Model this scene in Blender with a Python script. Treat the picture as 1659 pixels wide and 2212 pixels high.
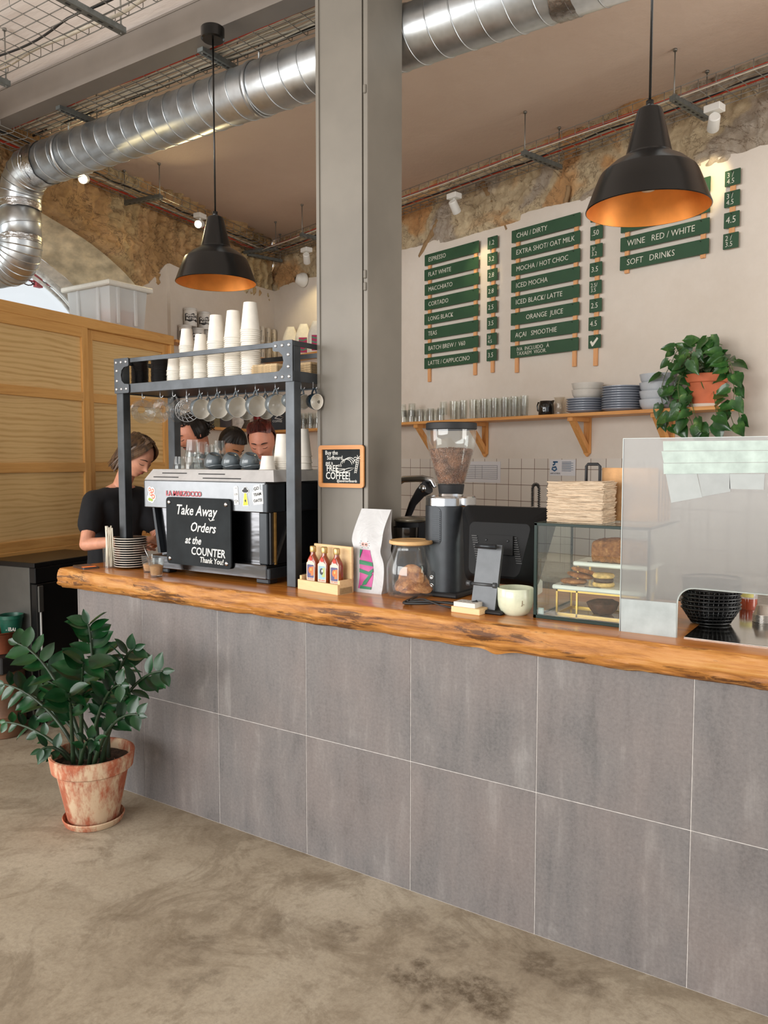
import bpy, bmesh, math, random
import numpy as np
from mathutils import Vector, Matrix, Euler, noise
random.seed(7)
for o in list(bpy.data.objects): bpy.data.objects.remove(o)
S = bpy.context.scene; COL = S.collection
PI = math.pi
def R(a): return math.radians(a)
# ---------------------------------------------------------------- camera
FPX = 1700.0
CAM = Vector((3.0046, -2.4532, 1.6255)); YAW = .58421; PITCH = -.06604
cam = bpy.data.cameras.new('camera'); camo = bpy.data.objects.new('camera', cam); COL.objects.link(camo)
camo.location = CAM; camo.rotation_euler = (PI/2 + PITCH, 0, YAW)
cam.sensor_fit = 'VERTICAL'; cam.sensor_height = 24; cam.lens = 24*FPX/2212; cam.clip_start = .05
S.camera = camo
# ---------------------------------------------------------------- light
wd = bpy.data.worlds.new('daylight'); S.world = wd; wd.use_nodes = True
bg = wd.node_tree.nodes['Background']; bg.inputs[0].default_value = (.93, .96, 1, 1); bg.inputs[1].default_value = 1.0
def area(name, loc, rot, sx, sy, power, color=(1, 1, 1)):
    l = bpy.data.lights.new(name, 'AREA'); l.shape = 'RECTANGLE'; l.size = sx; l.size_y = sy; l.energy = power; l.color = color
    o = bpy.data.objects.new(name, l); COL.objects.link(o); o.location = loc; o.rotation_euler = rot; return o
area('window_daylight_front', (-1.0, -10.5, 2.6), (R(87), 0, R(-4)), 10.0, 4.2, 1150, (1, .99, .975))
area('window_daylight_left', (-5.2, -4.4, 2.2), (R(87), 0, R(-55)), 3.6, 3.2, 260, (1, .99, .975))
area('window_daylight_back', (7.4, .6, 2.1), (R(90), 0, R(84)), 2.6, 2.4, 150, (1, .96, .90))  # unseen fill lamp, added at the right to brighten the back walls and ceiling
S.view_settings.view_transform = 'Standard'; S.view_settings.look = 'None'
S.view_settings.gamma = 1; S.view_settings.exposure = -0.1; S.view_settings.use_curve_mapping = False
# ---------------------------------------------------------------- picture rays
FWD = Vector((-math.sin(YAW)*math.cos(PITCH), math.cos(YAW)*math.cos(PITCH), math.sin(PITCH)))
RGT = Vector((math.cos(YAW), math.sin(YAW), 0)); UPV = RGT.cross(FWD); FH = Vector((-math.sin(YAW), math.cos(YAW), 0))
def ray(x, y): return FWD + RGT*((x-829.5)/FPX) + UPV*((1106-y)/FPX)
def onz(x, y, z): d = ray(x, y); return CAM + d*((z-CAM.z)/d.z)
def ony(x, y, Y): d = ray(x, y); return CAM + d*((Y-CAM.y)/d.y)
def onx(x, y, X): d = ray(x, y); return CAM + d*((X-CAM.x)/d.x)
def atZ(x, y, Z): d = ray(x, y); return CAM + d*(Z/d.dot(FH))
class Frame:
    """a vertical wall: origin at floor level, ex along it (to the right seen from the room), ey into it"""
    def __init__(s, o, ang): s.o = Vector(o); s.a = ang; s.ex = Vector((math.cos(ang), math.sin(ang), 0)); s.ey = Vector((-math.sin(ang), math.cos(ang), 0))
    def uz(s, x, y, off=0):
        d = ray(x, y); O = s.o - s.ey*off; p = CAM + d*((O-CAM).dot(s.ey)/d.dot(s.ey)); return ((p-s.o).dot(s.ex), p.z)
    def w(s, u, d, z): return s.o + s.ex*u + s.ey*d + Vector((0, 0, z))
WB = Frame((-2.614, 3.871, 0), R(-15.14)); WL = Frame((-2.614, 3.871, 0), R(98.5))
# ---------------------------------------------------------------- object helpers
def put(o, name, parent=None, mats=None, loc=None, rot=None):
    o.name = name; COL.objects.link(o)
    if parent: o.parent = parent
    if mats:
        for m in (mats if isinstance(mats, (list, tuple)) else [mats]): o.data.materials.append(m)
    if loc is not None: o.location = loc
    if rot is not None: o.rotation_euler = rot
    return o
def obj(name, bm, m, parent=None, loc=None, rot=None, smooth=None):
    me = bpy.data.meshes.new(name)
    if isinstance(bm, bmesh.types.BMesh):
        bm.normal_update(); bm.to_mesh(me); bm.free()
    else: me = bm; 
    if smooth is not None and len(me.polygons):
        a = smooth
        me.polygons.foreach_set('use_smooth', [True]*len(me.polygons))
        if a < 179: me.set_sharp_from_angle(angle=R(a))
    return put(bpy.data.objects.new(name, me), name, parent, m, loc, rot)
def thing(name, label, cat, loc=(0, 0, 0), rz=0, group=None, rot=None):
    o = bpy.data.objects.new(name, None); COL.objects.link(o); o.location = loc; o.empty_display_size = .05
    o.rotation_euler = rot if rot else (0, 0, rz); return tag(o, label, cat, group)
def tag(o, label, cat, group=None):
    o['label'] = label; o['category'] = cat
    if group: o['group'] = group
    return o
def struct(o, label=None):
    o['kind'] = 'structure'
    if label: o['label'] = label; o['category'] = o.name.split('_')[0]
    return o
KIDS = {}
def kids(o): return [c for c in bpy.data.objects if c.parent == o]
def dup(o, loc=None, rot=None, label=None, group=None, parent=None):
    if o.name not in KIDS: KIDS[o.name] = [(k, kids(k)) for k in kids(o)]
    c = o.copy(); COL.objects.link(c); c.parent = parent
    if loc is not None: c.location = loc
    if rot is not None: c.rotation_euler = rot
    if label: c['label'] = label
    if group: c['group'] = group
    for k, gs in KIDS[o.name]:
        d = k.copy(); COL.objects.link(d); d.parent = c
        for g in gs: e = g.copy(); COL.objects.link(e); e.parent = d
    return c
# ---------------------------------------------------------------- mesh helpers
def B(): return bmesh.new()
def xf(bm, vs, mtx=None):
    if mtx is not None: bmesh.ops.transform(bm, matrix=mtx, verts=vs)
def box(bm, c, s, rot=None, bev=0, mi=0, seg=1):
    t = bmesh.new(); bmesh.ops.create_cube(t, size=1)
    bmesh.ops.scale(t, vec=s, verts=t.verts)
    if bev: bmesh.ops.bevel(t, geom=t.edges[:], offset=bev, segments=seg, affect='EDGES', profile=.6)
    m = Matrix.Translation(c)
    if rot: m = m @ Euler(rot).to_matrix().to_4x4()
    bmesh.ops.transform(t, matrix=m, verts=t.verts); merge(bm, t, mi)
def merge(bm, t, mi=0, keep=False):
    mp = {}
    for v in t.verts: mp[v] = bm.verts.new(v.co)
    for f in t.faces:
        try: nf = bm.faces.new([mp[v] for v in f.verts])
        except ValueError: continue
        nf.material_index = f.material_index if keep else mi; nf.smooth = f.smooth
    t.free()
def box2(bm, x0, y0, z0, x1, y1, z1, bev=0, mi=0): box(bm, ((x0+x1)/2, (y0+y1)/2, (z0+z1)/2), (abs(x1-x0), abs(y1-y0), abs(z1-z0)), None, bev, mi)
def lathe(bm, prof, n=24, mtx=None, mi=0, cap=False, close=False):
    rings = []
    for r, z in prof:
        if r < 1e-6: v = bm.verts.new((0, 0, z)); rings.append([v]*n)
        else: rings.append([bm.verts.new((r*math.cos(2*PI*i/n), r*math.sin(2*PI*i/n), z)) for i in range(n)])
    for a, b in zip(rings, rings[1:] + ([rings[0]] if close else [])):
        for i in range(n):
            j = (i+1) % n; q = []
            for v in (a[i], a[j], b[j], b[i]):
                if v not in q: q.append(v)
            if len(q) > 2:
                f = bm.faces.new(q); f.material_index = mi; f.smooth = True
    if cap:
        for rg, rv in ((rings[0], True), (rings[-1], False)):
            if rg[0] is not rg[1]:
                f = bm.faces.new(rg[::-1] if rv else rg); f.material_index = mi
    if mtx is not None: xf(bm, list({v for rg in rings for v in rg}), mtx)
def tube(bm, pts, r, n=8, mi=0, cap=True, closed=False):
    pts = [Vector(p) for p in pts]; rs = r if isinstance(r, (list, tuple)) else [r]*len(pts)
    rings = []; ref = None; N = len(pts)
    for i, p in enumerate(pts):
        if closed: t = (pts[(i+1) % N]-pts[i-1])
        else: t = (pts[min(i+1, N-1)]-pts[max(i-1, 0)])
        t = t.normalized() if t.length > 1e-9 else Vector((0, 0, 1))
        if ref is None: ref = Vector((0, 0, 1)) if abs(t.z) < .9 else Vector((1, 0, 0))
        ref = (ref - t*ref.dot(t)); ref = ref.normalized() if ref.length > 1e-6 else t.orthogonal().normalized()
        b = t.cross(ref)
        rings.append([bm.verts.new(p + (ref*math.cos(2*PI*k/n) + b*math.sin(2*PI*k/n))*rs[i]) for k in range(n)])
    prs = list(zip(rings, rings[1:])) + ([(rings[-1], rings[0])] if closed else [])
    for a, b2 in prs:
        for k in range(n):
            f = bm.faces.new((a[k], a[(k+1) % n], b2[(k+1) % n], b2[k])); f.material_index = mi; f.smooth = True
    if cap and not closed:
        f = bm.faces.new(rings[0][::-1]); f.material_index = mi
        f = bm.faces.new(rings[-1]); f.material_index = mi
def cyl(bm, p, q, r, n=12, mi=0, r2=None): tube(bm, [p, q], [r, r if r2 is None else r2], n, mi)
def prism(bm, pts, th, mtx=None, mi=0):
    """polygon in XZ, thickness along +Y"""
    a = [bm.verts.new((x, 0, z)) for x, z in pts]; b = [bm.verts.new((x, th, z)) for x, z in pts]
    n = len(pts); fs = [bm.faces.new(a), bm.faces.new(b[::-1])]
    for i in range(n): fs.append(bm.faces.new((a[i], b[i], b[(i+1) % n], a[(i+1) % n])))
    for f in fs: f.material_index = mi
    bmesh.ops.recalc_face_normals(bm, faces=fs)
    if mtx is not None: xf(bm, a+b, mtx)
def rrect(w, h, r, n=5, cx=0, cz=0):
    o = []
    for sx, sz, a0 in ((1, 1, 0), (-1, 1, 90), (-1, -1, 180), (1, -1, 270)):
        for i in range(n+1):
            a = R(a0+90*i/n); o.append((cx+sx*(w/2-r)+r*math.cos(a), cz+sz*(h/2-r)+r*math.sin(a)))
    return o
def grid(bm, nu, nv, fn, mi=0, smooth=True, closed_u=False):
    vs = [[bm.verts.new(fn(i/nu, j/nv)) for j in range(nv+1)] for i in range(nu+(0 if closed_u else 1))]
    L = len(vs)
    for i in range(nu):
        for j in range(nv):
            try: f = bm.faces.new((vs[i][j], vs[(i+1) % L][j], vs[(i+1) % L][j+1], vs[i][j+1]))
            except ValueError: continue
            f.material_index = mi(i, j) if callable(mi) else mi; f.smooth = smooth
    return vs
def TM(*p): return Matrix.Translation(p if len(p) == 3 else p[0])
def RM(ax, a): return Matrix.Rotation(a, 4, ax)
def fbm(x, y, z, o=4): return noise.fractal((x, y, z), 1.0, 2.0, o)
def text(body, size, m, parent, loc=(0, 0, 0), rot=(PI/2, 0, 0), name='lettering', align='LEFT', depth=.0006, shear=0, off=0, sx=1, space=1, valign='CENTER'):
    cu = bpy.data.curves.new('t', 'FONT'); cu.body = body; cu.size = size; cu.align_x = align; cu.align_y = valign
    cu.extrude = depth; cu.shear = shear; cu.offset = off; cu.resolution_u = 2; cu.space_character = space; cu.space_line = .85
    o = bpy.data.objects.new('t', cu); COL.objects.link(o); bpy.context.view_layer.update()
    me = bpy.data.meshes.new_from_object(o.evaluated_get(bpy.context.evaluated_depsgraph_get()))
    bpy.data.objects.remove(o); bpy.data.curves.remove(cu); me.materials.clear()
    if sx != 1: me.transform(Matrix.Diagonal((sx, 1, 1, 1)))
    return obj(name, me, m, parent, loc, rot)
def strokes(lines, r, m, parent, loc=(0, 0, 0), rot=(0, 0, 0), name='drawing', n=5):
    """chalk or ink lines; points are (x, z) on a board facing -Y"""
    bm = B()
    for L in lines: tube(bm, [(x, 0, z) for x, z in L], r, n)
    bmesh.ops.scale(bm, vec=(1, .3, 1), verts=bm.verts)
    return obj(name, bm, m, parent, loc, rot)
# ---------------------------------------------------------------- materials
def lin(c):
    f = lambda v: v/12.92 if v <= .04045 else ((v+.055)/1.055)**2.4
    return tuple(f(v/255) for v in c) + (1,)
MATS = {}
class NT:
    def __init__(s, name):
        s.m = bpy.data.materials.new(name); s.m.use_nodes = True; s.t = s.m.node_tree; s.b = s.t.nodes['Principled BSDF']
    def n(s, ty, **kw):
        o = s.t.nodes.new('ShaderNode'+ty)
        for k, v in kw.items():
            if k[0] == 'i' and k[1:].isdigit(): s.set(o.inputs[int(k[1:])], v)
            elif k in o.inputs: s.set(o.inputs[k], v)
            else: setattr(o, k, v)
        return o
    def set(s, inp, v):
        if hasattr(v, 'is_linked') or isinstance(v, bpy.types.NodeSocket): s.t.links.new(v, inp)
        else: inp.default_value = v
    def co(s, kind='Object', scale=(1, 1, 1), rot=(0, 0, 0)):
        c = s.n('TexCoord') if kind != 'World' else s.n('NewGeometry')
        mp = s.n('Mapping'); s.set(mp.inputs[0], c.outputs[kind if kind != 'World' else 'Position']); mp.inputs[3].default_value = scale; mp.inputs[2].default_value = rot
        return mp.outputs[0]
    def noise(s, co, sc, det=5, rough=.55, dist=0): 
        o = s.n('TexNoise', Scale=sc, Detail=det, Roughness=rough, Distortion=dist); s.set(o.inputs['Vector'], co); return o.outputs['Fac']
    def ramp(s, f, *st, interp='LINEAR'):
        o = s.n('ValToRGB'); o.color_ramp.interpolation = interp; e = o.color_ramp.elements; s.set(o.inputs[0], f)
        while len(e) < len(st): e.new(.5)
        for i, (p, c) in enumerate(st): e[i].position = p; e[i].color = (lin(c) if max(c) > 1.001 else (tuple(c)+(1,))[:4])
        return o.outputs[0]
    def mix(s, f, a, b, mode='MIX'):
        o = s.n('Mix', data_type='RGBA', blend_type=mode)
        s.set(o.inputs[0], f); 
        s.set(o.inputs[6], a if not isinstance(a, tuple) else (lin(a) if max(a) > 1.001 else a)); s.set(o.inputs[7], b if not isinstance(b, tuple) else (lin(b) if max(b) > 1.001 else b)); return o.outputs[2]
    def math(s, op, a, b=0): o = s.n('Math', operation=op); s.set(o.inputs[0], a); s.set(o.inputs[1], b); return o.outputs[0]
    def bump(s, h, st=.3, d=.01): o = s.n('Bump'); s.set(o.inputs['Height'], h); o.inputs['Strength'].default_value = st; o.inputs['Distance'].default_value = d; s.set(s.b.inputs['Normal'], o.outputs[0])
    def base(s, c): s.set(s.b.inputs['Base Color'], c if not isinstance(c, tuple) else lin(c))
    def rough(s, v): s.set(s.b.inputs['Roughness'], v)
def flat(name, c, rough=.5, metal=0, var=.12, sc=30, bump=0, coat=0, spec=.5, bsc=None):
    if name in MATS: return MATS[name]
    t = NT(name); co = t.co(); f = t.noise(co, sc, 4)
    a = tuple(max(0, min(255, v*(1-var))) for v in c); b = tuple(max(0, min(255, v*(1+var))) for v in c)
    t.base(t.ramp(f, (.3, a), (.7, b)) if var else tuple(c)); t.rough(rough); t.b.inputs['Metallic'].default_value = metal
    t.b.inputs['Coat Weight'].default_value = coat; t.b.inputs['Specular IOR Level'].default_value = spec
    if bump: t.bump(t.noise(co, bsc or sc*3, 6), bump, .004)
    MATS[name] = t.m; return t.m
def glass(name, tint=(1, 1, 1), ior=1.45, rough=0.02, body=.0, bodycol=(.9, .9, .9)):
    """thin clear glass: lets light through, mirrors more at grazing angles"""
    if name in MATS: return MATS[name]
    t = NT(name); nd = t.t.nodes; out = nd['Material Output']
    lw = t.n('LayerWeight', Blend=.5); fr = t.n('Math', operation='POWER'); t.set(fr.inputs[0], lw.outputs['Facing']); fr.inputs[1].default_value = 4.0; fr2 = t.math('MULTIPLY', fr.outputs[0], .55); tr = t.n('BsdfTransparent', Color=tint+(1,)); gl = t.n('BsdfGlossy', Roughness=rough, Color=(1, 1, 1, 1))
    mx = t.n('MixShader'); t.set(mx.inputs[0], t.math('ADD', fr2, .035)); t.set(mx.inputs[1], tr.outputs[0]); t.set(mx.inputs[2], gl.outputs[0]); last = mx.outputs[0]
    if body:
        df = t.n('BsdfDiffuse', Color=bodycol+(1,)); m2 = t.n('MixShader', i0=body); t.set(m2.inputs[1], last); t.set(m2.inputs[2], df.outputs[0]); last = m2.outputs[0]
    t.t.links.new(last, out.inputs[0]); nd.remove(t.b); MATS[name] = t.m; return t.m
def wood(name, c1, c2, c3=None, sc=(1.2, 18, 18), rough=.5, axis='x', bump=.15, knots=False, coat=0, kind='Object', seed=0):
    if name in MATS: return MATS[name]
    t = NT(name); s3 = {'x': sc, 'y': (sc[1], sc[0], sc[2]), 'z': (sc[1], sc[2], sc[0])}[axis]
    co = t.co(kind, s3); 
    f = t.noise(co, 1.0, 6, .6, 1.2); g = t.noise(co, 4.0, 4, .7)
    w = t.math('ADD', t.math('MULTIPLY', f, .75), t.math('MULTIPLY', g, .25))
    t.base(t.ramp(w, (.3, c1), (.5, c2), (.72, c3 or c1))); t.rough(rough); t.bump(w, bump, .003)
    t.b.inputs['Coat Weight'].default_value = coat; MATS[name] = t.m; return t.m
def emit(name, c, st):
    t = NT(name); t.base(tuple(c)); t.b.inputs['Emission Color'].default_value = lin(c); t.b.inputs['Emission Strength'].default_value = st; return t.m

# ================================================================ STRUCTURE
# ---- materials of the room
t = NT('white_plaster'); co = t.co('World'); f = t.noise(co, 1.3, 6, .6); g = t.noise(co, 14, 6, .65)
t.base(t.mix(t.math('MULTIPLY', g, .35), t.ramp(f, (.3, (216, 204, 190)), (.7, (228, 219, 208))), (196, 184, 168))); t.rough(.85); t.bump(g, .25, .01); M_WHITE = t.m
t = NT('pink_plaster'); co = t.co('World'); f = t.noise(co, 1.1, 6, .6); g = t.noise(co, 9, 7, .7)
t.base(t.ramp(f, (.3, (220, 197, 180)), (.7, (230, 209, 193)))); t.rough(.9); t.bump(g, .25, .02); M_PINK = t.m
t = NT('vault_plaster'); co = t.co('World', (1, 9, 1)); f = t.noise(co, 1.5, 5, .6)
t.base(t.ramp(f, (.3, (214, 200, 190)), (.7, (232, 222, 214)))); t.rough(.9); t.bump(f, .3, .02); M_VAULT = t.m
def rough_mat(name, cols, sc=2.2):
    t = NT(name); co = t.co('World'); f = t.noise(co, sc, 3, .5, .6); g = t.noise(co, 16, 8, .7, .4)
    c = t.ramp(f, *cols); c = t.mix(t.math('MULTIPLY', t.ramp(g, (.35, (0, 0, 0)), (.6, (1, 1, 1))), .5), t.mix(.6, c, (140, 112, 82)), c)
    cn = t.math('ABSOLUTE', t.math('SUBTRACT', t.noise(co, 2.6, 8, .7, .8), .5)); cr = t.ramp(cn, (0, (1, 1, 1)), (.012, (0, 0, 0)))
    c = t.mix(t.math('MULTIPLY', cr, .8), c, (92, 70, 48))
    t.base(c); t.rough(.95); t.bump(g, .8, .03); return t.m
M_ROUGHB = rough_mat('exposed_masonry_back', [(.30, (224, 164, 104)), (.42, (236, 184, 126)), (.47, (238, 220, 182)), (.54, (230, 212, 176)), (.58, (196, 186, 170)), (.7, (208, 200, 188))], 1.35)
M_ROUGHL = rough_mat('exposed_masonry_left', [(.28, (176, 136, 88)), (.42, (214, 170, 112)), (.50, (236, 190, 134)), (.58, (226, 196, 142)), (.7, (236, 216, 170))], 1.9)
t = NT('wall_tiles_white'); co = t.co('Object')
br = t.n('TexBrick', offset=0.0, squash=1.0, Color1=lin((226, 218, 208)), Color2=lin((216, 208, 198)), Mortar=lin((120, 98, 82)))
mp = t.n('Mapping'); t.set(mp.inputs[0], t.n('TexCoord').outputs['Object']); mp.inputs[2].default_value = (PI/2, 0, 0)
t.set(br.inputs['Vector'], mp.outputs[0]); br.inputs['Scale'].default_value = 1/.12; br.inputs['Mortar Size'].default_value = .018
br.inputs['Brick Width'].default_value = 1; br.inputs['Row Height'].default_value = 1; br.inputs['Bias'].default_value = 0; br.inputs['Mortar Smooth'].default_value = .1
t.base(br.outputs['Color']); t.rough(.25); t.bump(t.math('SUBTRACT', 1.0, br.outputs['Fac']), .3, .004); M_TILE = t.m
# floor: worn concrete with stains of their own
t = NT('worn_concrete'); co = t.co('World'); f = t.noise(co, 1.1, 7, .62, .5); g = t.noise(co, 5.5, 8, .7, .8); h = t.noise(co, 40, 6, .7)
c = t.ramp(f, (.28, (140, 126, 106)), (.5, (170, 157, 136)), (.74, (194, 183, 163)))
c = t.mix(t.math('MULTIPLY', t.ramp(g, (.5, (0, 0, 0)), (.68, (1, 1, 1))), .45), c, (112, 96, 74))
acc = None
for (px, py, rad, amt) in ((900, 2105, .10, .8), (950, 2130, .09, .7), (1040, 2150, .12, .8), (740, 2012, .08, .45), (1170, 2085, .10, .6), (1250, 2125, .09, .5), (960, 2035, .10, .45), (430, 2035, .09, .4), (420, 2130, .09, .4), (600, 1995, .1, .35), (880, 1985, .1, .35)):
    p = onz(px, py, 0); sb = t.n('VectorMath', operation='DISTANCE'); wc = t.n('TexNoise', Scale=9.0, Detail=6.0); wm = t.n('VectorMath', operation='MULTIPLY_ADD')
    t.set(wc.inputs['Vector'], co); t.set(wm.inputs[0], wc.outputs['Color']); wm.inputs[1].default_value = (.3, .3, 0); t.set(wm.inputs[2], co)
    t.set(sb.inputs[0], wm.outputs[0]); sb.inputs[1].default_value = (p.x+.15, p.y+.15, 0)
    v = t.math('MULTIPLY', t.ramp(t.math('DIVIDE', sb.outputs['Value'], rad), (.55, (1, 1, 1)), (1.0, (0, 0, 0))), amt)
    acc = v if acc is None else t.math('MAXIMUM', acc, v)
c = t.mix(t.math('MULTIPLY', acc, t.ramp(t.noise(co, 26, 6, .75), (.38, (.15, .15, .15)), (.58, (1, 1, 1)))), c, (78, 62, 42))
c = t.mix(t.math('MULTIPLY', t.ramp(t.noise(co, 60, 6, .8), (.42, (0, 0, 0)), (.62, (1, 1, 1))), .22), c, (84, 70, 52))
c = t.mix(t.math('MULTIPLY', t.ramp(t.noise(co, 2.2, 9, .75, 1.5), (.52, (0, 0, 0)), (.60, (1, 1, 1))), .35), c, (100, 84, 62))
t.base(c); t.rough(t.ramp(g, (.3, (.62, .62, .62)), (.7, (.85, .85, .85)))); t.bump(t.math('ADD', t.math('MULTIPLY', g, .7), t.math('MULTIPLY', h, .3)), .25, .006); M_FLOOR = t.m
# ---- floor
bm = B(); box2(bm, -6.5, -10.4, -.1, 6.6, 4.2, 0); struct(obj('floor', bm, M_FLOOR), 'worn grey beige concrete floor with dark stains and hairline cracks')
# ---- back wall: smooth plaster panel under a band of bare masonry
UB = 7.6
zt = [3.46 + .045*fbm(u*1.3, 3, 0) + .012*fbm(u*9, 1, 0) for u in [UB*i/300 for i in range(301)]]
bm = B()
for i in range(300):
    u0, u1 = UB*i/300, UB*(i+1)/300; z0, z1 = zt[i]-.06, zt[i+1]-.06
    a = [bm.verts.new(v) for v in ((u0, 0, 1.635), (u1, 0, 1.635), (u1, 0, z1), (u0, 0, z0))]; b = [bm.verts.new(v) for v in ((u0, .05, z0), (u1, .05, z1))]
    bm.faces.new(a); bm.faces.new((a[3], a[2], b[1], b[0]))
bmesh.ops.remove_doubles(bm, verts=bm.verts, dist=1e-5)
wallb = struct(obj('wall_back', bm, M_WHITE, None, WB.o, (0, 0, WB.a)), 'white plastered back wall under a jagged band of bare masonry')
bm = B(); box2(bm, 0, -.004, 0, UB, .05, 1.635); obj('tiled_dado', bm, M_TILE, wallb)['label'] = 'square white wall tiles with dark joints'
def rough_b(u, v):
    x = UB*u; z = 3.2+.78*v; d = .045-.10*max(0, fbm(x*1.6, z*1.6, 5, 4)) - .03*abs(fbm(x*6, z*6, 1, 4)) - .018*fbm(x*19, z*19, 3, 3)
    d = max(d, .012) if z < 3.37 else d
    return Vector((x, d, z))
bm = B(); grid(bm, 700, 70, rough_b); obj('bare_masonry', bm, M_ROUGHB, wallb)['label'] = 'crumbling orange, cream and grey masonry'
# old timber studs bared in the masonry
for (p, q, w) in (((905, 555), (958, 452), .05), ((1038, 395), (1095, 495), .045), ((1225, 400), (1212, 470), .03), ((690, 640), (686, 560), .04)):
    a = WB.uz(*p); b = WB.uz(*q); bm = B(); k = 14
    d = Vector((b[0]-a[0], 0, b[1]-a[1])); nn = Vector((d.z, 0, -d.x)).normalized()
    pts = [Vector((a[0], .022, a[1])) + d*i/k + nn*.008*fbm(i*.9, a[0], 0) for i in range(k+1)]
    tube(bm, pts, [w*.6*(1+.25*fbm(i*.6, 2, a[0])) for i in range(k+1)], 7)
    obj('bared_timber', bm, wood('old_timber', (120, 94, 64), (156, 126, 90), (136, 108, 76), (1, 20, 20), .9, 'z'), wallb)
# ---- left wall with arched window niche
def arch(th, cu, cz, ru, rz): return (cu+ru*math.cos(th), cz+rz*math.sin(th))
CU, CZ = -3.45, 2.62
def outer_pt(a):
    c, s = math.cos(a), math.sin(a); U1, U0, ZT = 0.0, -5.2, 3.93; L = []
    if c > 1e-6: L.append((U1-CU)/c)
    if c < -1e-6: L.append((U0-CU)/c)
    if s > 1e-6: L.append((ZT-CZ)/s)
    k = min(L); return (CU+c*k, CZ+s*k)
def left_rough(u, v):
    a = PI*(u); b = arch(a, CU, CZ, 1.78, .80); o = outer_pt(a)
    v2 = v; x = b[0]+(o[0]-b[0])*v2; z = b[1]+(o[1]-b[1])*v2
    rib = .085*max(0, min(1, (v-.34)*4))*max(0, min(1, (x+3.0)*2))*(abs(math.sin(x*27+1.6*fbm(x*2, z*2, 0)))**.6-.4)
    d = -.02 - .11*max(0, fbm(x*1.7, z*1.7, 9, 4)) - .05*abs(fbm(x*7, z*7, 1, 4)) - .02*fbm(x*21, z*21, 3, 3) - rib
    w = min(1, v*14); sp = .09*(1-w)
    if x > -.05: d = max(d, -.03)
    if x > -1.75 and z < 3.26: d = max(d, -.02)
    return Vector((x, d*w + sp, z))
bm = B(); grid(bm, 420, 110, left_rough)
wl = struct(obj('wall_left', bm, M_ROUGHL, None, WL.o, (0, 0, WL.a)), 'rough yellow brown masonry wall around an arched window niche')
# plaster reveal of the niche, splayed towards the window
def reveal(u, v):
    a = PI*u; p = arch(a, CU, CZ, 1.78-.30*v, .80-.13*v); n_ = .014*fbm(p[0]*6, v*5, 2, 4)
    return Vector((p[0], .02+.36*v+n_, p[1]+n_))
bm = B(); grid(bm, 160, 14, reveal); obj('niche_reveal', bm, flat('reveal_plaster', (206, 190, 160), .9, var=.15, sc=9, bump=.5), wl)
def reveal2(u, v):
    a = PI*u; p = arch(a, CU, CZ, 1.48-.12*v, .67-.06*v); return Vector((p[0], .38+.12*v, p[1]))
bm = B(); grid(bm, 120, 4, reveal2); obj('stone_surround', bm, flat('surround_stone', (214, 206, 194), .85, var=.12, sc=12, bump=.4), wl)
# smooth white plaster on the lower wall, with the niche jamb
bm = B()
ptz = [(0.0, 3.379), (-.5, 3.36), (-1.0, 3.30), (-1.3, 3.27), (-1.655, 3.30), (-1.655, 0), (0, 0)]
prism(bm, ptz, .08, TM(0, -.075, 0))
prism(bm, [(-1.655, 3.30), (-1.95, 3.02), (-2.05, 2.66), (-2.05, 0), (-1.655, 0)], .05, TM(0, -.04, 0))
box2(bm, -5.2, -.02, 0, -2.05, .03, 2.60); box2(bm, -5.2, .0, 2.45, -2.05, .5, 2.60)
obj('white_plaster_skin', bm, M_WHITE, wl)['label'] = 'smooth white painted plaster'
# arched window
win = struct(obj('window_1', (lambda b: (grid(b, 60, 1, lambda u, v: Vector((lambda p: (p[0], .47, p[1]))(arch(PI*u, CU, CZ, 1.36*max(v, .001), .61*max(v, .001))))), b)[1])(B()), glass('window_glass', (.97, 1, 1)), None, WL.o, (0, 0, WL.a)), 'arched window with red ironwork above the wooden shutters')
bm = B(); 
for k in (0, 1):
    pts = [Vector((arch(PI*i/60, CU, CZ, 1.35-.07*k, .60-.06*k)[0], .44, arch(PI*i/60, CU, CZ, 1.35-.07*k, .60-.06*k)[1])) for i in range(61)]
    tube(bm, pts, .022-.006*k, 6)
box2(bm, CU-1.36, .42, CZ-.03, CU+1.36, .48, CZ+.03)
obj('frame', bm, flat('window_frame_white', (225, 228, 228), .5), win)
bm = B(); box2(bm, CU-1.38, .49, CZ-.16, CU+1.38, .62, CZ+.13, .01)
for k in range(26): box(bm, (CU-1.3+.104*k, .48, CZ+.07), (.07, .03, .05), None, .008)
obj('stone_sill', bm, flat('sill_stone', (196, 196, 190), .85, var=.15, sc=20, bump=.5), win)
# ironwork outside
red = flat('red_iron', (150, 30, 44), .5); irn = flat('dark_iron', (70, 48, 52), .5)
bm = B()
for px, a, b in ((90, 583, 620),):
    u0, z0 = WL.uz(px, b, -.60); u1, z1 = WL.uz(px, a, -.60)
    box2(bm, u0-.03, .62, z0, u0+.03, .66, z1)
for (p, q) in (((45, 598), (140, 622)),):
    a = WL.uz(*p, -.6); b = WL.uz(*q, -.6); tube(bm, [(a[0]-.9, .64, a[1]+(a[1]-b[1])*.5), (b[0], .64, b[1])], .007, 6)
obj('red_iron_bars', bm, red, win)
bm = B()
for (px, py, w, h) in ((62, 590, 28, 26), (105, 600, 22, 24), (120, 605, 20, 22), (40, 580, 26, 26)):
    c = WL.uz(px, py, -.62); s = .0036*w
    for sg in (1, -1):
        tube(bm, [(c[0]+s*math.cos(t_)*(.3+t_*.12), .65, c[1]+sg*s*math.sin(t_)*(.3+t_*.12)) for t_ in [i*.35 for i in range(18)]], .005, 5)
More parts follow.
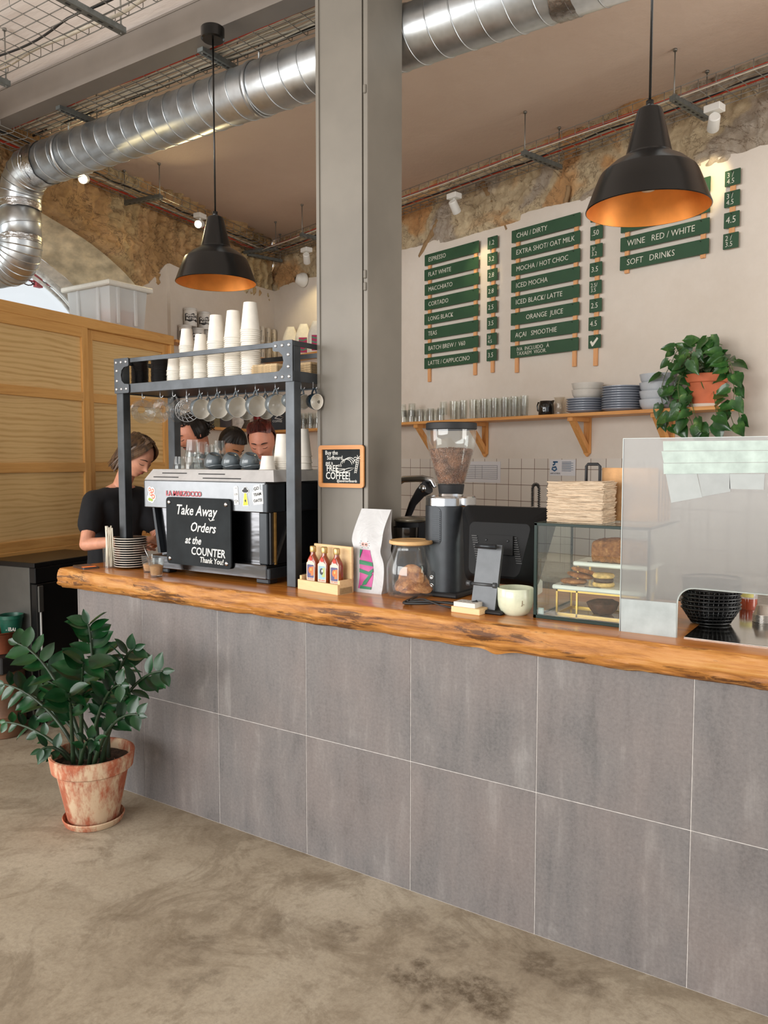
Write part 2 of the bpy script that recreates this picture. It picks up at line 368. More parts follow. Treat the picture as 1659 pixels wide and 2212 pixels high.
for i in range(9):
    c = WL.uz(30+7*i, 566+3.6*i, -.62); tube(bm, [(c[0]+.028*math.cos(t_), .65, c[1]+.028*math.sin(t_)) for t_ in [PI+i2*PI/8 for i2 in range(9)]], .004, 5)
for (p, q) in (((95, 585), (133, 620)), ((133, 592), (97, 618)), ((50, 590), (80, 615)), ((75, 590), (48, 612))):
    a = WL.uz(*p, -.62); b = WL.uz(*q, -.62); tube(bm, [(a[0], .65, a[1]), ((a[0]+b[0])/2+.02, .65, (a[1]+b[1])/2), (b[0], .65, b[1])], .005, 5)
obj('iron_scrollwork', bm, irn, win)
# bright sky seen through the window is the world itself
# ---- ceilings and the beam between them
bm = B()
A0 = WB.w(0, .05, 0); B0 = WB.w(UB, .05, 0); L0 = WL.w(-3.55, .05, 0)
poly = [A0, B0, Vector((B0.x, .47, 0)), Vector((L0.x, .47, 0)), L0]
a = [bm.verts.new((p.x, p.y, 3.90)) for p in poly]; b = [bm.verts.new((p.x, p.y, 4.05)) for p in poly]
bm.faces.new(a); bm.faces.new(b[::-1])
for i in range(5): bm.faces.new((a[i], b[i], b[(i+1) % 5], a[(i+1) % 5]))
bmesh.ops.recalc_face_normals(bm, faces=bm.faces); bmesh.ops.triangulate(bm, faces=bm.faces[:])
struct(obj('ceiling', bm, M_PINK), 'dusky pink plaster ceiling over the bar')
bm = B()
grid(bm, 2, 60, lambda u, v: Vector((-4.5+11.1*u, .46-3.06*v, 3.872+.42*math.sin(PI*v)+.006*abs(math.sin(v*60)))))
grid(bm, 2, 60, lambda u, v: Vector((-4.5+11.1*u, -2.6-2.9*v, 3.872+.42*math.sin(PI*v)+.006*abs(math.sin(v*60)))))
struct(obj('ceiling_vault', bm, M_VAULT), 'pale plastered vault in front of the steel beam')
M_STEEL = flat('grey_painted_steel', (122, 116, 106), .5, var=.05, sc=3)
bm = B()
box2(bm, -2.2, .387, 3.711, 6.6, .397, 3.8655); box2(bm, -2.2, .384, 3.70, 6.6, .50, 3.711); box2(bm, -2.2, .384, 3.866, 6.6, .50, 3.878)
M_BEAM = flat('beam_paint', (120, 112, 104), .5, var=.05, sc=3)
struct(obj('trim_1', bm, M_BEAM), 'long grey steel beam under the ceiling')
# ---- column
cx0 = ony(684, 600, .30).x; cx1 = ony(795, 600, .30).x; cd = .265
bm = B()
box2(bm, cx0, .30, 0, cx0+.016, .30+cd, 3.70); box2(bm, cx0+.016, .306, 0, cx1-.034, .32, 3.70)
box2(bm, cx1-.022, .298, 0, cx1, .30+cd, 3.70, .002); box2(bm, cx1-.034, .322, 0, cx1-.022, .34, 3.70)
box2(bm, cx0+.016, .30+cd-.02, 0, cx1-.02, .30+cd, 3.70)
for z in (1.32, 2.35, 2.40, 3.15): box(bm, (cx1-.012, .294, z), (.012, .01, .035), None, .003)
struct(obj('trim_2', bm, M_STEEL), 'grey painted steel column rising through the bar')
# ---- counter
t = NT('counter_tile'); co = t.co('Object'); sn = t.n('VectorMath', operation='FLOOR'); mp = t.n('Mapping'); t.set(mp.inputs[0], t.n('TexCoord').outputs['Object']); mp.inputs[3].default_value = (2, 2, 2); mp.inputs[1].default_value = (.003, .5, .003)
t.set(sn.inputs[0], mp.outputs[0]); wn = t.n('TexWhiteNoise'); t.set(wn.inputs['Vector'], sn.outputs[0])
add = t.n('VectorMath', operation='MULTIPLY_ADD'); t.set(add.inputs[0], wn.outputs['Color']); add.inputs[1].default_value = (20, 20, 20); t.set(add.inputs[2], co)
m2 = t.n('Mapping'); t.set(m2.inputs[0], add.outputs[0]); m2.inputs[3].default_value = (16, 1, 1.6)
f = t.noise(m2.outputs[0], 1.0, 6, .62, .3); m3 = t.n('Mapping'); t.set(m3.inputs[0], add.outputs[0]); m3.inputs[3].default_value = (1.5, 1, 1)
g = t.noise(m3.outputs[0], 3.2, 7, .65, .6); h = t.noise(co, 90, 6, .7)
w = t.math('ADD', t.math('MULTIPLY', f, .5), t.math('MULTIPLY', g, .5))
c = t.ramp(w, (.34, (76, 74, 74)), (.47, (97, 93, 92)), (.55, (104, 99, 97)), (.68, (134, 130, 127)))
c = t.mix(t.math('MULTIPLY', t.ramp(t.noise(m3.outputs[0], 1.3, 3), (.45, (0, 0, 0)), (.65, (1, 1, 1))), .35), c, (124, 108, 101))
c = t.mix(t.math('MULTIPLY', t.ramp(h, (.3, (0, 0, 0)), (.7, (1, 1, 1))), .12), c, (210, 204, 198))
t.base(c); t.rough(.55); t.bump(t.math('ADD', f, h), .12, .004); M_CTILE = t.m
bm = B(); box2(bm, -.486, .0015, 0, 3.5, .60, .975)
ctr = tag(obj('bar_counter', bm, flat('counter_core', (196, 190, 184), .8)), 'long bar counter clad in square grey stone look tiles', 'counter')
bm = B(); g_ = .0013
xs = [-.478, 0] + [.5*i for i in range(1, 7)] + [3.5]
for x0, x1 in zip(xs, xs[1:]):
    for z0, z1 in ((.0, .5), (.5, .985)): box2(bm, x0+g_, 0, z0+g_, x1-g_, .012, z1-g_, .0008)
for i in range(1):
    for z0, z1 in ((.0, .5), (.5, .985)): box2(bm, -.49, 0, z0+g_, -.478, .60, z1-g_, .0008)
obj('tile_cladding', bm, M_CTILE, ctr)
# worktop with live edge
ZT = 1.076
t = NT('live_edge_wood'); co = t.co('Object', (1.1, 12, 16)); f = t.noise(co, 1.0, 7, .62, 1.6); g = t.noise(t.co('Object', (4, 40, 60)), 1.0, 5, .7)
w = t.math('ADD', t.math('MULTIPLY', f, .7), t.math('MULTIPLY', g, .3))
c = t.ramp(w, (.3, (118, 66, 22)), (.42, (172, 102, 38)), (.52, (198, 124, 50)), (.66, (212, 142, 62)))
t.base(c); t.rough(t.ramp(w, (.3, (.26, .26, .26)), (.7, (.34, .34, .34)))); t.b.inputs['Coat Weight'].default_value = .25; t.b.inputs['Coat Roughness'].default_value = .18; t.bump(w, .12, .003); M_TOP = t.m
t = NT('live_edge_bark'); co = t.co('Object', (1.4, 9, 15)); f = t.noise(co, 1.0, 7, .66, 2.2); g = t.noise(t.co('Object', (5, 40, 44)), 1.0, 7, .75, .8); q = t.noise(t.co('Object', (2.2, 3, 9)), 1.0, 3, .6)
w = t.math('ADD', t.math('MULTIPLY', f, .65), t.math('MULTIPLY', g, .35))
c = t.ramp(w, (.36, (86, 50, 22)), (.43, (148, 94, 42)), (.52, (184, 124, 60)), (.66, (204, 152, 88)))
c = t.mix(t.math('MULTIPLY', t.ramp(t.math('MULTIPLY', g, q), (.285, (0, 0, 0)), (.33, (1, 1, 1))), .85), c, (70, 38, 18))
t.base(c); t.rough(.5); t.b.inputs['Specular IOR Level'].default_value = .35; t.bump(w, .5, .008); M_EDGE = t.m
NX = 420; X0, X1 = -.575, 3.5
def etop(x): return -.045 - .012*fbm(x*1.1, 0, 0) - .004*fbm(x*5, 0, 3)
def worktop(u, v):
    x = X0+(X1-X0)*u; e = etop(x); b = .010*fbm(x*3, 4, 0); kn = .012*math.exp(-((x-1.86)/.035)**2)
    sec = [(.72, .984), (.72, ZT), (.30, ZT), (.05, ZT), (e+.012, ZT), (e, ZT-.0015), (e-.009, ZT-.008), (e-.016, 1.048+b*.4), (e-.018, 1.02+b), (e-.014+b, 1.003), (e-.004+b, .988), (e+.014, .976-kn+.004*fbm(x*6, 8, 0)), (.03, .978), (.72, .984)]
    k = v*(len(sec)-1); i = min(int(k), len(sec)-2); fr = k-i
    y = sec[i][0]*(1-fr)+sec[i+1][0]*fr; z = sec[i][1]*(1-fr)+sec[i+1][1]*fr
    if 5.5 < k < 11.5: z += .0025*fbm(x*14, k*1.3, 0); y += .006*fbm(x*10, k*.9, 6) + .012*math.exp(-(((x-1.80)/.03)**2+((k-10.4)/.8)**2))
    return Vector((x, y, z))
bm = B(); vs = grid(bm, NX, 39, worktop, lambda i, j: 1 if 15 <= j <= 35 else 0)
for row in (vs[0], vs[-1]):
    try: bm.faces.new(row[:-1])
    except ValueError: pass
bmesh.ops.remove_doubles(bm, verts=bm.verts, dist=1e-6); bmesh.ops.recalc_face_normals(bm, faces=bm.faces)
wt = tag(obj('wooden_worktop', bm, [M_TOP, M_EDGE], None, smooth=50), 'thick varnished live edge wooden slab on top of the bar', 'worktop')
for (px, py) in ((283, 1273), (403, 1284), (453, 1296)):
    bm = B(); p = ony(px, py, -.052)
    lathe(bm, [(.0, .004), (.004, .005), (.006, .001), (.010, .003), (.014, -.002)], 14, TM(p.x, p.y-.004, p.z) @ RM('X', PI/2))
    obj('knot', bm, flat('knot_wood', (150, 100, 54), .5, var=.4, sc=160), wt)
# ================================================================ OVERHEAD
t = NT('galvanised_steel'); co = t.co('Object'); f = t.noise(co, 7, 3, .5); vo = t.n('TexVoronoi', Scale=38.0); t.set(vo.inputs['Vector'], co)
t.base(t.ramp(t.math('ADD', t.math('MULTIPLY', f, .7), t.math('MULTIPLY', vo.outputs['Distance'], .3)), (.2, (186, 190, 192)), (.6, (204, 208, 210))))
t.b.inputs['Metallic'].default_value = .95; t.rough(t.ramp(f, (.3, (.30, .30, .30)), (.7, (.42, .42, .42)))); t.bump(f, .04, .02); M_GALV = t.m
M_FOIL = flat('foil_tape', (205, 205, 205), .25, 1, .1, 40, .9, bsc=55)
M_WIRE = flat('zinc_wire', (150, 148, 142), .45, .7, 0); M_STRUT = flat('strut_channel', (118, 122, 120), .5, .6, .1)
DY, DZ, DR = .70, 3.54, .13; XE = -2.00
duct = thing('ventilation_duct', 'large round galvanised spiral duct running under the ceiling and turning down at the left', 'duct', (XE, DY, 0))
bm = B(); L = 4.9; tube(bm, [(.18, 0, DZ), (L, 0, DZ)], DR, 48)
tube(bm, [(.2 + (L-.2)*i/1400, (DR+.001)*math.cos(2*PI*(L-.2)*i/1400/.118), DZ+(DR+.001)*math.sin(2*PI*(L-.2)*i/1400/.118)) for i in range(1401)], .0032, 5)
obj('straight_pipe', bm, M_GALV, duct)
def bend(bm, c, r0, a0, a1, r, n=5, sg=1, N=40):
    pts = [Vector((c[0]+r0*math.cos(a0+(a1-a0)*i/n), 0, c[1]+r0*math.sin(a0+(a1-a0)*i/n))) for i in range(n+1)]
    tube(bm, pts, r, N, cap=False)
    for p_, a in zip(pts, [a0+(a1-a0)*i/n for i in range(n+1)]):
        lathe(bm, [(r+.0005, -.004), (r+.004, 0), (r+.0005, .004)], N, Matrix.Translation(p_) @ RM('Y', -a) )
bm = B(); bend(bm, (.2, DZ-.2), .2, PI/2, PI, DR+.002); obj('upper_elbow', bm, M_GALV, duct, smooth=30)
bm = B(); zlo = ony(26, 528, DY).z; tube(bm, [(0, 0, DZ-.19), (0, 0, zlo-.02)], DR, 48)
tube(bm, [((DR+.001)*math.cos(a), (DR+.001)*math.sin(a), zlo + (DZ-.2-zlo)*i/200) for i in range(201) for a in [2*PI*(DZ-.2-zlo)*i/200/.118]], .003, 5)
obj('vertical_pipe', bm, M_GALV, duct)
bm = B(); bend(bm, (-.14, zlo), .14, 0, -PI/2, DR+.002, 8); cyl(bm, (-.13, 0, zlo-.14), (-.30, 0, zlo-.14), DR, 40); obj('lower_elbow', bm, M_GALV, duct, smooth=30)
def foil(bm, x, w, vert=False, seed=0):
    n = 56; prof = []
    vs = grid(bm, n, 8, lambda u, v: Vector((x+w*(v-.5)+.014*fbm(u*9, v*2, seed), (DR+.003+.004*abs(fbm(u*20, v*9, seed)))*math.cos(2*PI*u), DZ+(DR+.003+.004*abs(fbm(u*20, v*9, seed)))*math.sin(2*PI*u))) if not vert else
              Vector(((DR+.003+.004*abs(fbm(u*20, v*9, seed)))*math.cos(2*PI*u), (DR+.003+.004*abs(fbm(u*20, v*9, seed)))*math.sin(2*PI*u), x+w*(v-.5)+.012*fbm(u*9, v*2, seed))))
for x, w, vt, sd in ((ony(95, 350, DY).x-XE, .08, False, 1), (ony(1222, 10, DY).x-XE, .09, False, 2), (.215, .05, False, 3), (DZ-.22, .05, True, 4), (zlo+.01, .045, True, 5)):
    bm = B(); foil(bm, x, w, vt, sd); obj('foil_tape', bm, M_FOIL, duct)
for px, py in ((150, 340), (560, 175)):
    x = ony(px, py, DY).x-XE; bm = B(); lathe(bm, [(DR+.002, -.014), (DR+.007, -.014), (DR+.007, .014), (DR+.002, .014)], 40, TM(x, 0, DZ) @ RM('Y', PI/2)); cyl(bm, (x, 0, DZ+DR), (x, 0, 3.90), .005, 8); obj('hanger_strap', bm, M_GALV, duct)
# ---- cable trays (wire baskets)
def tray(label, fr, u0, u1, d0, d1, z, side=.05, pitch=.10, brackets=(), both=True, rodtop=3.9, group=None):
    """fr: Frame; the tray lies from depth d0 to d1 (negative = in front of the wall)"""
    o = thing('cable_tray', label, 'cable tray', fr.w(u0, d0, z), fr.a)
    bm = B(); w = d1-d0; Ln = u1-u0; n = 6
    for k in range(n): tube(bm, [(0, w*k/(n-1), 0), (Ln, w*k/(n-1), 0)], .0025, 5)
    for y in (0, w): tube(bm, [(0, y, side), (Ln, y, side)], .0025, 5)
    for i in range(int(Ln/pitch)+1):
        x = i*pitch+.02; tube(bm, [(x, 0, side), (x, 0, .008), (x, .008, -.004), (x, w-.008, -.004), (x, w, .008), (x, w, side)], .0022, 5)
    obj('wire_basket', bm, M_WIRE, o)
    for u in brackets:
        bm = B(); x = u-u0; box2(bm, x-.02, -.05, -.035, x+.02, w+.05, -.008)
        for i in range(7): box2(bm, x-.006, -.03+(w+.05)*i/7, -.0355, x+.006, -.005+(w+.05)*i/7, -.034, mi=1)
        obj('strut', bm, [M_STRUT, flat('slot_dark', (40, 40, 40), .8, var=0)], o)
        for y in (-.035, w+.035):
            bm = B(); cyl(bm, (x, y, -.04), (x, y, rodtop-z), .004, 6); cyl(bm, (x, y, -.008), (x, y, .002), .010, 6); cyl(bm, (x, y, rodtop-z-.012), (x, y, rodtop-z), .012, 8); obj('threaded_rod', bm, M_WIRE, o)
    return o
class FX(Frame): pass
FC = Frame((0, 0, 0), 0)
bk = [WB.uz(p[0], p[1], .23)[0] for p in ((1175, 348), (1495, 240), (930, 440))]
tray('wire cable tray over the menu boards along the back wall', WB, .25, 7.4, -.40, -.10, 3.655, brackets=[.30]+bk[:2]+[1.2])
bl = [WL.uz(309, 424, .27)[0]]
tray('wire cable tray along the rough left wall above the arched window', WL, -4.3, -.45, -.40, -.12, 3.67, brackets=bl+[-.55])
y2 = onz(251, 234, 3.80).y; y3 = onz(233, 193, 3.80).y
tray('wire cable tray full of white cables between the beam and the duct', FC, -1.75, 5.0, .515, .70, 3.715, side=.045, brackets=[onz(190, 250, 3.715).x, onz(490, 130, 3.715).x, 1.9], rodtop=3.9)
tray('wire cable tray under the pale vault at the top left', FC, -2.05, 5.0, -.25, .105, 3.72, side=.055, brackets=[onz(15, 172, 3.72).x, onz(225, 35, 3.72).x, 2.4], rodtop=3.99)
def cable(label, fr, u0, u1, d, z, r, m, amp=.02, seed=0, n=90, group=None, name='cable', ends=None):
    o = bpy.data.objects.new(name, None)
    pts = [(i/n*(u1-u0), amp*fbm(i*.11, seed, 0, 2), .3*amp*abs(fbm(i*.17, seed, 5, 2))) for i in range(n+1)]
    if ends: pts += ends
    bm = B(); tube(bm, pts, r, 6); c = obj(name, bm, m, None, fr.w(u0, d, z+.002+r), (0, 0, fr.a)); tag(c, label, 'cable', group); return c
redc = flat('red_cable', (196, 62, 38), .5, var=.05); whc = flat('white_cable', (214, 206, 190), .5, var=.05); blc = flat('black_cable', (30, 30, 30), .5, var=0)
cable('thick orange red cable along the outer side of the back wall tray', WB, .4, 7.3, -.37, 3.657, .009, redc, .012, 1)
cable('thin red cable along the inner side of the back wall tray', WB, .4, 7.3, -.14, 3.70, .005, redc, .012, 2)
cable('black cable in the middle of the back wall tray', WB, .4, 7.3, -.25, 3.657, .006, blc, .05, 3)
cable('pale cable hanging along the front of the back wall tray', WB, .5, 7.3, -.405, 3.637, .004, whc, .02, 4)
cable('thick red cable lying in the left wall tray', WL, -4.2, -.5, -.16, 3.672, .010, redc, .02, 5)
cable('white cable lying in the left wall tray', WL, -4.2, -.5, -.22, 3.672, .006, whc, .03, 6)
cable('black cable lying in the left wall tray', WL, -4.2, -.5, -.30, 3.672, .007, blc, .04, 7)
for i in range(7):
    cable('white cable bundled in the tray between the beam and the duct', FC, -1.8+.03*i, 4.8, .55+.019*i, 3.717+.006*(i % 2), .0055, whc, .03, 20+i, group='white cables in the tray beside the duct')
cable('black cable on the duct side of the tray beside the duct', FC, -1.8, 4.8, .68, 3.717, .008, blc, .012, 31)
cable('orange cable among the white cables beside the duct', FC, -1.8, 4.8, .54, 3.72, .006, redc, .03, 32)
cable('thick white cable wandering in the tray under the vault', FC, -2.0, 4.8, .065, 3.722, .009, whc, .05, 41)
cable('slim white cable near the edge of the tray under the vault', FC, -2.0, 4.8, .09, 3.74, .005, whc, .03, 42)
cable('black cable in the tray under the vault', FC, -2.0, 4.8, .0, 3.722, .006, blc, .05, 43)
# ---- pendant lamps
M_BLK = flat('black_lamp_enamel', (11, 11, 11), .26, 0, 0, spec=.5); M_GOLD = flat('copper_gold_lining', (226, 142, 62), .42, .55, .06, 12)
def pendant(label, p, ztop, rose):
    o = thing('pendant_lamp', label, 'pendant lamp', p)
    prof = [(.0, .312), (.030, .312), (.037, .307), (.040, .300), (.071, .170), (.075, .164), (.112, .143), (.147, .113), (.153, .103), (.172, .056), (.192, .002), (.193, 0), (.190, -.002)]
    bm = B(); lathe(bm, prof, 72); obj('shade', bm, M_BLK, o, smooth=17)
    bm = B(); lathe(bm, [(.1905, -.001), (.188, .006), (.173, .052), (.150, .100), (.145, .108), (.10, .140), (.066, .160), (.03, .165), (0, .165)], 72); obj('inner_lining', bm, M_GOLD, o, smooth=40)
    bm = B(); cyl(bm, (0, 0, .31), (0, 0, .335), .012, 16); cyl(bm, (0, 0, .33), (0, 0, ztop-p[2]), .0042, 10); obj('cord', bm, M_BLK, o)
    bm = B(); lathe(bm, [(0, .115), (.012, .115), (.020, .12), (.020, .160)], 20); lathe(bm, [(0, .055), (.02, .058), (.030, .075), (.028, .1), (.014, .118)], 24); obj('bulb', bm, flat('frosted_bulb', (235, 225, 205), .3, var=0), o)
    bm = B(); lathe(bm, [(.0, ztop-p[2]-.058), (.048, ztop-p[2]-.058), (.055, ztop-p[2]-.052), (.055, ztop-p[2]-.004), (.05, ztop-p[2]), (0, ztop-p[2])], 40); obj('ceiling_rose', bm, M_BLK, o, smooth=30)
    return o
p = atZ(467, 611, 3.86); q = atZ(460, 60, 3.86)
pendant('black pendant lamp with copper inside hanging left of the column over the counter', p, q.z, True)
p = atZ(1399, 452, 2.57); pendant('black pendant lamp with copper inside hanging in front of the menu boards', p, 3.95, True)
# ---- spot lights
M_SPW = flat('spot_white', (226, 224, 218), .4, var=0); M_LED = emit('led_disc', (255, 236, 200), 14); M_LEDC = emit('led_disc_soft', (255, 240, 215), 5)
def spot(label, fr, px, py, off, aim, power, hot=True, blend=.6, angle=70, tiltface=None):
    u, z = fr.uz(px, py, off); b = fr.w(u, -off, z); o = thing('spotlight', label, 'spotlight', b, fr.a)
    bm = B(); box2(bm, -.045, -.035, 0, .045, .035, .038, .003); obj('mount', bm, M_SPW, o)
    d = (Vector(aim)-b); d = Matrix.Rotation(-fr.a, 3, 'Z') @ d; d.normalize()
    c = Vector((0, 0, -.045)); q_ = d.to_track_quat('Z', 'Y').to_matrix().to_4x4()
    bm = B(); cyl(bm, (0, 0, .002), c, .008, 10); lathe(bm, [(0, -.035), (.026, -.035), (.030, -.030), (.032, .055), (.030, .058), (.027, .052)], 28, TM(c) @ q_); obj('lamp_head', bm, M_SPW, o, smooth=35)
    bm = B(); lathe(bm, [(0, .057), (.02, .056), (.0275, .051)], 28, TM(c) @ q_); obj('lens', bm, M_LED if hot else M_LEDC, o)
    l = bpy.data.lights.new('spot_beam', 'SPOT'); l.energy = power; l.spot_size = R(angle); l.spot_blend = blend; l.color = (1, .80, .42); l.shadow_soft_size = .02
    lo = bpy.data.objects.new('spot_beam', l); COL.objects.link(lo); lo.parent = o; lo.location = c + d*.062; lo.rotation_euler = (-d).to_track_quat('Z', 'Y').to_euler()
    return o
def onb(px, py, off=0): u, z = WB.uz(px, py, off); return WB.w(u, -off, z)
def onl(px, py, off=0): u, z = WL.uz(px, py, off); return WL.w(u, -off, z)
spot('white spotlight under the tray above the first menu column', WB, 981, 430, .40, onb(1044, 575), 9, False, .7, 46)
spot('white spotlight under the tray at the right above the wine prices', WB, 1543, 243, .40, onb(1522, 385), 12, False, .7, 50)
spot('white spotlight beside the column shining down on the back corner', WB, 662, 545, .38, onb(672, 640, .12), 14, True, .7, 60)
spot('white spotlight on the left wall beside the nearer pendant lamp neck', WL, 432, 472, .42, CAM+Vector((-2.2, -.2, .2)), 15, True, .8, 130)
spot('glowing spotlight under the duct at the far left above the arched window', WL, 182, 372, .42, CAM+Vector((-1, -.5, 0)), 15, True, .8, 130)
# ---- security camera
p = onb(655, 605, .02); o = thing('security_camera', 'white dome security camera with a black lens in the back corner', 'camera', p, WB.a)
cm = RM('X', R(90)); bm = B(); lathe(bm, [(0, -.01), (.070, -.01), (.072, .0), (.066, .03), (.05, .05)], 40, cm); obj('base_ring', bm, M_SPW, o)
hd = TM(0, -.035, 0) @ RM('Z', R(-32)) @ RM('X', R(78))
bm = B(); lathe(bm, [(.056, -.02)]+[(.056*math.cos(a), .056*math.sin(a)) for a in [i*PI/2/10*.62 for i in range(11)]]+[(.030, .044)], 40, hd); obj('housing', bm, M_SPW, o)
bm = B(); lathe(bm, [(.032, .046), (.028, .050), (.018, .047), (.014, .052), (0, .056)], 32, hd); obj('lens', bm, flat('lens_black', (16, 16, 18), .1, var=0), o)
# ================================================================ MENU BOARDS
t = NT('menu_green'); co = t.co('Object'); f = t.noise(co, 6, 4); t.base(t.ramp(f, (.3, (34, 70, 44)), (.7, (42, 80, 52)))); t.rough(.6); M_GREEN = t.m
M_LET = flat('painted_letters', (226, 222, 208), .7, var=0); M_SLAT = wood('pine_slat', (214, 150, 96), (226, 166, 112), (196, 130, 78), (1, 18, 18), .6, 'z')
M_NAIL = flat('nail', (50, 50, 46), .4, .8, 0)
RH, PT, Z0 = .0885, .1196, 3.303
def board(parent, x, z, w, txt, sz, tx, two=False, lean=0):
    bm = B(); prism(bm, rrect(w, RH, .003, 2), .006, TM(w/2, 0, -RH/2)); b = obj('board', bm, M_GREEN, parent, (x, -.028, z), (0, lean, 0))
    if txt == 'TICK':
        bm = B(); prism(bm, [(.014, -.045), (.024, -.037), (.036, -.052), (.068, -.018), (.078, -.028), (.038, -.074), (.030, -.076)], .002, TM(0, -.002, 0)); obj('tick_mark', bm, M_LET, b)
    elif txt: text(txt, sz, M_LET, b, (tx, -.0015, -RH/2-.002), shear=.04, sx=.92, off=-.0004)
    for nx in ((.05, w-.05) if w > .2 else (w/2,)): bm = B(); tube(bm, [(nx, -.016, -.011), (nx, -.0032, -.012), (nx, -.003, -.012), (nx, .002, -.012)], [.0012, .0012, .003, .003], 7); obj('nail', bm, M_NAIL, b)
    return b
def sign(name, label, px0, px1, py, rows, sl, zbot, first=0, sz=.050):
    u0 = WB.uz(px0, py, .03)[0]; u1 = WB.uz(px1, py, .03)[0]; w = u1-u0
    o = thing(name, label, 'menu sign', WB.w(u0, -.002, 0), WB.a)
    for k, s_ in enumerate(sl):
        bm = B(); zb = zbot[k] if isinstance(zbot, tuple) else zbot
        box2(bm, s_-.014, -.020, zb, s_+.014, -.002, Z0-first*PT-.004, .0015); obj('slat', bm, M_SLAT, o)
    for i, r_ in enumerate(rows):
        tx, tt = r_ if isinstance(r_, tuple) else (.045 if w > .2 else .012, r_)
        board(o, .004*fbm(i*1.7, px0, 0), Z0-(first+i)*PT, w, tt, sz*(.76 if '\n' in tt else 1), tx)
    return o
def sl(px, py, u0px): return WB.uz(px, py, .02)[0]-WB.uz(u0px, py, .03)[0]
sign('menu_sign', 'green drinks board column on pine slats from espresso down to latte, nearest the column', 917, 1033, 650, ['ESPRESSO', 'FLAT WHITE', 'MACCHIATO', 'CORTADO', 'LONG BLACK', 'TEAS', 'BATCH BREW /  V60', 'LATTE / CAPPUCCINO'], [sl(927, 650, 917), sl(1026, 650, 917)], (2.27, 2.285))
sign('price_sign', 'narrow green price tags on one slat beside the espresso list', 1052, 1073, 650, ['1.2', '3.2', '2.8', '2.8', '2.5', '3.5', '3/\n4.5', '3.5'], [sl(1064, 650, 1052)], 2.29)
sign('menu_sign', 'middle green drinks board column on pine slats, chai down to the tax note', 1104, 1251, 620, ['CHAI / DIRTY', 'EXTRA SHOT/ OAT MILK', 'MOCHA / HOT CHOC', 'ICED MOCHA', 'ICED BLACK/ LATTE', (.14, 'ORANGE  JUICE'), 'AÇAI   SMOOTHIE', (.06, 'IVA  INCLUIDO   À\nTAXAEM  VIGOR.')], [sl(1117, 620, 1104), sl(1242, 620, 1104)], (2.27, 2.27))
sign('price_sign', 'narrow green price tags ending in a tick mark beside the middle drinks list', 1273, 1299, 620, ['3', '.50', '3/\n3.2', '3.5', '2.5/\n3.5', '2.5', '4.5', 'TICK'], [sl(1288, 620, 1273)], 2.26)
sign('menu_sign', 'short green board column with wine and soft drinks behind the right pendant lamp', 1340, 1531, 520, ['BEER', 'CIDER', (.05, 'WINE   RED / WHITE'), (.05, 'SOFT   DRINKS')], [sl(1354, 520, 1340), sl(1518, 520, 1340)], 2.835, sz=.054)
sign('price_sign', 'four green price tags at the far right beside the wine board', 1564, 1597, 450, ['3 /\n4.5', '3 /\n4.5', '4.5', '2 /\n3.5'], [sl(1581, 450, 1564)], 2.86, sz=.054)
# ================================================================ LEFT SIDE
M_PINE = wood('pine_frame', (196, 142, 74), (214, 162, 94), (180, 124, 60), (1.2, 16, 16), .5, 'x'); M_PINEV = wood('pine_frame_upright', (196, 142, 74), (214, 162, 94), (180, 124, 60), (1.2, 16, 16), .5, 'z')
t = NT('plywood_panel'); co = t.co('Object', (1.2, 8, 5.5)); wv = t.n('TexWave', wave_type='BANDS', bands_direction='Z', Scale=1.6, Distortion=9.0, Detail=3.0); wv.inputs['Detail Scale'].default_value = .7; t.set(wv.inputs['Vector'], co)
f = t.noise(co, 1.4, 5, .6, .8); w = t.math('ADD', t.math('MULTIPLY', wv.outputs['Fac'], .35), t.math('MULTIPLY', f, .65))
t.base(t.ramp(w, (.25, (196, 156, 98)), (.42, (214, 178, 120)), (.6, (222, 188, 132)), (.8, (212, 174, 114)))); t.rough(.55); M_PLY = t.m
OC = .30
def cuz(px, py): return WL.uz(px, py, OC)
c0 = -4.6; c1 = cuz(374, 900)[0]; zt_ = cuz(190, 688)[1]; zb_ = cuz(100, 1182)[1]
cab = thing('wooden_shutter_cabinet', 'long pine and plywood sliding door cabinet on the left wall under the arched window', 'cabinet', WL.w(0, -OC, 0), WL.a)
bm = B(); box2(bm, c0, -.025, zt_-.075, c1, .30, zt_, .004); obj('top_rail', bm, M_PINE, cab)
bm = B(); box2(bm, c1-.045, -.025, zb_-.02, c1, .30, zt_-.075, .004); obj('end_post', bm, M_PINEV, cab)
bm = B(); box2(bm, c0, -.03, zb_-.06, c1, .30, zb_, .004); obj('bottom_rail', bm, M_PINE, cab)
bm = B(); box2(bm, c0, .16, zb_-.10, c1, .30, zb_-.06); obj('lower_ledge', bm, M_PINE, cab)
m0 = cuz(183, 900)[0]; m1 = cuz(198, 900)[0]
r1 = cuz(100, 850)[1]; r2 = cuz(100, 1010)[1]
def door(x0, x1, d, sw):
    bm = B(); a, b = zb_, zt_-.075
    box2(bm, x0, d+.012, a, x1, d+.02, b); dr = obj('sliding_door', bm, M_PLY, cab)
    for (n_, q) in (('stile', (x0, x0+sw)), ('stile', (x1-sw, x1))): bm = B(); box2(bm, q[0], d-.008, a, q[1], d+.012, b, .002); obj(n_, bm, M_PINEV, dr)
    for (z0, z1) in ((a, a+.065), (r2-.032, r2+.032), (r1-.032, r1+.032), (b-.07, b)): bm = B(); box2(bm, x0+sw, d-.008, z0, x1-sw, d+.012, z1, .002); obj('rail', bm, M_PINE, dr)
door(c0, m0+.02, -.02, .055); door(m1-.03, c1-.045, .012, .06)
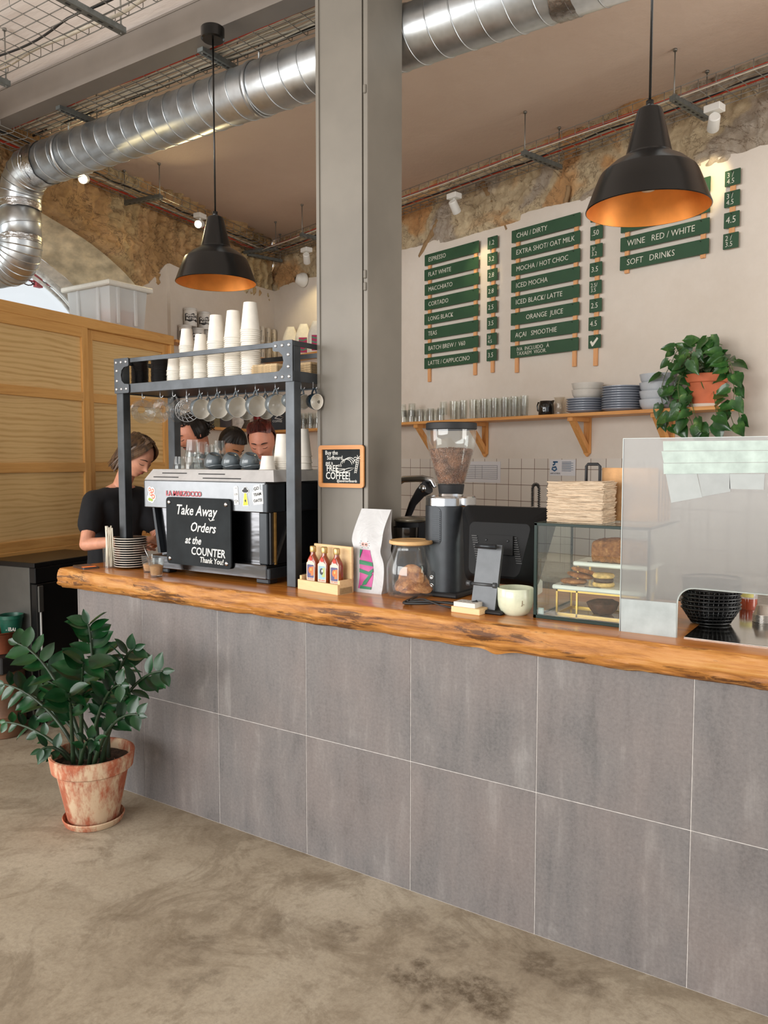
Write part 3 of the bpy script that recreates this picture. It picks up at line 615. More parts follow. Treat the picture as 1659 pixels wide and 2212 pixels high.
# storage bin
t = NT('frosted_plastic'); nd = t.t.nodes; tr = t.n('BsdfTranslucent', Color=(.95, .96, .96, 1)); df = t.n('BsdfDiffuse', Color=(.86, .87, .87, 1)); tp = t.n('BsdfTransparent'); gl = t.n('BsdfGlossy', Roughness=.25)
m1_ = t.n('MixShader', i0=.5); t.set(m1_.inputs[1], tr.outputs[0]); t.set(m1_.inputs[2], df.outputs[0]); m2_ = t.n('MixShader', i0=.38); t.set(m2_.inputs[1], m1_.outputs[0]); t.set(m2_.inputs[2], tp.outputs[0]); m3_ = t.n('MixShader', i0=.06); t.set(m3_.inputs[1], m2_.outputs[0]); t.set(m3_.inputs[2], gl.outputs[0])
t.t.links.new(m3_.outputs[0], nd['Material Output'].inputs[0]); M_BIN = t.m
p = onl(243, 690, OC+.005); bin_ = thing('storage_bin', 'large translucent lidded plastic storage box standing on top of the pine cabinet', 'storage box', (p.x-.03, p.y, zt_), 0)
BW, BD, BH = .52, .36, .33
def shell(bm, w0, d0, w1, d1, z0, z1, th, x=0, y=0):
    """open tub: outer walls w0xd0 at the bottom to w1xd1 at the top"""
    def ring(w, d, z): return [bm.verts.new((x+a*w/2, y+b*d/2, z)) for a, b in ((-1, -1), (1, -1), (1, 1), (-1, 1))]
    r = [ring(w0, d0, z0), ring(w1, d1, z1), ring(w1-2*th, d1-2*th, z1), ring(w0-2*th, d0-2*th, z0+th)]
    bm.faces.new(r[0][::-1]); bm.faces.new(r[3])
    for a, b in zip(r, r[1:]):
        for i in range(4): bm.faces.new((a[i], a[(i+1) % 4], b[(i+1) % 4], b[i]))
bm = B(); shell(bm, BW-.05, BD-.05, BW-.01, BD-.01, 0, BH-.03, .003, -BW/2, BD/2); 
for k in (-.10, .06): box2(bm, -.012, BD/2+k-.013, .015, .004, BD/2+k+.013, BH-.04, .004)
for k in (-.12, .12): box2(bm, -BW/2+k-.013, -.004, .015, -BW/2+k+.013, .012, BH-.04, .004)
obj('tub', bm, M_BIN, bin_)
bm = B(); box2(bm, -BW-.03, -.03, BH-.045, .03, BD+.03, BH-.006, .008); box2(bm, -BW+.02, .02, BH-.008, -.02, BD-.02, BH+.004, .004); obj('lid', bm, flat('lid_plastic', (220, 216, 206), .4, var=.02), bin_)
bm = B(); box2(bm, -.17, .05, .02, -.04, .28, .13, .01); obj('orange_content', bm, flat('orange_cloth', (206, 140, 112), .8), bin_)
# fridge under the cabinet
p = atZ(75, 1215, 4.66)
fr_ = thing('undercounter_fridge', 'black fronted undercounter fridge with grey steel side left of the counter', 'fridge', (p.x, p.y, 0), WL.a)
FW_, FDp, FHt = .62, .42, 1.012
M_FBLK = flat('fridge_black', (20, 20, 20), .3, var=.2, sc=4); M_FGR = flat('fridge_steel', (112, 112, 108), .38, .7, .06, 5)
bm = B(); box2(bm, 0, .05, .06, FW_, FDp, FHt-.03, .003); obj('cabinet_body', bm, M_FGR, fr_)
bm = B(); box2(bm, -.005, .0, FHt-.03, FW_, FDp, FHt, .003); obj('top', bm, M_FBLK, fr_)
bm = B(); box2(bm, 0, 0, FHt-.125, FW_, .05, FHt-.03, .004); cp = obj('control_panel', bm, M_FBLK, fr_)
bm = B()
for k in (0, 1): box2(bm, .37+.014*k, -.001, FHt-.085, .372+.014*k, 0, FHt-.065); box2(bm, .377+.014*k, -.001, FHt-.085, .379+.014*k, 0, FHt-.065); [box2(bm, .37+.014*k, -.001, FHt-.086+.01*j, .379+.014*k, 0, FHt-.084+.01*j) for j in range(3)]
obj('blue_display', bm, emit('blue_led', (90, 110, 255), 3), cp)
bm = B(); box2(bm, .006, 0, .10, FW_-.006, .045, FHt-.13, .004); d_ = obj('door', bm, M_FBLK, fr_)
bm = B(); box2(bm, .012, -.012, FHt-.30, .05, 0, FHt-.14, .004); obj('hinge_plate', bm, M_FGR, d_)
bm = B(); tube(bm, [(.03, -.004, FHt-.30), (.03, -.006, .35)], .006, 8); obj('edge_strip', bm, flat('pale_strip', (190, 190, 186), .4, var=0), d_)
for x in (.05, FW_-.05):
    for y in (.08, FDp-.06): bm = B(); cyl(bm, (x, y, 0), (x, y, .062), .02, 12); obj('foot', bm, M_FBLK, fr_)
# things on the floor at the far left edge
p = onz(10, 1588, 0)
t_ = thing('metal_drum', 'brown metal drum standing on the floor at the left edge', 'drum', (p.x-.03, p.y+.02, 0))
M_RUST = flat('brown_metal', (112, 82, 62), .45, .4, .2, 8)
bm = B(); lathe(bm, [(0, 0), (.115, 0), (.12, .006), (.12, .12), (.123, .126), (.12, .132), (.12, .30), (.123, .306), (.12, .312), (.12, .375), (.117, .38), (0, .38)], 40); obj('body', bm, M_RUST, t_, smooth=30)
bm = B(); lathe(bm, [(.114, .38), (.121, .380), (.121, .392), (.114, .392)], 40, close=True); obj('rim', bm, M_RUST, t_)
c_ = thing('black_crate', 'black crate with pale lettering stacked on the brown drum', 'crate', (p.x-.03, p.y+.02, .392), R(12))
bm = B(); box2(bm, -.14, -.12, 0, .125, .12, .10, .006); obj('box', bm, flat('crate_black', (26, 24, 24), .6), c_)
text('ABARITUS', .042, flat('crate_letters', (205, 200, 192), .7, var=0), c_, (-.13, -.1215, .055), name='lettering')
k_ = thing('copper_tin', 'round copper brown tin standing on the black crate', 'tin', (p.x-.05, p.y+.02, .492))
bm = B(); lathe(bm, [(0, 0), (.098, 0), (.104, .004), (.100, .012), (.100, .115), (.105, .122), (.100, .126), (.094, .118), (.094, .02), (0, .02)], 40); obj('can', bm, flat('copper_brown', (124, 68, 44), .35, .6, .15, 12), k_, smooth=30)
p2 = atZ(42, 1380, 4.70)
st = thing('dark_stool', 'low dark stand behind the drum carrying the green pots', 'stand', (p2.x, p2.y, 0), R(8))
bm = B(); box2(bm, -.12, -.12, p2.z-.03, .075, .13, p2.z, .004); obj('top', bm, flat('dark_wood', (44, 36, 30), .6), st)
for x in (-.105, .06):
    for y in (-.105, .115): bm = B(); box2(bm, x-.012, y-.012, 0, x+.012, y+.012, p2.z-.03); obj('leg', bm, flat('dark_wood', (44, 36, 30), .6), st)
def pot_green(x, y, z, lab):
    o = thing('green_tin_pot', lab, 'pot', (x, y, z)); bm = B(); lathe(bm, [(0, .004), (0, 0), (.048, 0), (.066, .135), (.071, .137), (.071, .158), (.066, .158), (.062, .14), (.045, .01), (0, .01)], 32); obj('pot', bm, flat('dark_green_enamel', (22, 84, 66), .4), o, smooth=35)
    return o
g1 = pot_green(p2.x-.0, p2.y-.05, p2.z, 'dark green pot with pale lettering in front of its twin by the fridge'); text('TIBAL', .032, flat('crate_letters', (205, 200, 192)), g1, (.022, -.052, .08), (R(83), 0, R(20)), name='lettering')
pot_green(p2.x-.05, p2.y+.085, p2.z, 'dark green pot half hidden behind the lettered green pot')
# ================================================================ RACK AND COFFEE MACHINE
M_DARKST = flat('dark_raw_steel', (74, 77, 80), .42, .75, .12, 9); M_CHR = flat('polished_steel', (196, 198, 200), .16, 1, .02); M_BRSH = flat('brushed_steel', (206, 208, 210), .38, .75, .04, 20)
M_MDK = flat('machine_dark', (46, 50, 54), .3, .4, .05); M_RUB = flat('black_rubber', (22, 22, 24), .6, var=0)
RX0, RX1, RY0, RY1 = -.335, .830, .145, .52
rack = thing('steel_cup_rack', 'dark riveted steel rack straddling the coffee machine with cups on and under it', 'rack', (0, 0, ZT))
H = lambda z: z-ZT
for x in (RX0, RX1-.05):
    for y in (RY0, RY1-.045):
        bm = B(); box2(bm, x, y, 0, x+.05, y+.045, H(2.125), .002); obj('post', bm, M_DARKST, rack)
bm = B(); box2(bm, RX0, RY0-.004, H(1.959), RX1, RY0+.004, H(2.004), .001); box2(bm, RX0, RY0, H(1.959), RX1, RY0+.04, H(1.965)); obj('front_rail', bm, M_DARKST, rack)
bm = B(); box2(bm, RX0, RY0-.004, H(2.108), RX1, RY0+.008, H(2.130), .001); obj('top_front_rail', bm, M_DARKST, rack)
for x, n_ in ((RX0, 'side_rail'), (RX1-.006, 'side_rail')):
    bm = B(); box2(bm, x, RY0, H(1.959), x+.006, RY1, H(2.004), .001); obj(n_, bm, M_DARKST, rack)
    bm = B(); box2(bm, x, RY0, H(2.108), x+.008, RY1, H(2.130), .001); obj(n_, bm, M_DARKST, rack)
bm = B(); box2(bm, RX0, RY1-.006, H(1.959), RX1, RY1, H(2.004)); box2(bm, RX0, RY1-.008, H(2.108), RX1, RY1, H(2.130)); obj('back_rail', bm, M_DARKST, rack)
bm = B(); box2(bm, RX0+.006, RY0+.004, H(1.965), RX1-.006, RY1-.006, H(1.977)); obj('shelf_plate', bm, M_DARKST, rack)
def gusset(x, sg):
    pts = [(0, 0), (.105, 0), (.11, .005), (.11, .038), (.105, .043), (.075, .046), (.056, .062), (.050, .088), (.056, .112), (.075, .128), (.105, .131), (.11, .136), (.11, .168), (.105, .173), (0, .173)]
    bm = B(); prism(bm, [(sg*a, b) for a, b in pts], .006, TM(x, RY0-.011, H(1.959))); g_ = obj('corner_plate', bm, M_DARKST, rack)
    for a, b in ((.018, .02), (.055, .02), (.092, .02), (.018, .153), (.055, .153), (.092, .153), (.022, .062), (.022, .112)):
        bm = B(); lathe(bm, [(.0075, 0), (.007, .003), (.004, .005), (0, .0055)], 12, TM(x+sg*a, RY0-.011, H(1.959)+b) @ RM('X', PI/2)); obj('rivet', bm, M_BRSH, g_)
gusset(RX0, 1); gusset(RX1, -1)
# ---- coffee machine
MX0, MX1, MY0, MY1 = -.107, .683, .12, .64
mc = thing('espresso_machine', 'wide polished steel coffee machine with stickers on its back panel', 'coffee machine', (0, 0, ZT))
bm = B(); box2(bm, MX0, MY0, H(1.394), MX1, MY1, H(1.528), .004); obj('upper_body', bm, flat('satin_steel', (122, 124, 126), .34, 1, .02), mc)
bm = B(); prism(bm, [(MX0+.002, 0), (MX1+.0, 0), (MX1-.012, .052), (MX0+.028, .052)], .004, TM(0, MY0+.0, H(1.53)) @ RM('X', R(-34)))
tt = .031
vs = [bm.verts.new(p) for p in ((MX0+.002, MY0, H(1.53)), (MX1+.05, MY0, H(1.53)), (MX1+.05, MY1, H(1.53)), (MX0+.002, MY1, H(1.53)), (MX0+.03, MY0+tt, H(1.5805)), (MX1+.02, MY0+tt, H(1.5805)), (MX1+.02, MY1-.02, H(1.5805)), (MX0+.03, MY1-.02, H(1.5805)))]
for q in ((3, 2, 1, 0), (4, 5, 6, 7), (0, 1, 5, 4), (1, 2, 6, 5), (2, 3, 7, 6), (3, 0, 4, 7)): bm.faces.new([vs[i] for i in q])
obj('cup_tray', bm, flat('tray_steel', (206, 206, 206), .42, .45, .04, 16), mc)
for a, b, h in ((.11, .28, .032), (.36, .53, .030), (.06, .235, .013), (.40, .64, .011)):
    bm = B(); box(bm, (MX0+(a+b)/2, MY0+.614*(h+.0), H(1.53)+h), (b-a, .0032, .0042), (R(-33), 0, 0)); obj('vent_slot', bm, M_RUB, mc)
t = NT('warped_mirror'); t.base((104, 104, 106)); t.b.inputs['Metallic'].default_value = 1; t.rough(.16); t.bump(t.noise(t.co('Object', (1, 1, 3)), 6, 2), .07, .02); M_MIR = t.m
bm = B(); box2(bm, MX0+.055, MY0+.055, H(1.163), MX1-.05, MY1-.12, H(1.395), .002); obj('lower_body', bm, M_MIR, mc)
bm = B(); box2(bm, MX0+.045, MY0, H(1.10), MX1, MY1, H(1.164), .004); obj('base', bm, M_MIR, mc)
for x0, x1 in ((MX1-.05, MX1), ): bm = B(); box2(bm, x0, MY0+.01, H(1.164), x1, MY0+.12, H(1.394), .004); obj('corner_pillar', bm, M_MDK, mc)
bm = B(); prism(bm, [(MX0+.02, H(1.394)), (MX0+.034, H(1.394)), (MX0+.075, H(1.17)), (MX0+.055, H(1.17))], .05, TM(0, MY0+.03, 0)); obj('slanted_strut', bm, M_MDK, mc)
bm = B(); box2(bm, MX0-.008, MY0+.004, H(1.395), MX0+.0, MY1-.02, H(1.524), .002); obj('end_cap', bm, M_MDK, mc)
for k, (a, b) in enumerate(((0, .055), )): 
    bm = B(); box2(bm, MX1-.018, MY0-.001, H(1.394), MX1+.012, MY0+.12, H(1.522), .004); obj('end_cap', bm, M_MDK, mc)
    bm = B(); box2(bm, MX1, MY0+.13, H(1.394), MX1+.04, MY1-.02, H(1.522), .006); obj('end_cap', bm, M_MDK, mc)
    bm = B(); box2(bm, MX1-.002, MY0+.02, H(1.164), MX1+.012, MY1-.05, H(1.395), .002); sp_ = obj('side_panel', bm, flat('dark_side_panel', (34, 34, 36), .25, .3), mc)
    bm = B(); prism(bm, [(MY0+.15, H(1.385)), (MY0+.165, H(1.385)), (MY0+.05, H(1.165)), (MY0+.035, H(1.165))], .004, TM(MX1+.017, 0, 0) @ RM('Z', PI/2) @ Matrix.Diagonal((1, 1, 1, 1))); obj('side_brace', bm, M_CHR, mc)
    bm = B(); box2(bm, MX1+.010, MY0+.04, H(1.164), MX1+.02, MY0+.05, H(1.395)); obj('trim_strip', bm, flat('brass_strip', (196, 150, 84), .3, .8), mc)
    bm = B(); box2(bm, MX1-.0, MY0+.002, H(1.10), MX1+.02, MY1, H(1.15), .004); obj('base_end', bm, M_MDK, mc)
for x in (MX0+.10, MX1-.04):
    for y in (MY0+.05, MY1-.08): bm = B(); box2(bm, x-.04, y-.03, 0, x+.04, y+.03, H(1.102), .006); obj('foot', bm, M_MDK, mc)
# front side with the groups (towards the barista)
for x in (MX0+.24, MX1-.24):
    bm = B(); cyl(bm, (x, MY1+.02, H(1.394)), (x, MY1+.02, H(1.34)), .034, 24); cyl(bm, (x, MY1+.02, H(1.345)), (x, MY1+.18, H(1.335)), .012, 12); obj('group_head', bm, M_CHR, mc)
bm = B(); box2(bm, MX0+.08, MY1-.12, H(1.164), MX1-.03, MY1+.04, H(1.17)); obj('drip_tray', bm, M_BRSH, mc)
# name plate letters and stickers
def mz(px, py): p = ony(px, py, MY0-.001); return p.x, p.z-ZT
M_RED = flat('badge_red', (176, 22, 48), .4, var=0); M_WST = flat('sticker_white', (232, 232, 228), .5, var=0); M_BST = flat('sticker_black', (24, 24, 26), .5, var=0)
a = mz(353, 1066); b = mz(442, 1068)
text('LA MARZOCCO', .034, M_WST, mc, ((a[0]+b[0])/2, MY0-.0014, (a[1]+b[1])/2), name='badge_outline', align='CENTER', off=.0013, sx=.98)
text('LA MARZOCCO', .034, M_RED, mc, ((a[0]+b[0])/2, MY0-.003, (a[1]+b[1])/2), name='badge_lettering', align='CENTER', off=.0006, sx=.98)
def disc(bm, x, z, rx, rz, n=20, y=0, mi=0): prism(bm, [(x+rx*math.cos(2*PI*i/n), z+rz*math.sin(2*PI*i/n)) for i in range(n)], .0006, TM(0, y, 0), mi)
# tomato sticker
c0_ = mz(327, 1068); st_ = [M_WST, flat('sticker_tomato', (196, 74, 44), .5, var=0), flat('sticker_cream', (238, 222, 190), .5, var=0), flat('sticker_leaf', (150, 170, 60), .5, var=0)]
bm = B()
for (dx, dz, r_) in ((-.012, .024, .012), (.008, .018, .015), (-.004, 0, .016), (.014, -.012, .015), (-.012, -.018, .016), (.004, -.024, .014)): disc(bm, dx, dz, r_+.003, r_+.003, 16, .0004+dx*.01+dz*.003)
for (dx, dz, r_) in ((-.012, .024, .009), (.009, .018, .010), (-.002, .002, .010), (.014, -.010, .011)): disc(bm, dx, dz, r_, r_, 16, -.0004+dx*.01, 1); disc(bm, dx, dz, r_*.6, r_*.6, 14, -.0009+dx*.01, 2)
disc(bm, -.012, -.024, .011, .008, 14, -.0006, 3); disc(bm, .003, -.027, .008, .007, 14, -.0009, 3)
obj('tomato_sticker', bm, st_, mc, (c0_[0], MY0-.0016, c0_[1]))
# tall sticker with a cup
p_ = mz(510, 1071); sk = obj('tall_sticker', (lambda b: (prism(b, [(-.012, -.042), (.016, -.038), (.012, .036), (.006, .044), (-.006, .044), (-.014, .038)], .0006), b)[1])(B()), M_WST, mc, (p_[0], MY0-.0014, p_[1]))
text('LYI', .014, M_BST, sk, (0, -.0008, .006), align='CENTER', depth=.0002)
strokes([[(-.009+.018*i/8, -.020-.008*math.sin(PI*i/8)) for i in range(9)], [(-.009, -.020), (.009, -.020)], [(-.007, -.032), (.008, -.031)], [(-.008, .033), (.006, .034)], [(.009, -.021), (.013, -.024), (.008, -.027)]], .0009, M_BST, sk, (0, -.001, 0), name='cup_drawing')
# flying saucer sticker
p_ = mz(530, 1073); yl = flat('sticker_yellow', (198, 196, 40), .5, var=0)
bm = B(); prism(bm, [(-.008, .018), (.008, .018), (.019, -.040), (-.016, -.042)], .0006); disc(bm, 0, .026, .022, .012, 20, -.0001); disc(bm, 0, .033, .011, .011, 16, .0001)
sk = obj('saucer_sticker', bm, M_WST, mc, (p_[0], MY0-.0014, p_[1]))
bm = B(); prism(bm, [(-.006, .016), (.006, .016), (.016, -.037), (-.013, -.039)], .0006, TM(0, -.0006, 0)); obj('yellow_beam', bm, yl, sk)
bm = B(); disc(bm, 0, .026, .019, .008, 20, -.001); disc(bm, 0, .033, .009, .009, 16, -.0013); disc(bm, .001, -.018, .005, .007, 4, -.0012); obj('black_saucer', bm, M_BST, sk)
# GO TEAM OATS
p_ = mz(556, 1070); sk = obj('word_sticker', (lambda b: (prism(b, [(-.022, .042), (.014, .048), (.016, .026), (.031, .022), (.034, -.036), (-.022, -.044), (-.030, -.018), (-.031, .014), (-.020, .016)], .0006), b)[1])(B()), M_WST, mc, (p_[0], MY0-.0014, p_[1]))
for s_, x, z, r_, q in (('GO', -.005, .029, 14, .020), ('TEAM', .001, .004, 10, .018), ('OATS!', .003, -.023, 8, .018)): text(s_, q, M_BST, sk, (x, -.0008, z), (PI/2, R(-r_), 0), align='CENTER', depth=.0002, off=.0006)
# chalkboard held on by round magnets
M_CHALK = flat('chalk_white', (226, 226, 220), .8, var=.03, sc=300); M_SLATE = flat('slate_board', (36, 40, 42), .75, var=.14, sc=10, spec=.2)
def cz_(px, py): p = ony(px, py, MY0-.014); return p.x, p.z
q0 = cz_(361, 1213); q1 = cz_(497, 1076); w_ = q1[0]-q0[0]; h_ = q1[1]-q0[1]
cb = thing('chalkboard_sign', 'dark chalkboard reading Take Away Orders fixed on the coffee machine', 'sign', ((q0[0]+q1[0])/2, MY0-.014, (q0[1]+q1[1])/2-.006))
bm = B(); prism(bm, rrect(w_, h_+.002, .020, 5), .008); obj('board', bm, M_SLATE, cb)
for x in (-w_/2+.022, w_/2-.026):
    for z in (-h_/2+.024, h_/2-.024):
        bm = B(); lathe(bm, [(.010, 0), (.010, .004), (.007, .006), (0, .0065)], 16, TM(x, 0, z) @ RM('X', PI/2)); cyl(bm, (x, .006, z), (x, .013, z), .008, 12); obj('magnet', bm, M_CHR, cb)
for s_, x, z, q, sh in (('Take Away', -.145, .100, .066, .25), ('Orders', -.05, .022, .062, .3), ('at the', -.085, -.040, .050, .35), ('COUNTER', -.045, -.090, .052, .1), ('Thank You!', .012, -.128, .036, .15)):
    text(s_, q, M_CHALK, cb, (x, -.0006, z), (PI/2, R(1.0), 0), shear=sh, sx=.9, off=.0007 if q > .04 else .0004, depth=.0004)
strokes([[(.075, .068), (.085, .056), (.10, .060), (.112, .062)]], .0022, M_CHALK, cb, (0, -.001, 0), name='flourish')
# ---- paper cups, lids and trays on the rack
M_PAPER = flat('paper_cup_white', (236, 230, 218), .6, var=.02); M_LID = flat('black_lid', (18, 18, 20), .35, var=0)
def cup_bm(rt, rb, h, wall=.0012):
    bm = B(); lathe(bm, [(0, .004), (rb-.003, .004), (rb-.002, 0), (rb, 0), (rt, h-.004), (rt+.0025, h-.004), (rt+.0035, h-.0015), (rt+.0015, h), (rt-wall, h-.001), (rb-wall, .006), (0, .006)], 26); return bm
def nth(i, n):
    W_ = 'topmost second third fourth fifth sixth seventh eighth ninth tenth eleventh twelfth thirteenth fourteenth fifteenth sixteenth seventeenth eighteenth nineteenth twentieth'.split()
    W_ += ['twenty '+w for w in W_[:0]+['first']+W_[1:9]] + ['thirtieth'] + ['thirty '+w for w in ['first']+W_[1:9]]
    return 'topmost' if i == 0 else 'bottom' if i == n-1 else W_[i]+' from top'
def stack(proto, x, y, zb, n, pitch, desc, grp, flip=True, jit=.0012, hh=0):
    """n pieces nested; the lowest rests at zb"""
    for i in range(n):
        z = zb + i*pitch + (hh if flip else 0)
        lb = nth(n-1-i, n) + ' ' + desc
        dup(proto, (x+random.uniform(-jit, jit), y+random.uniform(-jit, jit), z), (PI if flip else 0, 0, random.uniform(0, 6)), lb, grp)
def proto_thing(name, cat, bm, m, smooth=40):
    o = tag(obj(name, bm, m, smooth=smooth), 'x', cat); return o
big = proto_thing('paper_cup', 'cup', cup_bm(.044, .030, .128), M_PAPER); small = proto_thing('paper_cup', 'cup', cup_bm(.036, .026, .084), M_PAPER)
lidp = proto_thing('cup_lid', 'lid', (lambda b: (lathe(b, [(0, .004), (.030, .004), (.033, .010), (.037, .010), (.039, .004), (.043, .003), (.044, 0), (.042, 0), (.037, .002), (0, .002)], 28), b)[1])(B()), M_LID)
RZ = 1.9775
def colx(px, Y): return ony(px, 800, Y).x
def upto(px, ytop, Y, h, pitch, x): return max(1, round((ony(px, ytop, Y).z-RZ-h)/pitch)+1)
YS = .28
for i, (px, dy) in enumerate(((302, 0), (345, .0))):
    stack(lidp, colx(px, YS+dy), YS+dy, RZ, upto(px, 776-4*i, YS, .010, .0052, 0), .0052, 'black cup lid in the %s lid stack on the rack' % ('leftmost' if i == 0 else 'right hand'), 'black lids on the rack', False)
GRP = 'white paper cups stacked on the rack'
def upto(px, ytop, Y, h, pitch, x): return max(1, round((ony(px, ytop, Y).z-RZ-h)/pitch)+1)
for px, yt, p_, h, pt, d_ in ((377, 765, small, .084, .0068, 'paper cup in shortest stack beside black lids'), (405, 712, small, .084, .0068, 'paper cup in second stack right of black lids'),
        (435, 722, small, .084, .0068, 'paper cup in third stack right of black lids'), (469, 680, big, .128, .0090, 'large paper cup in leftmost large cup stack on rack'),
        (506, 672, big, .128, .0090, 'large paper cup in middle large cup stack on rack'), (542, 655, big, .128, .0090, 'large paper cup in tallest stack beside carton trays')):
    n = upto(px, yt, YS, h, pt, 0); stack(p_, colx(px, YS), YS, RZ, n, pt, d_, GRP, True, hh=h)
# pulp trays
def pulp():
    bm = B(); W, D = .20, .20
    def top(u, v):
        x = (u-.5)*W; y = (v-.5)*D; z = .030
        for cx_ in (-.05, .05):
            for cy_ in (-.05, .05):
                r = math.hypot(x-cx_, y-cy_); z -= .048*max(0, min(1, (.040-r)/.012))
        e = min(u, 1-u, v, 1-v); z -= .012*max(0, 1-e/.04)
        return Vector((x, y, z+.022))
    grid(bm, 44, 44, top); grid(bm, 44, 44, lambda u, v: top(u, v)-Vector((0, 0, .004)))
    return bm
M_PULP = flat('moulded_pulp', (204, 178, 138), .95, var=.12, sc=60, bump=.5)
tp_ = proto_thing('carton_cup_tray', 'cup tray', pulp(), M_PULP, 60)
for i in range(4): dup(tp_, (colx(590, .36)+.01, .35, RZ+.005+.0085*i), (0, 0, R(3)), nth(3-i, 4)+' carton tray at the right end of the rack shelf', 'pulp cup trays')
for i in range(5): dup(tp_, (colx(590, .36)+.20-.10, .52, RZ+.006+.0105*i), (0, 0, R(-8)), nth(4-i, 5)+' carton tray behind the right rack post', 'pulp cup trays')
# ---- cups hanging under the rack
M_CUPG = flat('grey_glaze', (92, 100, 104), .18, var=.06, coat=.3); M_CUPW = flat('white_glaze', (226, 220, 208), .2, var=0, coat=.3)
def cupmesh(r, h):
    bm = B(); lathe(bm, [(0, .003), (r*.5, .003), (r*.55, 0), (r*.60, .001), (r*.82, h*.25), (r*.95, h*.55), (r, h-.002), (r-.0015, h)], 36, mi=0); lathe(bm, [(r-.0015, h), (r-.0035, h-.001), (r*.91, h*.55), (r*.76, h*.25), (r*.4, .006), (0, .006)], 36, mi=1); return bm
def handle(r, h):
    bm = B(); pts = [(r*.95+.022*math.sin(PI*i/10)-.003*(i in (0, 10)), 0, h*.85-h*.6*i/10) for i in range(11)]; tube(bm, pts, .0042, 8, cap=False); return bm
def hangcup(r, h, lab, body=None, hooked=True):
    o = thing('coffee_cup', lab, 'cup'); obj('body', cupmesh(r, h), [body or M_CUPG, M_CUPW], o, smooth=60); obj('handle', handle(r, h), body or M_CUPG, o); return o
def hook(px, Y):
    x = colx(px, Y); bm = B(); pts = [(0, 0, 0), (0, 0, -.022)]+[(.010-.010*math.cos(a), 0, -.022-.010*math.sin(a)) for a in [PI*i/8 for i in range(9)]]
    tube(bm, pts, .0022, 6); obj('hook', bm, M_BRSH, rack, (x, Y, H(1.965)))
def place_hang(proto, px, Y, r, yaw, lab, grp, tilt=0):
    hook(px, Y); x = colx(px, Y); d = Vector((math.cos(yaw), math.sin(yaw), 0))
    # cup axis (local z) -> horizontal d ; handle (local x) -> up
    zx = (d*math.cos(tilt) - Vector((0, 0, 1))*math.sin(tilt)).normalized(); xx = (Vector((0, 0, 1))*math.cos(tilt)+d*math.sin(tilt)).normalized(); yy = zx.cross(xx)
    m = Matrix((xx, yy, zx)).transposed().to_4x4()
    c = Vector((x, Y, 1.9345)) - xx*(r*.95+.018) - zx*(r*.55)
    return dup(proto, c, m.to_euler(), lab, grp)
cupL = hangcup(.049, .060, 'x'); cupS = hangcup(.034, .050, 'x'); cupD = hangcup(.036, .055, 'x', flat('dark_blue_glaze', (30, 44, 54), .2, coat=.3))
HG = 'grey cups hanging under the rack'
for i, px in enumerate((430, 468, 508, 551, 594)):
    place_hang(cupL, px, .19, .049, R(-16), 'large grey cup hanging in the front row under the rack, %s' % ['leftmost', 'second from left', 'third from left', 'fourth from left', 'beside the small cup'][i], HG, R(10))
place_hang(cupS, 622, .19, .034, R(-16), 'small grey cup hanging just left of the right rack post', HG, R(8))
place_hang(cupS, 650, .25, .036, R(-14), 'small grey cup hanging just right of the right rack post', HG, R(8))
place_hang(cupD, 676, .27, .036, R(-14), 'dark blue cup hanging beside the grey column', HG, R(8))
for i, px in enumerate((448, 486, 530, 572)):
    place_hang(cupL, px, .37, .049, R(-12), 'grey cup hanging in the back row under the rack, %s' % ['leftmost', 'second from left', 'third from left', 'rightmost'][i], HG, R(14))
# drippers
M_CLR = glass('clear_plastic', (.95, .96, .96), 1.5, .04, .02); M_CLR2 = glass('clear_glass', (.97, .98, .98), 1.5, .02, .03)
def dripper():
    o = thing('coffee_dripper', 'x', 'dripper'); bm = B(); lathe(bm, [(.057, .072), (.059, .074), (.059, .070), (.020, .006), (.018, .006), (.055, .070), (.057, .072)], 36)
    for k in range(12):
        a = 2*PI*k/12; tube(bm, [((.019+.037*j/6)*math.cos(a+.12*j), (.019+.037*j/6)*math.sin(a+.12*j), .008+.062*j/6) for j in range(7)], .0012, 4)
    obj('cone', bm, M_CLR, o, smooth=50)
    bm = B(); lathe(bm, [(.018, .0), (.052, .0), (.053, .003), (.052, .005), (.018, .006)], 36); obj('flange', bm, M_CLR, o); obj('handle', handle(.046, .07), M_CLR, o); return o
dr = dripper()
for px, yw, n_, Y in ((306, -30, 'leftmost', .19), (345, -60, 'second from left', .205), (372, 10, 'third from left, above the rear post', .19)):
    place_hang(dr, px, Y, .046, R(yw), 'clear plastic coffee dripper hanging under the rack, '+n_, 'coffee drippers under the rack', R(12))
o = thing('wire_dripper', 'x', 'dripper')
bm = B()
for k in range(14):
    a = 2*PI*k/14; tube(bm, [((.016+.040*j/6)*math.cos(a+.1*j), (.016+.040*j/6)*math.sin(a+.1*j), .008+.062*j/6) for j in range(7)], .0012, 5)
for z, r_ in ((.008, .016), (.03, .031), (.05, .044), (.070, .056)): tube(bm, [(r_*math.cos(a), r_*math.sin(a), z) for a in [2*PI*i/28 for i in range(28)]], .0015, 5, closed=True)
obj('cone', bm, M_BRSH, o); obj('handle', handle(.046, .07), M_BRSH, o)
place_hang(o, 402, .195, .046, R(-35), 'wire cage coffee dripper hanging beside the grey cups', 'coffee drippers under the rack', R(20))
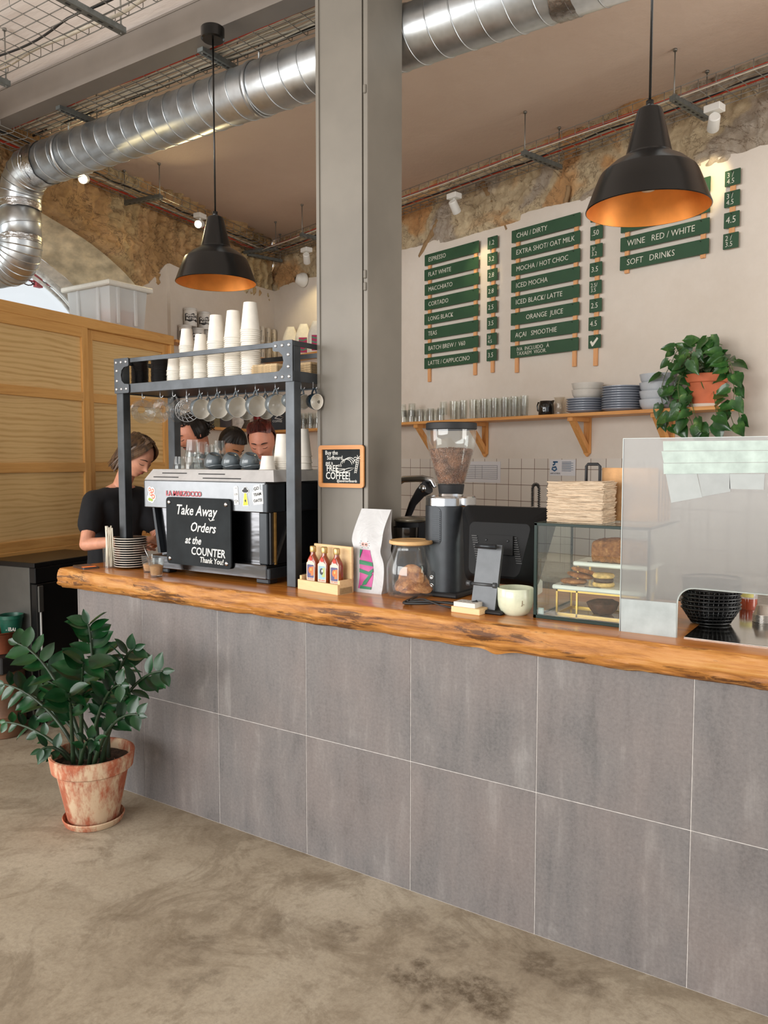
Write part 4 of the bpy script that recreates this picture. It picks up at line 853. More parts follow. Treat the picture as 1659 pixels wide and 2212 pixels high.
# ---- things standing on the machine
TZ = 1.581
def onM(px, Y): return ony(px, 1000, Y).x
M_GLS = glass('tumbler_glass', (.93, .945, .94), 1.5, .03, .02)
def tumbler(r0=.028, r1=.038, h=.085, facets=12):
    bm = B(); n = facets*2
    def ring(r, z, f): return [(r*(1-f*(i % 2)))*1.0 for i in range(n)], z
    prof = [(r0, 0, .03), (r0*1.02, .004, .05), (r0+(r1-r0)*.6, h*.62, .05), (r1*.98, h*.75, 0), (r1, h, 0), (r1-.0025, h, 0), (r1-.004, h*.7, 0), (r0-.003, .010, 0), (0, .010, 0)]
    rings = []
    for r, z, f in prof: rings.append([bm.verts.new((r*(1-f*(i % 2))*math.cos(2*PI*i/n), r*(1-f*(i % 2))*math.sin(2*PI*i/n), z)) for i in range(n)] if r else [bm.verts.new((0, 0, z))]*n)
    for a, b in zip(rings, rings[1:]):
        for i in range(n):
            q = []
            for v in (a[i], a[(i+1) % n], b[(i+1) % n], b[i]):
                if v not in q: q.append(v)
            bm.faces.new(q)
    bm.faces.new(rings[0][::-1]); return bm
tmb = proto_thing('glass_tumbler', 'glass', tumbler(), M_GLS, 12); tms = proto_thing('glass_tumbler', 'glass', tumbler(.026, .034, .062), M_GLS, 12)
GG = 'upturned glasses on the coffee machine'
for (px, Y, z, p_, h, lab) in ((388, .34, 0, tms, .062, 'short upturned glass at the left end of the machine top'), (414, .30, 0, tmb, .085, 'lowest glass of the left stack on the machine top'), (416, .30, .060, tmb, .085, 'topmost glass of the left stack on the machine top'),
        (436, .40, 0, tmb, .085, 'lowest glass of the middle stack on the machine top'), (437, .40, .052, tmb, .085, 'topmost glass of the middle stack on the machine top'), (455, .50, 0, tmb, .085, 'lowest glass of the rear stack on the machine top'), (455, .50, .040, tmb, .085, 'topmost glass of the rear stack on the machine top'),
        (474, .42, 0, tmb, .085, 'lowest glass of the right stack on the machine top'), (474, .42, .056, tmb, .085, 'topmost glass of the right stack on the machine top'), (488, .56, 0, tmb, .085, 'glass furthest back on the machine top behind the grey cups'), (428, .52, 0, tmb, .085, 'glass behind the left stack on the machine top')):
    dup(p_, (onM(px, Y), Y, TZ+h+z), (PI, 0, random.uniform(0, 1)), lab, GG)
# grey cups tipped on their saucers
M_SAU = M_CUPG
def saucer(r=.062):
    bm = B(); lathe(bm, [(0, .004), (r*.4, .004), (r*.42, 0), (r*.5, 0), (r*.75, .008), (r, .013), (r, .015), (r*.72, .011), (r*.5, .006), (0, .006)], 40); return bm
sau = proto_thing('saucer', 'saucer', saucer(), M_CUPG)
cupT = hangcup(.047, .058, 'x')
for i, px in enumerate((460, 498, 538)):
    x = onM(px, .27); 
    dup(sau, (x+.02, .285, TZ+.0), (0, R(-9), 0), ['grey saucer under the leftmost tipped cup on the machine', 'grey saucer under the middle tipped cup on the machine', 'grey saucer under the tipped cup beside the paper cup'][i], 'saucers on the coffee machine')
    dup(cupT, (x+.004, .28, TZ+.073), (R(180+14), R(16), R(20)), ['leftmost grey cup tipped upside down on the machine top', 'middle grey cup tipped upside down on the machine top', 'grey cup tipped upside down beside the upturned paper cup'][i], 'tipped grey cups')
dup(small, (onM(578, .25), .25, TZ+.084*.75), (PI, 0, 0), 'single upturned paper cup at the front of the machine top', 'paper cups on the machine').scale = (1, 1, .75)
bowl = proto_thing('paper_cup', 'cup', cup_bm(.046, .034, .070), M_PAPER)
stack(big, onM(612, .34), .34, TZ, 5, .009, 'large paper cup on the machine left of rack post', 'paper cups on the machine', True, hh=.128)
stack(big, onM(653, .40), .40, TZ, 3, .030, 'large paper cup on the machine right of rack post', 'paper cups on the machine', True, hh=.128)
# black cabinet behind the machine and column
gb = thing('black_cabinet', 'black cabinet standing on the bar between the coffee machine and the column', 'cabinet', (0, 0, ZT))
bm = B(); box2(bm, .705, .585, 0, .87, .715, .40, .006); obj('body', bm, flat('matt_black', (16, 16, 17), .5, var=0), gb)
for k in range(3): bm = B(); box2(bm, .70, .58, .403+.024*k, .875, .718, .419+.024*k, .004); obj('steel_grill', bm, M_BRSH, gb)
stack(small, .74, .64, ZT+.468, 7, .0068, 'small paper cup in the stack beside the column', 'paper cups on the machine', True, hh=.084)
for q in (big, small, bowl, lidp, tp_, cupL, cupS, cupD, dr, o, tmb, tms, sau, cupT):
    pass
PROTOS = [big, small, bowl, lidp, tp_, cupL, cupS, cupD, dr, o, sau, cupT]
def drop_protos():
    for q in PROTOS:
        for k in kids(q):
            for g in kids(k): bpy.data.objects.remove(g)
            bpy.data.objects.remove(k)
        bpy.data.objects.remove(q)
# ================================================================ THINGS ON THE WORKTOP
def top(px, py, z=ZT): return onz(px, py, z)
def rim(p, prof_list): pass
M_CLEAR = glass('jar_glass', (.97, .985, .98), 1.45, .015, .02); M_SAUW = flat('white_saucer_glaze', (232, 226, 214), .25, var=0, coat=.3); M_SAUD = flat('charcoal_glaze', (48, 50, 52), .3, var=.05, coat=.2)
# ---- left end: phone, straws, saucers, sugar
p = top(186, 1226); o = thing('mobile_phone', 'dark flat phone lying at the left end of the worktop', 'phone', p, R(-14))
bm = B(); prism(bm, rrect(.145, .085, .010, 4), .009, TM(0, 0, .009) @ RM('X', -PI/2)); obj('body', bm, flat('phone_brown', (66, 52, 46), .4, var=.1), o)
bm = B(); box2(bm, .035, -.038, .0092, .062, .03, .0105, .001); obj('orange_stripe', bm, emit('orange_glow', (226, 110, 40), .6), o)
p = top(238, 1226); o = thing('straw_jar', 'clear glass jar full of white paper straws beside the saucer stack', 'jar', p)
bm = B(); lathe(bm, [(0, .004), (.030, .004), (.031, 0), (.033, .002), (.036, .105), (.034, .105), (.030, .006), (0, .006)], 28); obj('jar', bm, M_CLEAR, o, smooth=40)
random.seed(3)
for i in range(16):
    a = 2*PI*i/16*2.4; r_ = .022*math.sqrt((i+.5)/16); tx = random.uniform(-.014, .034); ty = random.uniform(-.03, .01)
    bm = B(); cyl(bm, (r_*math.cos(a), r_*math.sin(a), .007), (r_*math.cos(a)*.9+tx, r_*math.sin(a)*.9+ty, .205+random.uniform(-.012, .012)), .0038, 10); s_ = obj('straw', bm, flat('paper_straw', (232, 224, 206), .7, var=.03), None, o.location)
    tag(s_, 'white paper straw standing in the jar beside the saucer stack', 'straw', 'paper straws in the jar')
def saucer2():
    o = thing('saucer', 'x', 'saucer'); bm = B(); lathe(bm, [(.028, .001), (.055, .004), (.080, .0105), (.083, .0125), (.083, .0145), (.080, .0150), (.079, .0145)], 48); obj('white_rim', bm, M_SAUW, o, smooth=60)
    bm = B(); lathe(bm, [(.079, .0147), (.055, .0085), (.03, .005), (0, .005)], 48); lathe(bm, [(0, .0005), (.027, .0005), (.029, 0), (.052, .0022), (.079, .0090)], 48); obj('dark_glaze', bm, M_SAUD, o, smooth=60); return o
sc2 = saucer2(); PROTOS.append(sc2)
p = top(283, 1226)
for i in range(13): dup(sc2, (p.x+random.uniform(-.0015, .0015), p.y+random.uniform(-.0015, .0015), ZT+.0118*i+.0005), (0, 0, i), nth(12-i, 13)+' white rimmed dark saucer of the stack at the left end', 'saucers stacked at the left end')
p = top(340, 1200, 1.06)
for i in range(4): dup(sc2, (-.165, .33, ZT+.0118*i), (0, 0, i), nth(3-i, 4)+' saucer of the low stack behind the sugar glasses', 'saucers in the low stack')
dup(tmb, (-.165, .33, ZT+.063), (0, 0, 0), 'empty tumbler standing on the low saucer stack behind the sugar', 'tumblers on the worktop')
M_SUG = flat('brown_sugar', (186, 136, 82), .95, var=.2, sc=400, bump=.6)
for px, py, h_, lb in ((323, 1236, .040, 'faceted glass of brown sugar with a spoon, half hidden by its neighbour'), (338, 1246, .052, 'faceted glass filled with brown sugar in front of the coffee machine')):
    p = top(px, py); g_ = dup(tmb, p, (0, 0, .3), lb, 'sugar glasses')
    bm = B(); lathe(bm, [(0, .0105), (.0245, .0105), (.028+.004*h_/.05, h_), (.015, h_+.006), (0, h_+.004)], 24); obj('sugar', bm, M_SUG, g_, smooth=50)
    if px == 323: bm = B(); tube(bm, [(.01, 0, .05), (-.02, .0, .095), (-.042, 0, .128)], [.002, .002, .0035], 8); s_ = obj('teaspoon', bm, M_CHR, None, p); tag(s_, 'thin steel teaspoon standing in the left sugar glass', 'spoon')
# ---- bottle rack
p = top(643, 1272); o = thing('wooden_display_stand', 'small pale pine stand holding three little bottles of hot sauce', 'display stand', (p.x, p.y, ZT), R(-9)); BSO = o
M_PALE = wood('pale_pine', (222, 186, 134), (232, 200, 150), (206, 168, 116), (2, 30, 30), .6, 'x')
bm = B(); box2(bm, 0, 0, 0, .245, .012, .042, .001); obj('front_board', bm, M_PALE, o)
bm = B(); box2(bm, 0, .012, 0, .245, .085, .028); obj('floor_board', bm, M_PALE, o)
bm = B(); box2(bm, .012, .085, 0, .240, .097, .190, .001); obj('back_board', bm, M_PALE, o)
for x in (0, .233): bm = B(); box2(bm, x, .012, 0, x+.012, .085, .058, .001); obj('side_board', bm, M_PALE, o)
M_SAUCE = flat('amber_sauce', (132, 54, 18), .12, var=.08, coat=.8); M_CAP = flat('gold_cap', (196, 164, 110), .35, .8, 0)
def flask(colA, colB, cat_=False):
    b = thing('hot_sauce_bottle', 'x', 'bottle'); bm = B()
    def ring(w, d, z, r): return [bm.verts.new((x, y, z)) for x, y in rrect(w, d, min(r, d*.49, w*.49), 4)]
    rs = [ring(w, d, z, r) for w, d, z, r in ((.048, .026, 0, .008), (.052, .030, .004, .010), (.052, .030, .078, .010), (.046, .028, .090, .010), (.026, .024, .108, .012), (.021, .021, .113, .0105), (.020, .020, .126, .010))]
    bm.faces.new(rs[0][::-1]); bm.faces.new(rs[-1])
    for a, c in zip(rs, rs[1:]):
        for i in range(len(a)): bm.faces.new((a[i], a[(i+1) % len(a)], c[(i+1) % len(a)], c[i]))
    obj('body', bm, M_SAUCE, b, smooth=50)
    bm = B(); lathe(bm, [(.0125, .121), (.013, .123), (.013, .142), (.011, .145), (0, .145)], 24); obj('cap', bm, M_CAP, b, smooth=40)
    lab_ = (lambda q: (prism(q, [(-.021, .008), (.021, .008), (.021, .078), (.010, .086), (-.010, .086), (-.021, .078)], .0006), q)[1])(B())
    lb = obj('label', lab_, flat('label_cream', (232, 212, 190), .6, var=0), b, (0, -.0158, 0))
    bm = B(); prism(bm, rrect(.035, .052, .004, 3, 0, .046), .0004, TM(0, -.0004, 0)); prism(bm, [(.001, .028), (.016, .030), (.016, .066), (.004, .064)], .0003, TM(0, -.0008, 0), 1)
    disc(bm, -.001, .050, .009, .013, 16, -.0011, 2); disc(bm, .003, .053, .004, .006, 12, -.0014, 3)
    obj('label_picture', bm, [flat('pic_'+str(colA), colA, .6, var=0), flat('pic_'+str(colB), colB, .6, var=0), flat('pic_o'+str(cat_), (60, 62, 70) if cat_ else (222, 116, 62), .6, var=0), flat('pic_p'+str(cat_), (220, 220, 214) if cat_ else (236, 176, 96), .6, var=0)], lb)
    text('hot sauce', .0085, flat('label_red', (196, 50, 34), .6, var=0), lb, (0, -.0012, .017), align='CENTER', depth=.0001, name='lettering', shear=.3)
    bm = B(); prism(bm, [(0, .108), (.010, .096), (.006, .088), (-.006, .088), (-.010, .096)], .0006, TM(0, -.0152, 0)); obj('neck_tag', bm, flat('label_red2', (206, 66, 50), .6, var=0), b)
    return b
fa = flask((92, 92, 128), (222, 128, 76)); fb = flask((150, 186, 198), (176, 190, 120), True); PROTOS += [fa, fb]
for x, q, lb in ((.045, fa, 'leftmost amber hot sauce bottle in the pine stand'), (.115, fb, 'middle hot sauce bottle with a pale blue cat label'), (.190, fa, 'rightmost amber hot sauce bottle in the pine stand')):
    w = Matrix.Rotation(R(-9), 4, 'Z') @ Vector((x+.004, .045, .0285)); dup(q, BSO.location+w, (0, 0, R(-9+3)), lb, 'hot sauce bottles').scale = (1.12, 1, 1.08)
# ---- coffee bag
p = top(757, 1276); o = thing('coffee_bag', 'tall white coffee bag with a pink and green label leaning by the column', 'coffee bag', (p.x, p.y, ZT), R(-2))
t = NT('white_bag'); co = t.co(); t.base((196, 196, 196)); t.rough(.4); t.bump(t.noise(co, 14, 3, .5, 1.0), .5, .01); M_BAG = t.m
BWd, BHt, BDp = .160, .345, .075
def bag(u, v):
    a = u*4; k = int(a) % 4; fr = a-int(a); z = BHt*v; top_ = max(0, (v-.60)/.40); d = BDp*(1-top_**1.3*.93)
    lean = -.00+.02*v; w = BWd*(1-.05*v); sway = .010*math.sin(v*7)+.012*v
    cs = [(0, -d/2), (w, -d/2), (w, d/2), (0, d/2)]; c0, c1 = cs[k], cs[(k+1) % 4]
    x = c0[0]+(c1[0]-c0[0])*fr; y = c0[1]+(c1[1]-c0[1])*fr
    if k == 1 or k == 3: 
        g_ = math.sin(PI*fr)*.020*min(1, v*2)*(1 if k == 3 else -1); x += g_
    pinch = .012*math.exp(-((v-.50)/.09)**2); x += pinch*(1 if x < w/2 else -1)*abs(x-w/2)/(w/2)
    y += .004*math.sin(x*60+v*9)*math.sin(PI*v) - (.006*math.sin(PI*fr)*(1 if k == 0 else -1 if k == 2 else 0)*(1-top_))
    return Vector((x+sway, y+d*0+BDp/2+lean, z))
bm = B(); grid(bm, 64, 48, bag, closed_u=False); vsb = bm.verts[:]; bmesh.ops.remove_doubles(bm, verts=vsb, dist=1e-5)
obj('bag', bm, M_BAG, o, smooth=60)
def bagpt(x, z, off=-.0012):
    v = z/BHt; P_ = bag((x/BWd)*.25 if x/BWd < 1 else .2499, v); return P_+Vector((0, off, 0))
def on_bag(x0, z0, x1, z1, off, n=12):
    bm = B(); grid(bm, n, n, lambda u, v: bagpt(x0+(x1-x0)*u, z0+(z1-z0)*v, off)); return bm
lb = obj('label', on_bag(.040, .016, .108, .178, -.0015, 24), flat('label_pink', (196, 84, 148), .5, var=.04), o)
M_LG = flat('label_green', (44, 128, 88), .5, var=0)
for pts in ([(.040, .135), (.108, .128), (.108, .112), (.040, .118)], [(.040, .100), (.085, .088), (.108, .104), (.108, .090), (.088, .074), (.040, .084)], [(.095, .085), (.104, .080), (.080, .035), (.060, .030), (.066, .048)], [(.052, .030), (.108, .026), (.108, .016), (.052, .016)], [(.040, .178), (.056, .178), (.040, .140)]):
    bm = B(); f_ = bm.faces.new([bm.verts.new(bagpt(x, z, -.0040)) for x, z in pts]); bm.normal_update(); obj('green_stripe', bm, M_LG, lb)
bm = B()
for k in (-1, 1):
    c_ = bagpt(.074+.011*k, .200, -.002); prism(bm, [(c_.x+.008*math.cos(a), c_.z+.008*math.sin(a)) for a in [2*PI*i/16 for i in range(16)]], .0005, TM(0, c_.y, 0)); prism(bm, [(c_.x+.0035*math.cos(a), c_.z+.0035*math.sin(a)) for a in [2*PI*i/12 for i in range(12)]], .0005, TM(0, c_.y-.0005, 0), 1)
for i in range(12):
    a = PI*.1+2*PI*i/12
    if abs(math.sin(a)) < .9: c_ = bagpt(.074+.028*math.cos(a), .200+.017*math.sin(a), -.002); tube(bm, [c_, c_+Vector((.003*math.cos(a), 0, .003*math.sin(a)))], .0009, 4, 1)
obj('binocular_logo', bm, [flat('logo_pink', (216, 160, 150), .6, var=0), flat('logo_ink', (50, 70, 60), .6, var=0)], o)
# ---- cookie jar
p = top(882, 1288); o = thing('cookie_jar', 'wide clear glass jar with a bamboo lid and big cookies inside', 'jar', (p.x, p.y+.02, ZT)); JX, JY = p.x, p.y+.02; o.scale = (1.12, 1.12, 1.0)
bm = B(); bmJ = True; lathe(bm, [(0, .004), (.072, .004), (.078, 0), (.086, .006), (.089, .03), (.089, .115), (.086, .135), (.066, .188), (.063, .205), (.066, .210), (.060, .210), (.058, .205), (.062, .188), (.083, .134), (.086, .115), (.086, .03), (.082, .009), (0, .010)], 56); obj('glass_body', bm, M_CLEAR, o, smooth=50)
M_BAMB = wood('bamboo', (206, 160, 104), (222, 180, 124), (190, 144, 88), (2, 40, 40), .45, 'x')
bm = B(); lathe(bm, [(0, .208), (.056, .208), (.058, .212), (.076, .212), (.079, .215), (.079, .224), (.076, .227), (.071, .2265), (.069, .225), (0, .225)], 48); obj('bamboo_lid', bm, M_BAMB, o, smooth=35)
t = NT('cookie_dough'); co = t.co(); vo = t.n('TexVoronoi', feature='DISTANCE_TO_EDGE', Scale=46.0); t.set(vo.inputs['Vector'], co); f = t.noise(co, 30, 6, .7)
c = t.ramp(f, (.36, (116, 66, 32)), (.5, (176, 112, 62)), (.64, (212, 154, 100))); t.base(t.mix(t.math('MULTIPLY', t.ramp(vo.outputs['Distance'], (0, (1, 1, 1)), (.05, (0, 0, 0))), .35), c, (120, 70, 40))); t.rough(.9); t.bump(f, .7, .004); M_COOK = t.m
def cookie(r=.047, h=.014):
    bm = B(); lathe(bm, [(0, 0), (r*.8, 0), (r*.97, h*.3), (r, h*.5), (r*.93, h*.8), (r*.6, h), (0, h*1.1)], 40)
    for v in bm.verts: v.co += Vector((fbm(v.co.x*60, v.co.y*60, v.co.z*60), fbm(v.co.y*60, 3, v.co.x*60), fbm(1, v.co.x*60, v.co.y*60)))*.0018
    return bm
ck = tag(obj('cookie', cookie(), M_COOK, smooth=60), 'x', 'cookie'); PROTOS.append(ck)
for (dx, dy, dz, rt, lb) in ((.0, .008, .012, (0, 0, 0), 'flat cookie lying on the bottom of the cookie jar'), (.004, -.002, .0745, (R(78), 0, R(28)), 'round cookie standing upright facing out of the jar'), (-.033, .012, .052, (R(40), R(-30), R(0)), 'cookie slanting at the left inside the jar'), (.038, .016, .046, (R(20), R(38), 0), 'cookie slanting at the right inside the jar')):
    dup(ck, (JX+dx, JY+dy, ZT+dz), rt, lb, 'cookies in the jar').scale = (1.12, 1.12, 1.1)
# ---- big grinder
def grinder(px, py, label, x=None, y=None, sc=1, beans=True):
    p = top(px, py); o = thing('coffee_grinder', label, 'coffee grinder', (x or p.x, y or p.y, ZT)); return o
GXc, GYc = ony(974, 1100, .40).x, .40
o = grinder(0, 0, 'tall grey coffee grinder with a clear hopper full of beans', GXc, GYc)
M_GRB = flat('grinder_grey', (58, 61, 64), .38, .55, .05)
bm = B(); prism(bm, [(x, z) for x, z in rrect(.165, .235, .07, 8)], .365, TM(0, 0, .365) @ RM('X', -PI/2)); obj('body', bm, M_GRB, o, smooth=35)
bm = B(); box2(bm, -.10, -.13, 0, .10, .13, .02, .006); obj('base', bm, M_RUB, o)
bm = B(); lathe(bm, [(0, .362), (.094, .362), (.099, .366), (.099, .396), (.095, .402), (.05, .404), (.048, .412), (0, .412)], 56, Matrix.Diagonal((1, 1.2, 1, 1))); obj('steel_collar', bm, M_CHR, o, smooth=30)
bm = B(); lathe(bm, [(.048, .408), (.050, .412), (.055, .448), (.053, .45), (.0, .45)], 40); obj('hopper_neck', bm, M_RUB, o, smooth=30)
hp = [(.052, .449), (.056, .452), (.072, .51), (.092, .58), (.100, .625), (.102, .672)]
bm = B(); lathe(bm, hp+[(r-.0025, z) for r, z in hp[::-1]], 56); hop = obj('hopper', bm, M_CLEAR, o, smooth=50)
bm = B(); lathe(bm, [(0, .672), (.100, .672), (.1045, .675), (.1045, .698), (.100, .701), (0, .701)], 56); obj('hopper_lid', bm, M_RUB, o, smooth=30)
# beans: a heap surface of individual beans inside the hopper
t = NT('coffee_bean'); co = t.co('Object'); t.base(t.ramp(t.noise(co, 30, 2), (.3, (84, 52, 36)), (.7, (150, 104, 76)))); t.rough(.38); M_BEAN = t.m
bm = B(); bb = bmesh.new(); bmesh.ops.create_icosphere(bb, subdivisions=1, radius=1); bmesh.ops.scale(bb, vec=(.0064, .0046, .0036), verts=bb.verts)
bme = bpy.data.meshes.new('b'); bb.to_mesh(bme); bb.free()
bv = np.array([v.co[:] for v in bme.vertices]); bf = [tuple(p_.vertices) for p_ in bme.polygons]; V = []; F = []
def hr(z): 
    for (r0, z0), (r1, z1) in zip(hp, hp[1:]):
        if z0 <= z <= z1: return r0+(r1-r0)*(z-z0)/(z1-z0)-.0025
    return .05
random.seed(5); rnd = random.Random(11)
for i in range(2900):
    if i < 2300: z = .455+(.588-.455)*rnd.random()**.9; r_ = hr(z)-.0055; a = rnd.uniform(0, 2*PI)
    else: a = rnd.uniform(0, 2*PI); r_ = (hr(.588)-.006)*math.sqrt(rnd.random()); z = .588+.008*(1-r_/.09)+rnd.uniform(-.002, .003)
    q = Euler((rnd.uniform(0, 6), rnd.uniform(0, 6), rnd.uniform(0, 6))).to_matrix(); c_ = np.array((r_*math.cos(a), r_*math.sin(a), z)); b0 = len(V)
    V.extend((bv @ np.array(q).T + c_).tolist()); F.extend([tuple(b0+k for k in f_) for f_ in bf])
me = bpy.data.meshes.new('coffee_beans'); me.from_pydata(V, [], F); be = put(bpy.data.objects.new('coffee_beans', me), 'coffee_beans', None, M_BEAN, o.location)
tag(be, 'roasted coffee beans filling the clear grinder hopper', 'coffee beans'); be['kind'] = 'stuff'
bm = B(); lathe(bm, [(0, .454), (.050, .454), (.062, .50), (.080, .56), (.084, .584), (0, .592)], 32); obj('bean_core', bm, M_BEAN, be)
bm = B(); prism(bm, rrect(.040, .150, .02, 6, 0, .285), .004, TM(.0, -.1195, 0)); vp = obj('vent_panel', bm, M_MDK, o)
bm = B(); prism(bm, rrect(.026, .085, .012, 5, -.0, .06), .004, TM(-.02, -.1195, 0)); pn = obj('switch_plate', bm, M_RUB, o)
for z in (.045, .078): bm = B(); lathe(bm, [(.009, 0), (.009, .003), (.006, .004), (.005, .002), (0, .002)], 20, TM(-.02, -.1195, z) @ RM('X', PI/2)); obj('button', bm, M_CHR, pn)
for i in range(15): bm = B(); box2(bm, -.016, -.122, .222+.0085*i, .016, -.1185, .226+.0085*i); obj('vent_slat', bm, M_GRB, vp)
# ---- second grinder and citrus press behind the column's right side
x2 = ony(893, 1150, .48).x; o = thing('coffee_grinder', 'small black grinder with a smoky hopper standing behind the cookie jar', 'coffee grinder', (x2, .48, ZT))
bm = B(); box2(bm, -.075, -.05, 0, .075, .09, .30, .02); obj('body', bm, M_RUB, o)
bm = B(); lathe(bm, [(.045, .05), (.052, .06), (.057, .26), (.057, .262)], 36, TM(.0, -.06, 0)); obj('smoky_hopper', bm, flat('smoky_plastic', (38, 34, 30), .12, var=0, coat=.5), o)
bm = B(); lathe(bm, [(0, .283), (.07, .283), (.074, .288), (.074, .296), (.06, .301), (0, .301)], 40, TM(0, -.02, 0)); obj('lid', bm, flat('lid_grey', (120, 114, 100), .3, .5, 0), o)
x3 = ony(892, 1100, .62).x; o = thing('citrus_press', 'black lever citrus press with a steel dome near the column', 'juicer', (x3, .62, ZT-.0))
o.location = (x3, .70, .98)
bm = B(); box2(bm, -.10, -.10, -.10, .10, .12, .02, .01); lathe(bm, [(.05, .02), (.05, .18), (.0, .2)], 24); obj('base', bm, M_RUB, o)
bm = B(); tube(bm, [(-.095, 0, .02), (-.095, 0, .25), (-.085, 0, .36), (-.05, 0, .44), (.00, -.01, .495), (.04, -.02, .52)], [.012, .012, .014, .018, .026, .034], 12); obj('lever', bm, M_RUB, o, smooth=50)
bm = B(); lathe(bm, [(.017, 0), (.017, .006), (0, .006)], 20, TM(.035, -.052, .515) @ RM('X', PI/2)); obj('pivot', bm, M_CHR, o)
bm = B(); tube(bm, [(-.16, 0, .52), (-.10, 0, .555), (0, 0, .56), (.055, 0, .55), (.07, 0, .52)], [.012, .016, .016, .016, .010], 12); obj('steel_arch', bm, M_CHR, o, smooth=50)
bm = B(); lathe(bm, [(0, .42), (.03, .415), (.06, .38), (.072, .33), (.072, .26), (0, .26)], 32, TM(.06, .05, 0)); obj('black_dome', bm, M_RUB, o, smooth=40)
# ---- till screen
SY = .19; a = ony(962, 1086, SY); b = ony(1172, 1092, SY); wS = b.x-a.x; hS = .335
o = thing('till_screen', 'black touch screen till seen from behind on a grey stand', 'till', ((a.x+b.x)/2, SY, ZT))
bm = B()
def rr3(w, h, r, y, z0): return [bm.verts.new((x, y, z0+z)) for x, z in rrect(w, h, r, 6)]
zc = a.z-ZT-.145
rs = [rr3(wS, .30, .02, .035, zc), rr3(wS, .30, .022, .018, zc), rr3(wS*.97, .285, .03, 0, zc), rr3(wS*.70, .215, .03, -.045, zc-.03), rr3(wS*.68, .20, .025, -.05, zc-.03)]
for p_, q_ in zip(rs, rs[1:]):
    n_ = len(p_)
    for i in range(n_): bm.faces.new((p_[i], p_[(i+1) % n_], q_[(i+1) % n_], q_[i]))
bm.faces.new(rs[0]); bm.faces.new(rs[-1][::-1]); bmesh.ops.recalc_face_normals(bm, faces=bm.faces)
for v in bm.verts: v.co.x *= 1-.26*max(0, min(1, (zc+.12-v.co.z)/.27))
M_TILL = flat('till_black', (9, 10, 11), .6, var=.06, spec=.3)
tl = obj('screen_housing', bm, M_TILL, o, rot=(R(-16), 0, 0), smooth=30); tl.location = (0, .03, .0)
for k in (-1, 1):
    for i in range(12): bm = B(); box(bm, (k*(.082+.0012*i*0)+.003*i-.016, -.0515, zc-.03+.045-.0085*i), (.022, .004, .0035), None, 0); obj('vent_slot', bm, flat('slot_grey', (70, 70, 70), .6, var=0), tl)
bm = B(); prism(bm, [(-.062, .060), (.062, .060), (.070, -.012), (-.050, -.012)], .012, TM(.004, -.063, zc-.04)); obj('mount_plate', bm, M_TILL, tl)
for x in (-.040, .048): bm = B(); lathe(bm, [(.005, 0), (.004, .003), (0, .003)], 12, TM(x, -.063, zc-.04+.04) @ RM('X', PI/2)); obj('screw', bm, M_GRB, tl)
nk = flat('stand_grey', (84, 86, 88), .42, .5, .04)
bm = B(); prism(bm, [(-.050, 0), (.046, 0), (.056, .235), (-.038, .235)], .016, TM(.018, -.105, .012) @ RM('X', R(-9))); obj('stand_neck', bm, nk, o)
bm = B(); cyl(bm, (-.016, -.098, .240), (.064, -.098, .240), .009, 16); obj('hinge', bm, M_MDK, o)
bm = B(); box2(bm, -.10, -.125, 0, .10, .10, .014, .005); obj('stand_base', bm, M_RUB, o)
bm = B(); cyl(bm, (-.055, -.09, .10), (-.038, -.09, .10), .010, 14); cyl(bm, (-.038, -.09, .10), (.05, -.09, .10), .006, 10); cyl(bm, (.05, -.09, .10), (.064, -.09, .10), .010, 14); obj('adjuster', bm, nk, o)
tx = o.location.x
for k, (dz, lb) in enumerate(((0, 'thin black cable curling from the till stand towards the grinder'), (.012, 'thick black cable looping beside the till stand'), (.006, 'black cable running behind the card box'))):
    pts = [(tx-.0, SY-.115, ZT+.03+dz), (tx-.05, SY-.15+.02*k, ZT+.012+dz), (tx-.13, SY-.16+.03*k, ZT+.02+.5*dz), (tx-.21, SY-.14, ZT+.035-.01*k), (tx-.30, SY-.10-.03*k, ZT+.01), (tx-.34, SY+.05, ZT+.007)]
    q = []
    for i in range(len(pts)-1):
        for j in range(6): q.append(Vector(pts[i]).lerp(Vector(pts[i+1]), j/6))
    for _ in range(3): q = [q[0]]+[(q[i-1]+q[i]*2+q[i+1])/4 for i in range(1, len(q)-1)]+[q[-1]]
    bm = B(); org = q[0].copy(); tube(bm, [v-org for v in q], .0032+.001*k, 8); tag(obj('cable', bm, blc, None, org), lb, 'cable')
# ---- card box, cup, card reader
p = top(974, 1322); o = thing('wooden_card_box', 'small pale wooden block tray on the worktop in front of the till', 'card holder', (p.x, p.y, ZT), R(-3))
bm = B(); box2(bm, 0, 0, 0, .118, .075, .022, .002); obj('block', bm, M_PALE, o)
q = thing('business_cards', 'stack of white loyalty cards on the small wooden block', 'cards', (p.x+.008, p.y+.006, ZT+.0225), R(-3))
for i in range(9): bm = B(); box2(bm, .004*fbm(i, 1, 2), .003*fbm(i, 4, 2), .0018*i, .088, .058, .0018*i+.0015); obj('card', bm, flat('card_white', (228, 224, 216), .6, var=0), q)
bm = B()
for i in range(2):
    for j in range(4): lathe(bm, [(.005, 0), (.0035, 0)], 12, TM(.018+.018*j, .018+.024*i, .0172))
st2 = obj('stamp_marks', bm, M_BST, q)
p = top(1108, 1328); o = thing('ceramic_cup', 'hand thrown pale green ceramic cup without handle beside the pastry case', 'cup', (p.x, p.y+.02, ZT))
bm = B(); lathe(bm, [(0, .002), (.036, .002), (.040, 0), (.052, .010), (.061, .03), (.064, .055), (.064, .094), (.0625, .096), (.060, .094), (.059, .055), (.054, .022), (.03, .010), (0, .010)], 48); obj('body', bm, flat('celadon_glaze', (214, 218, 190), .25, var=.07, sc=14, coat=.4), o, smooth=50)
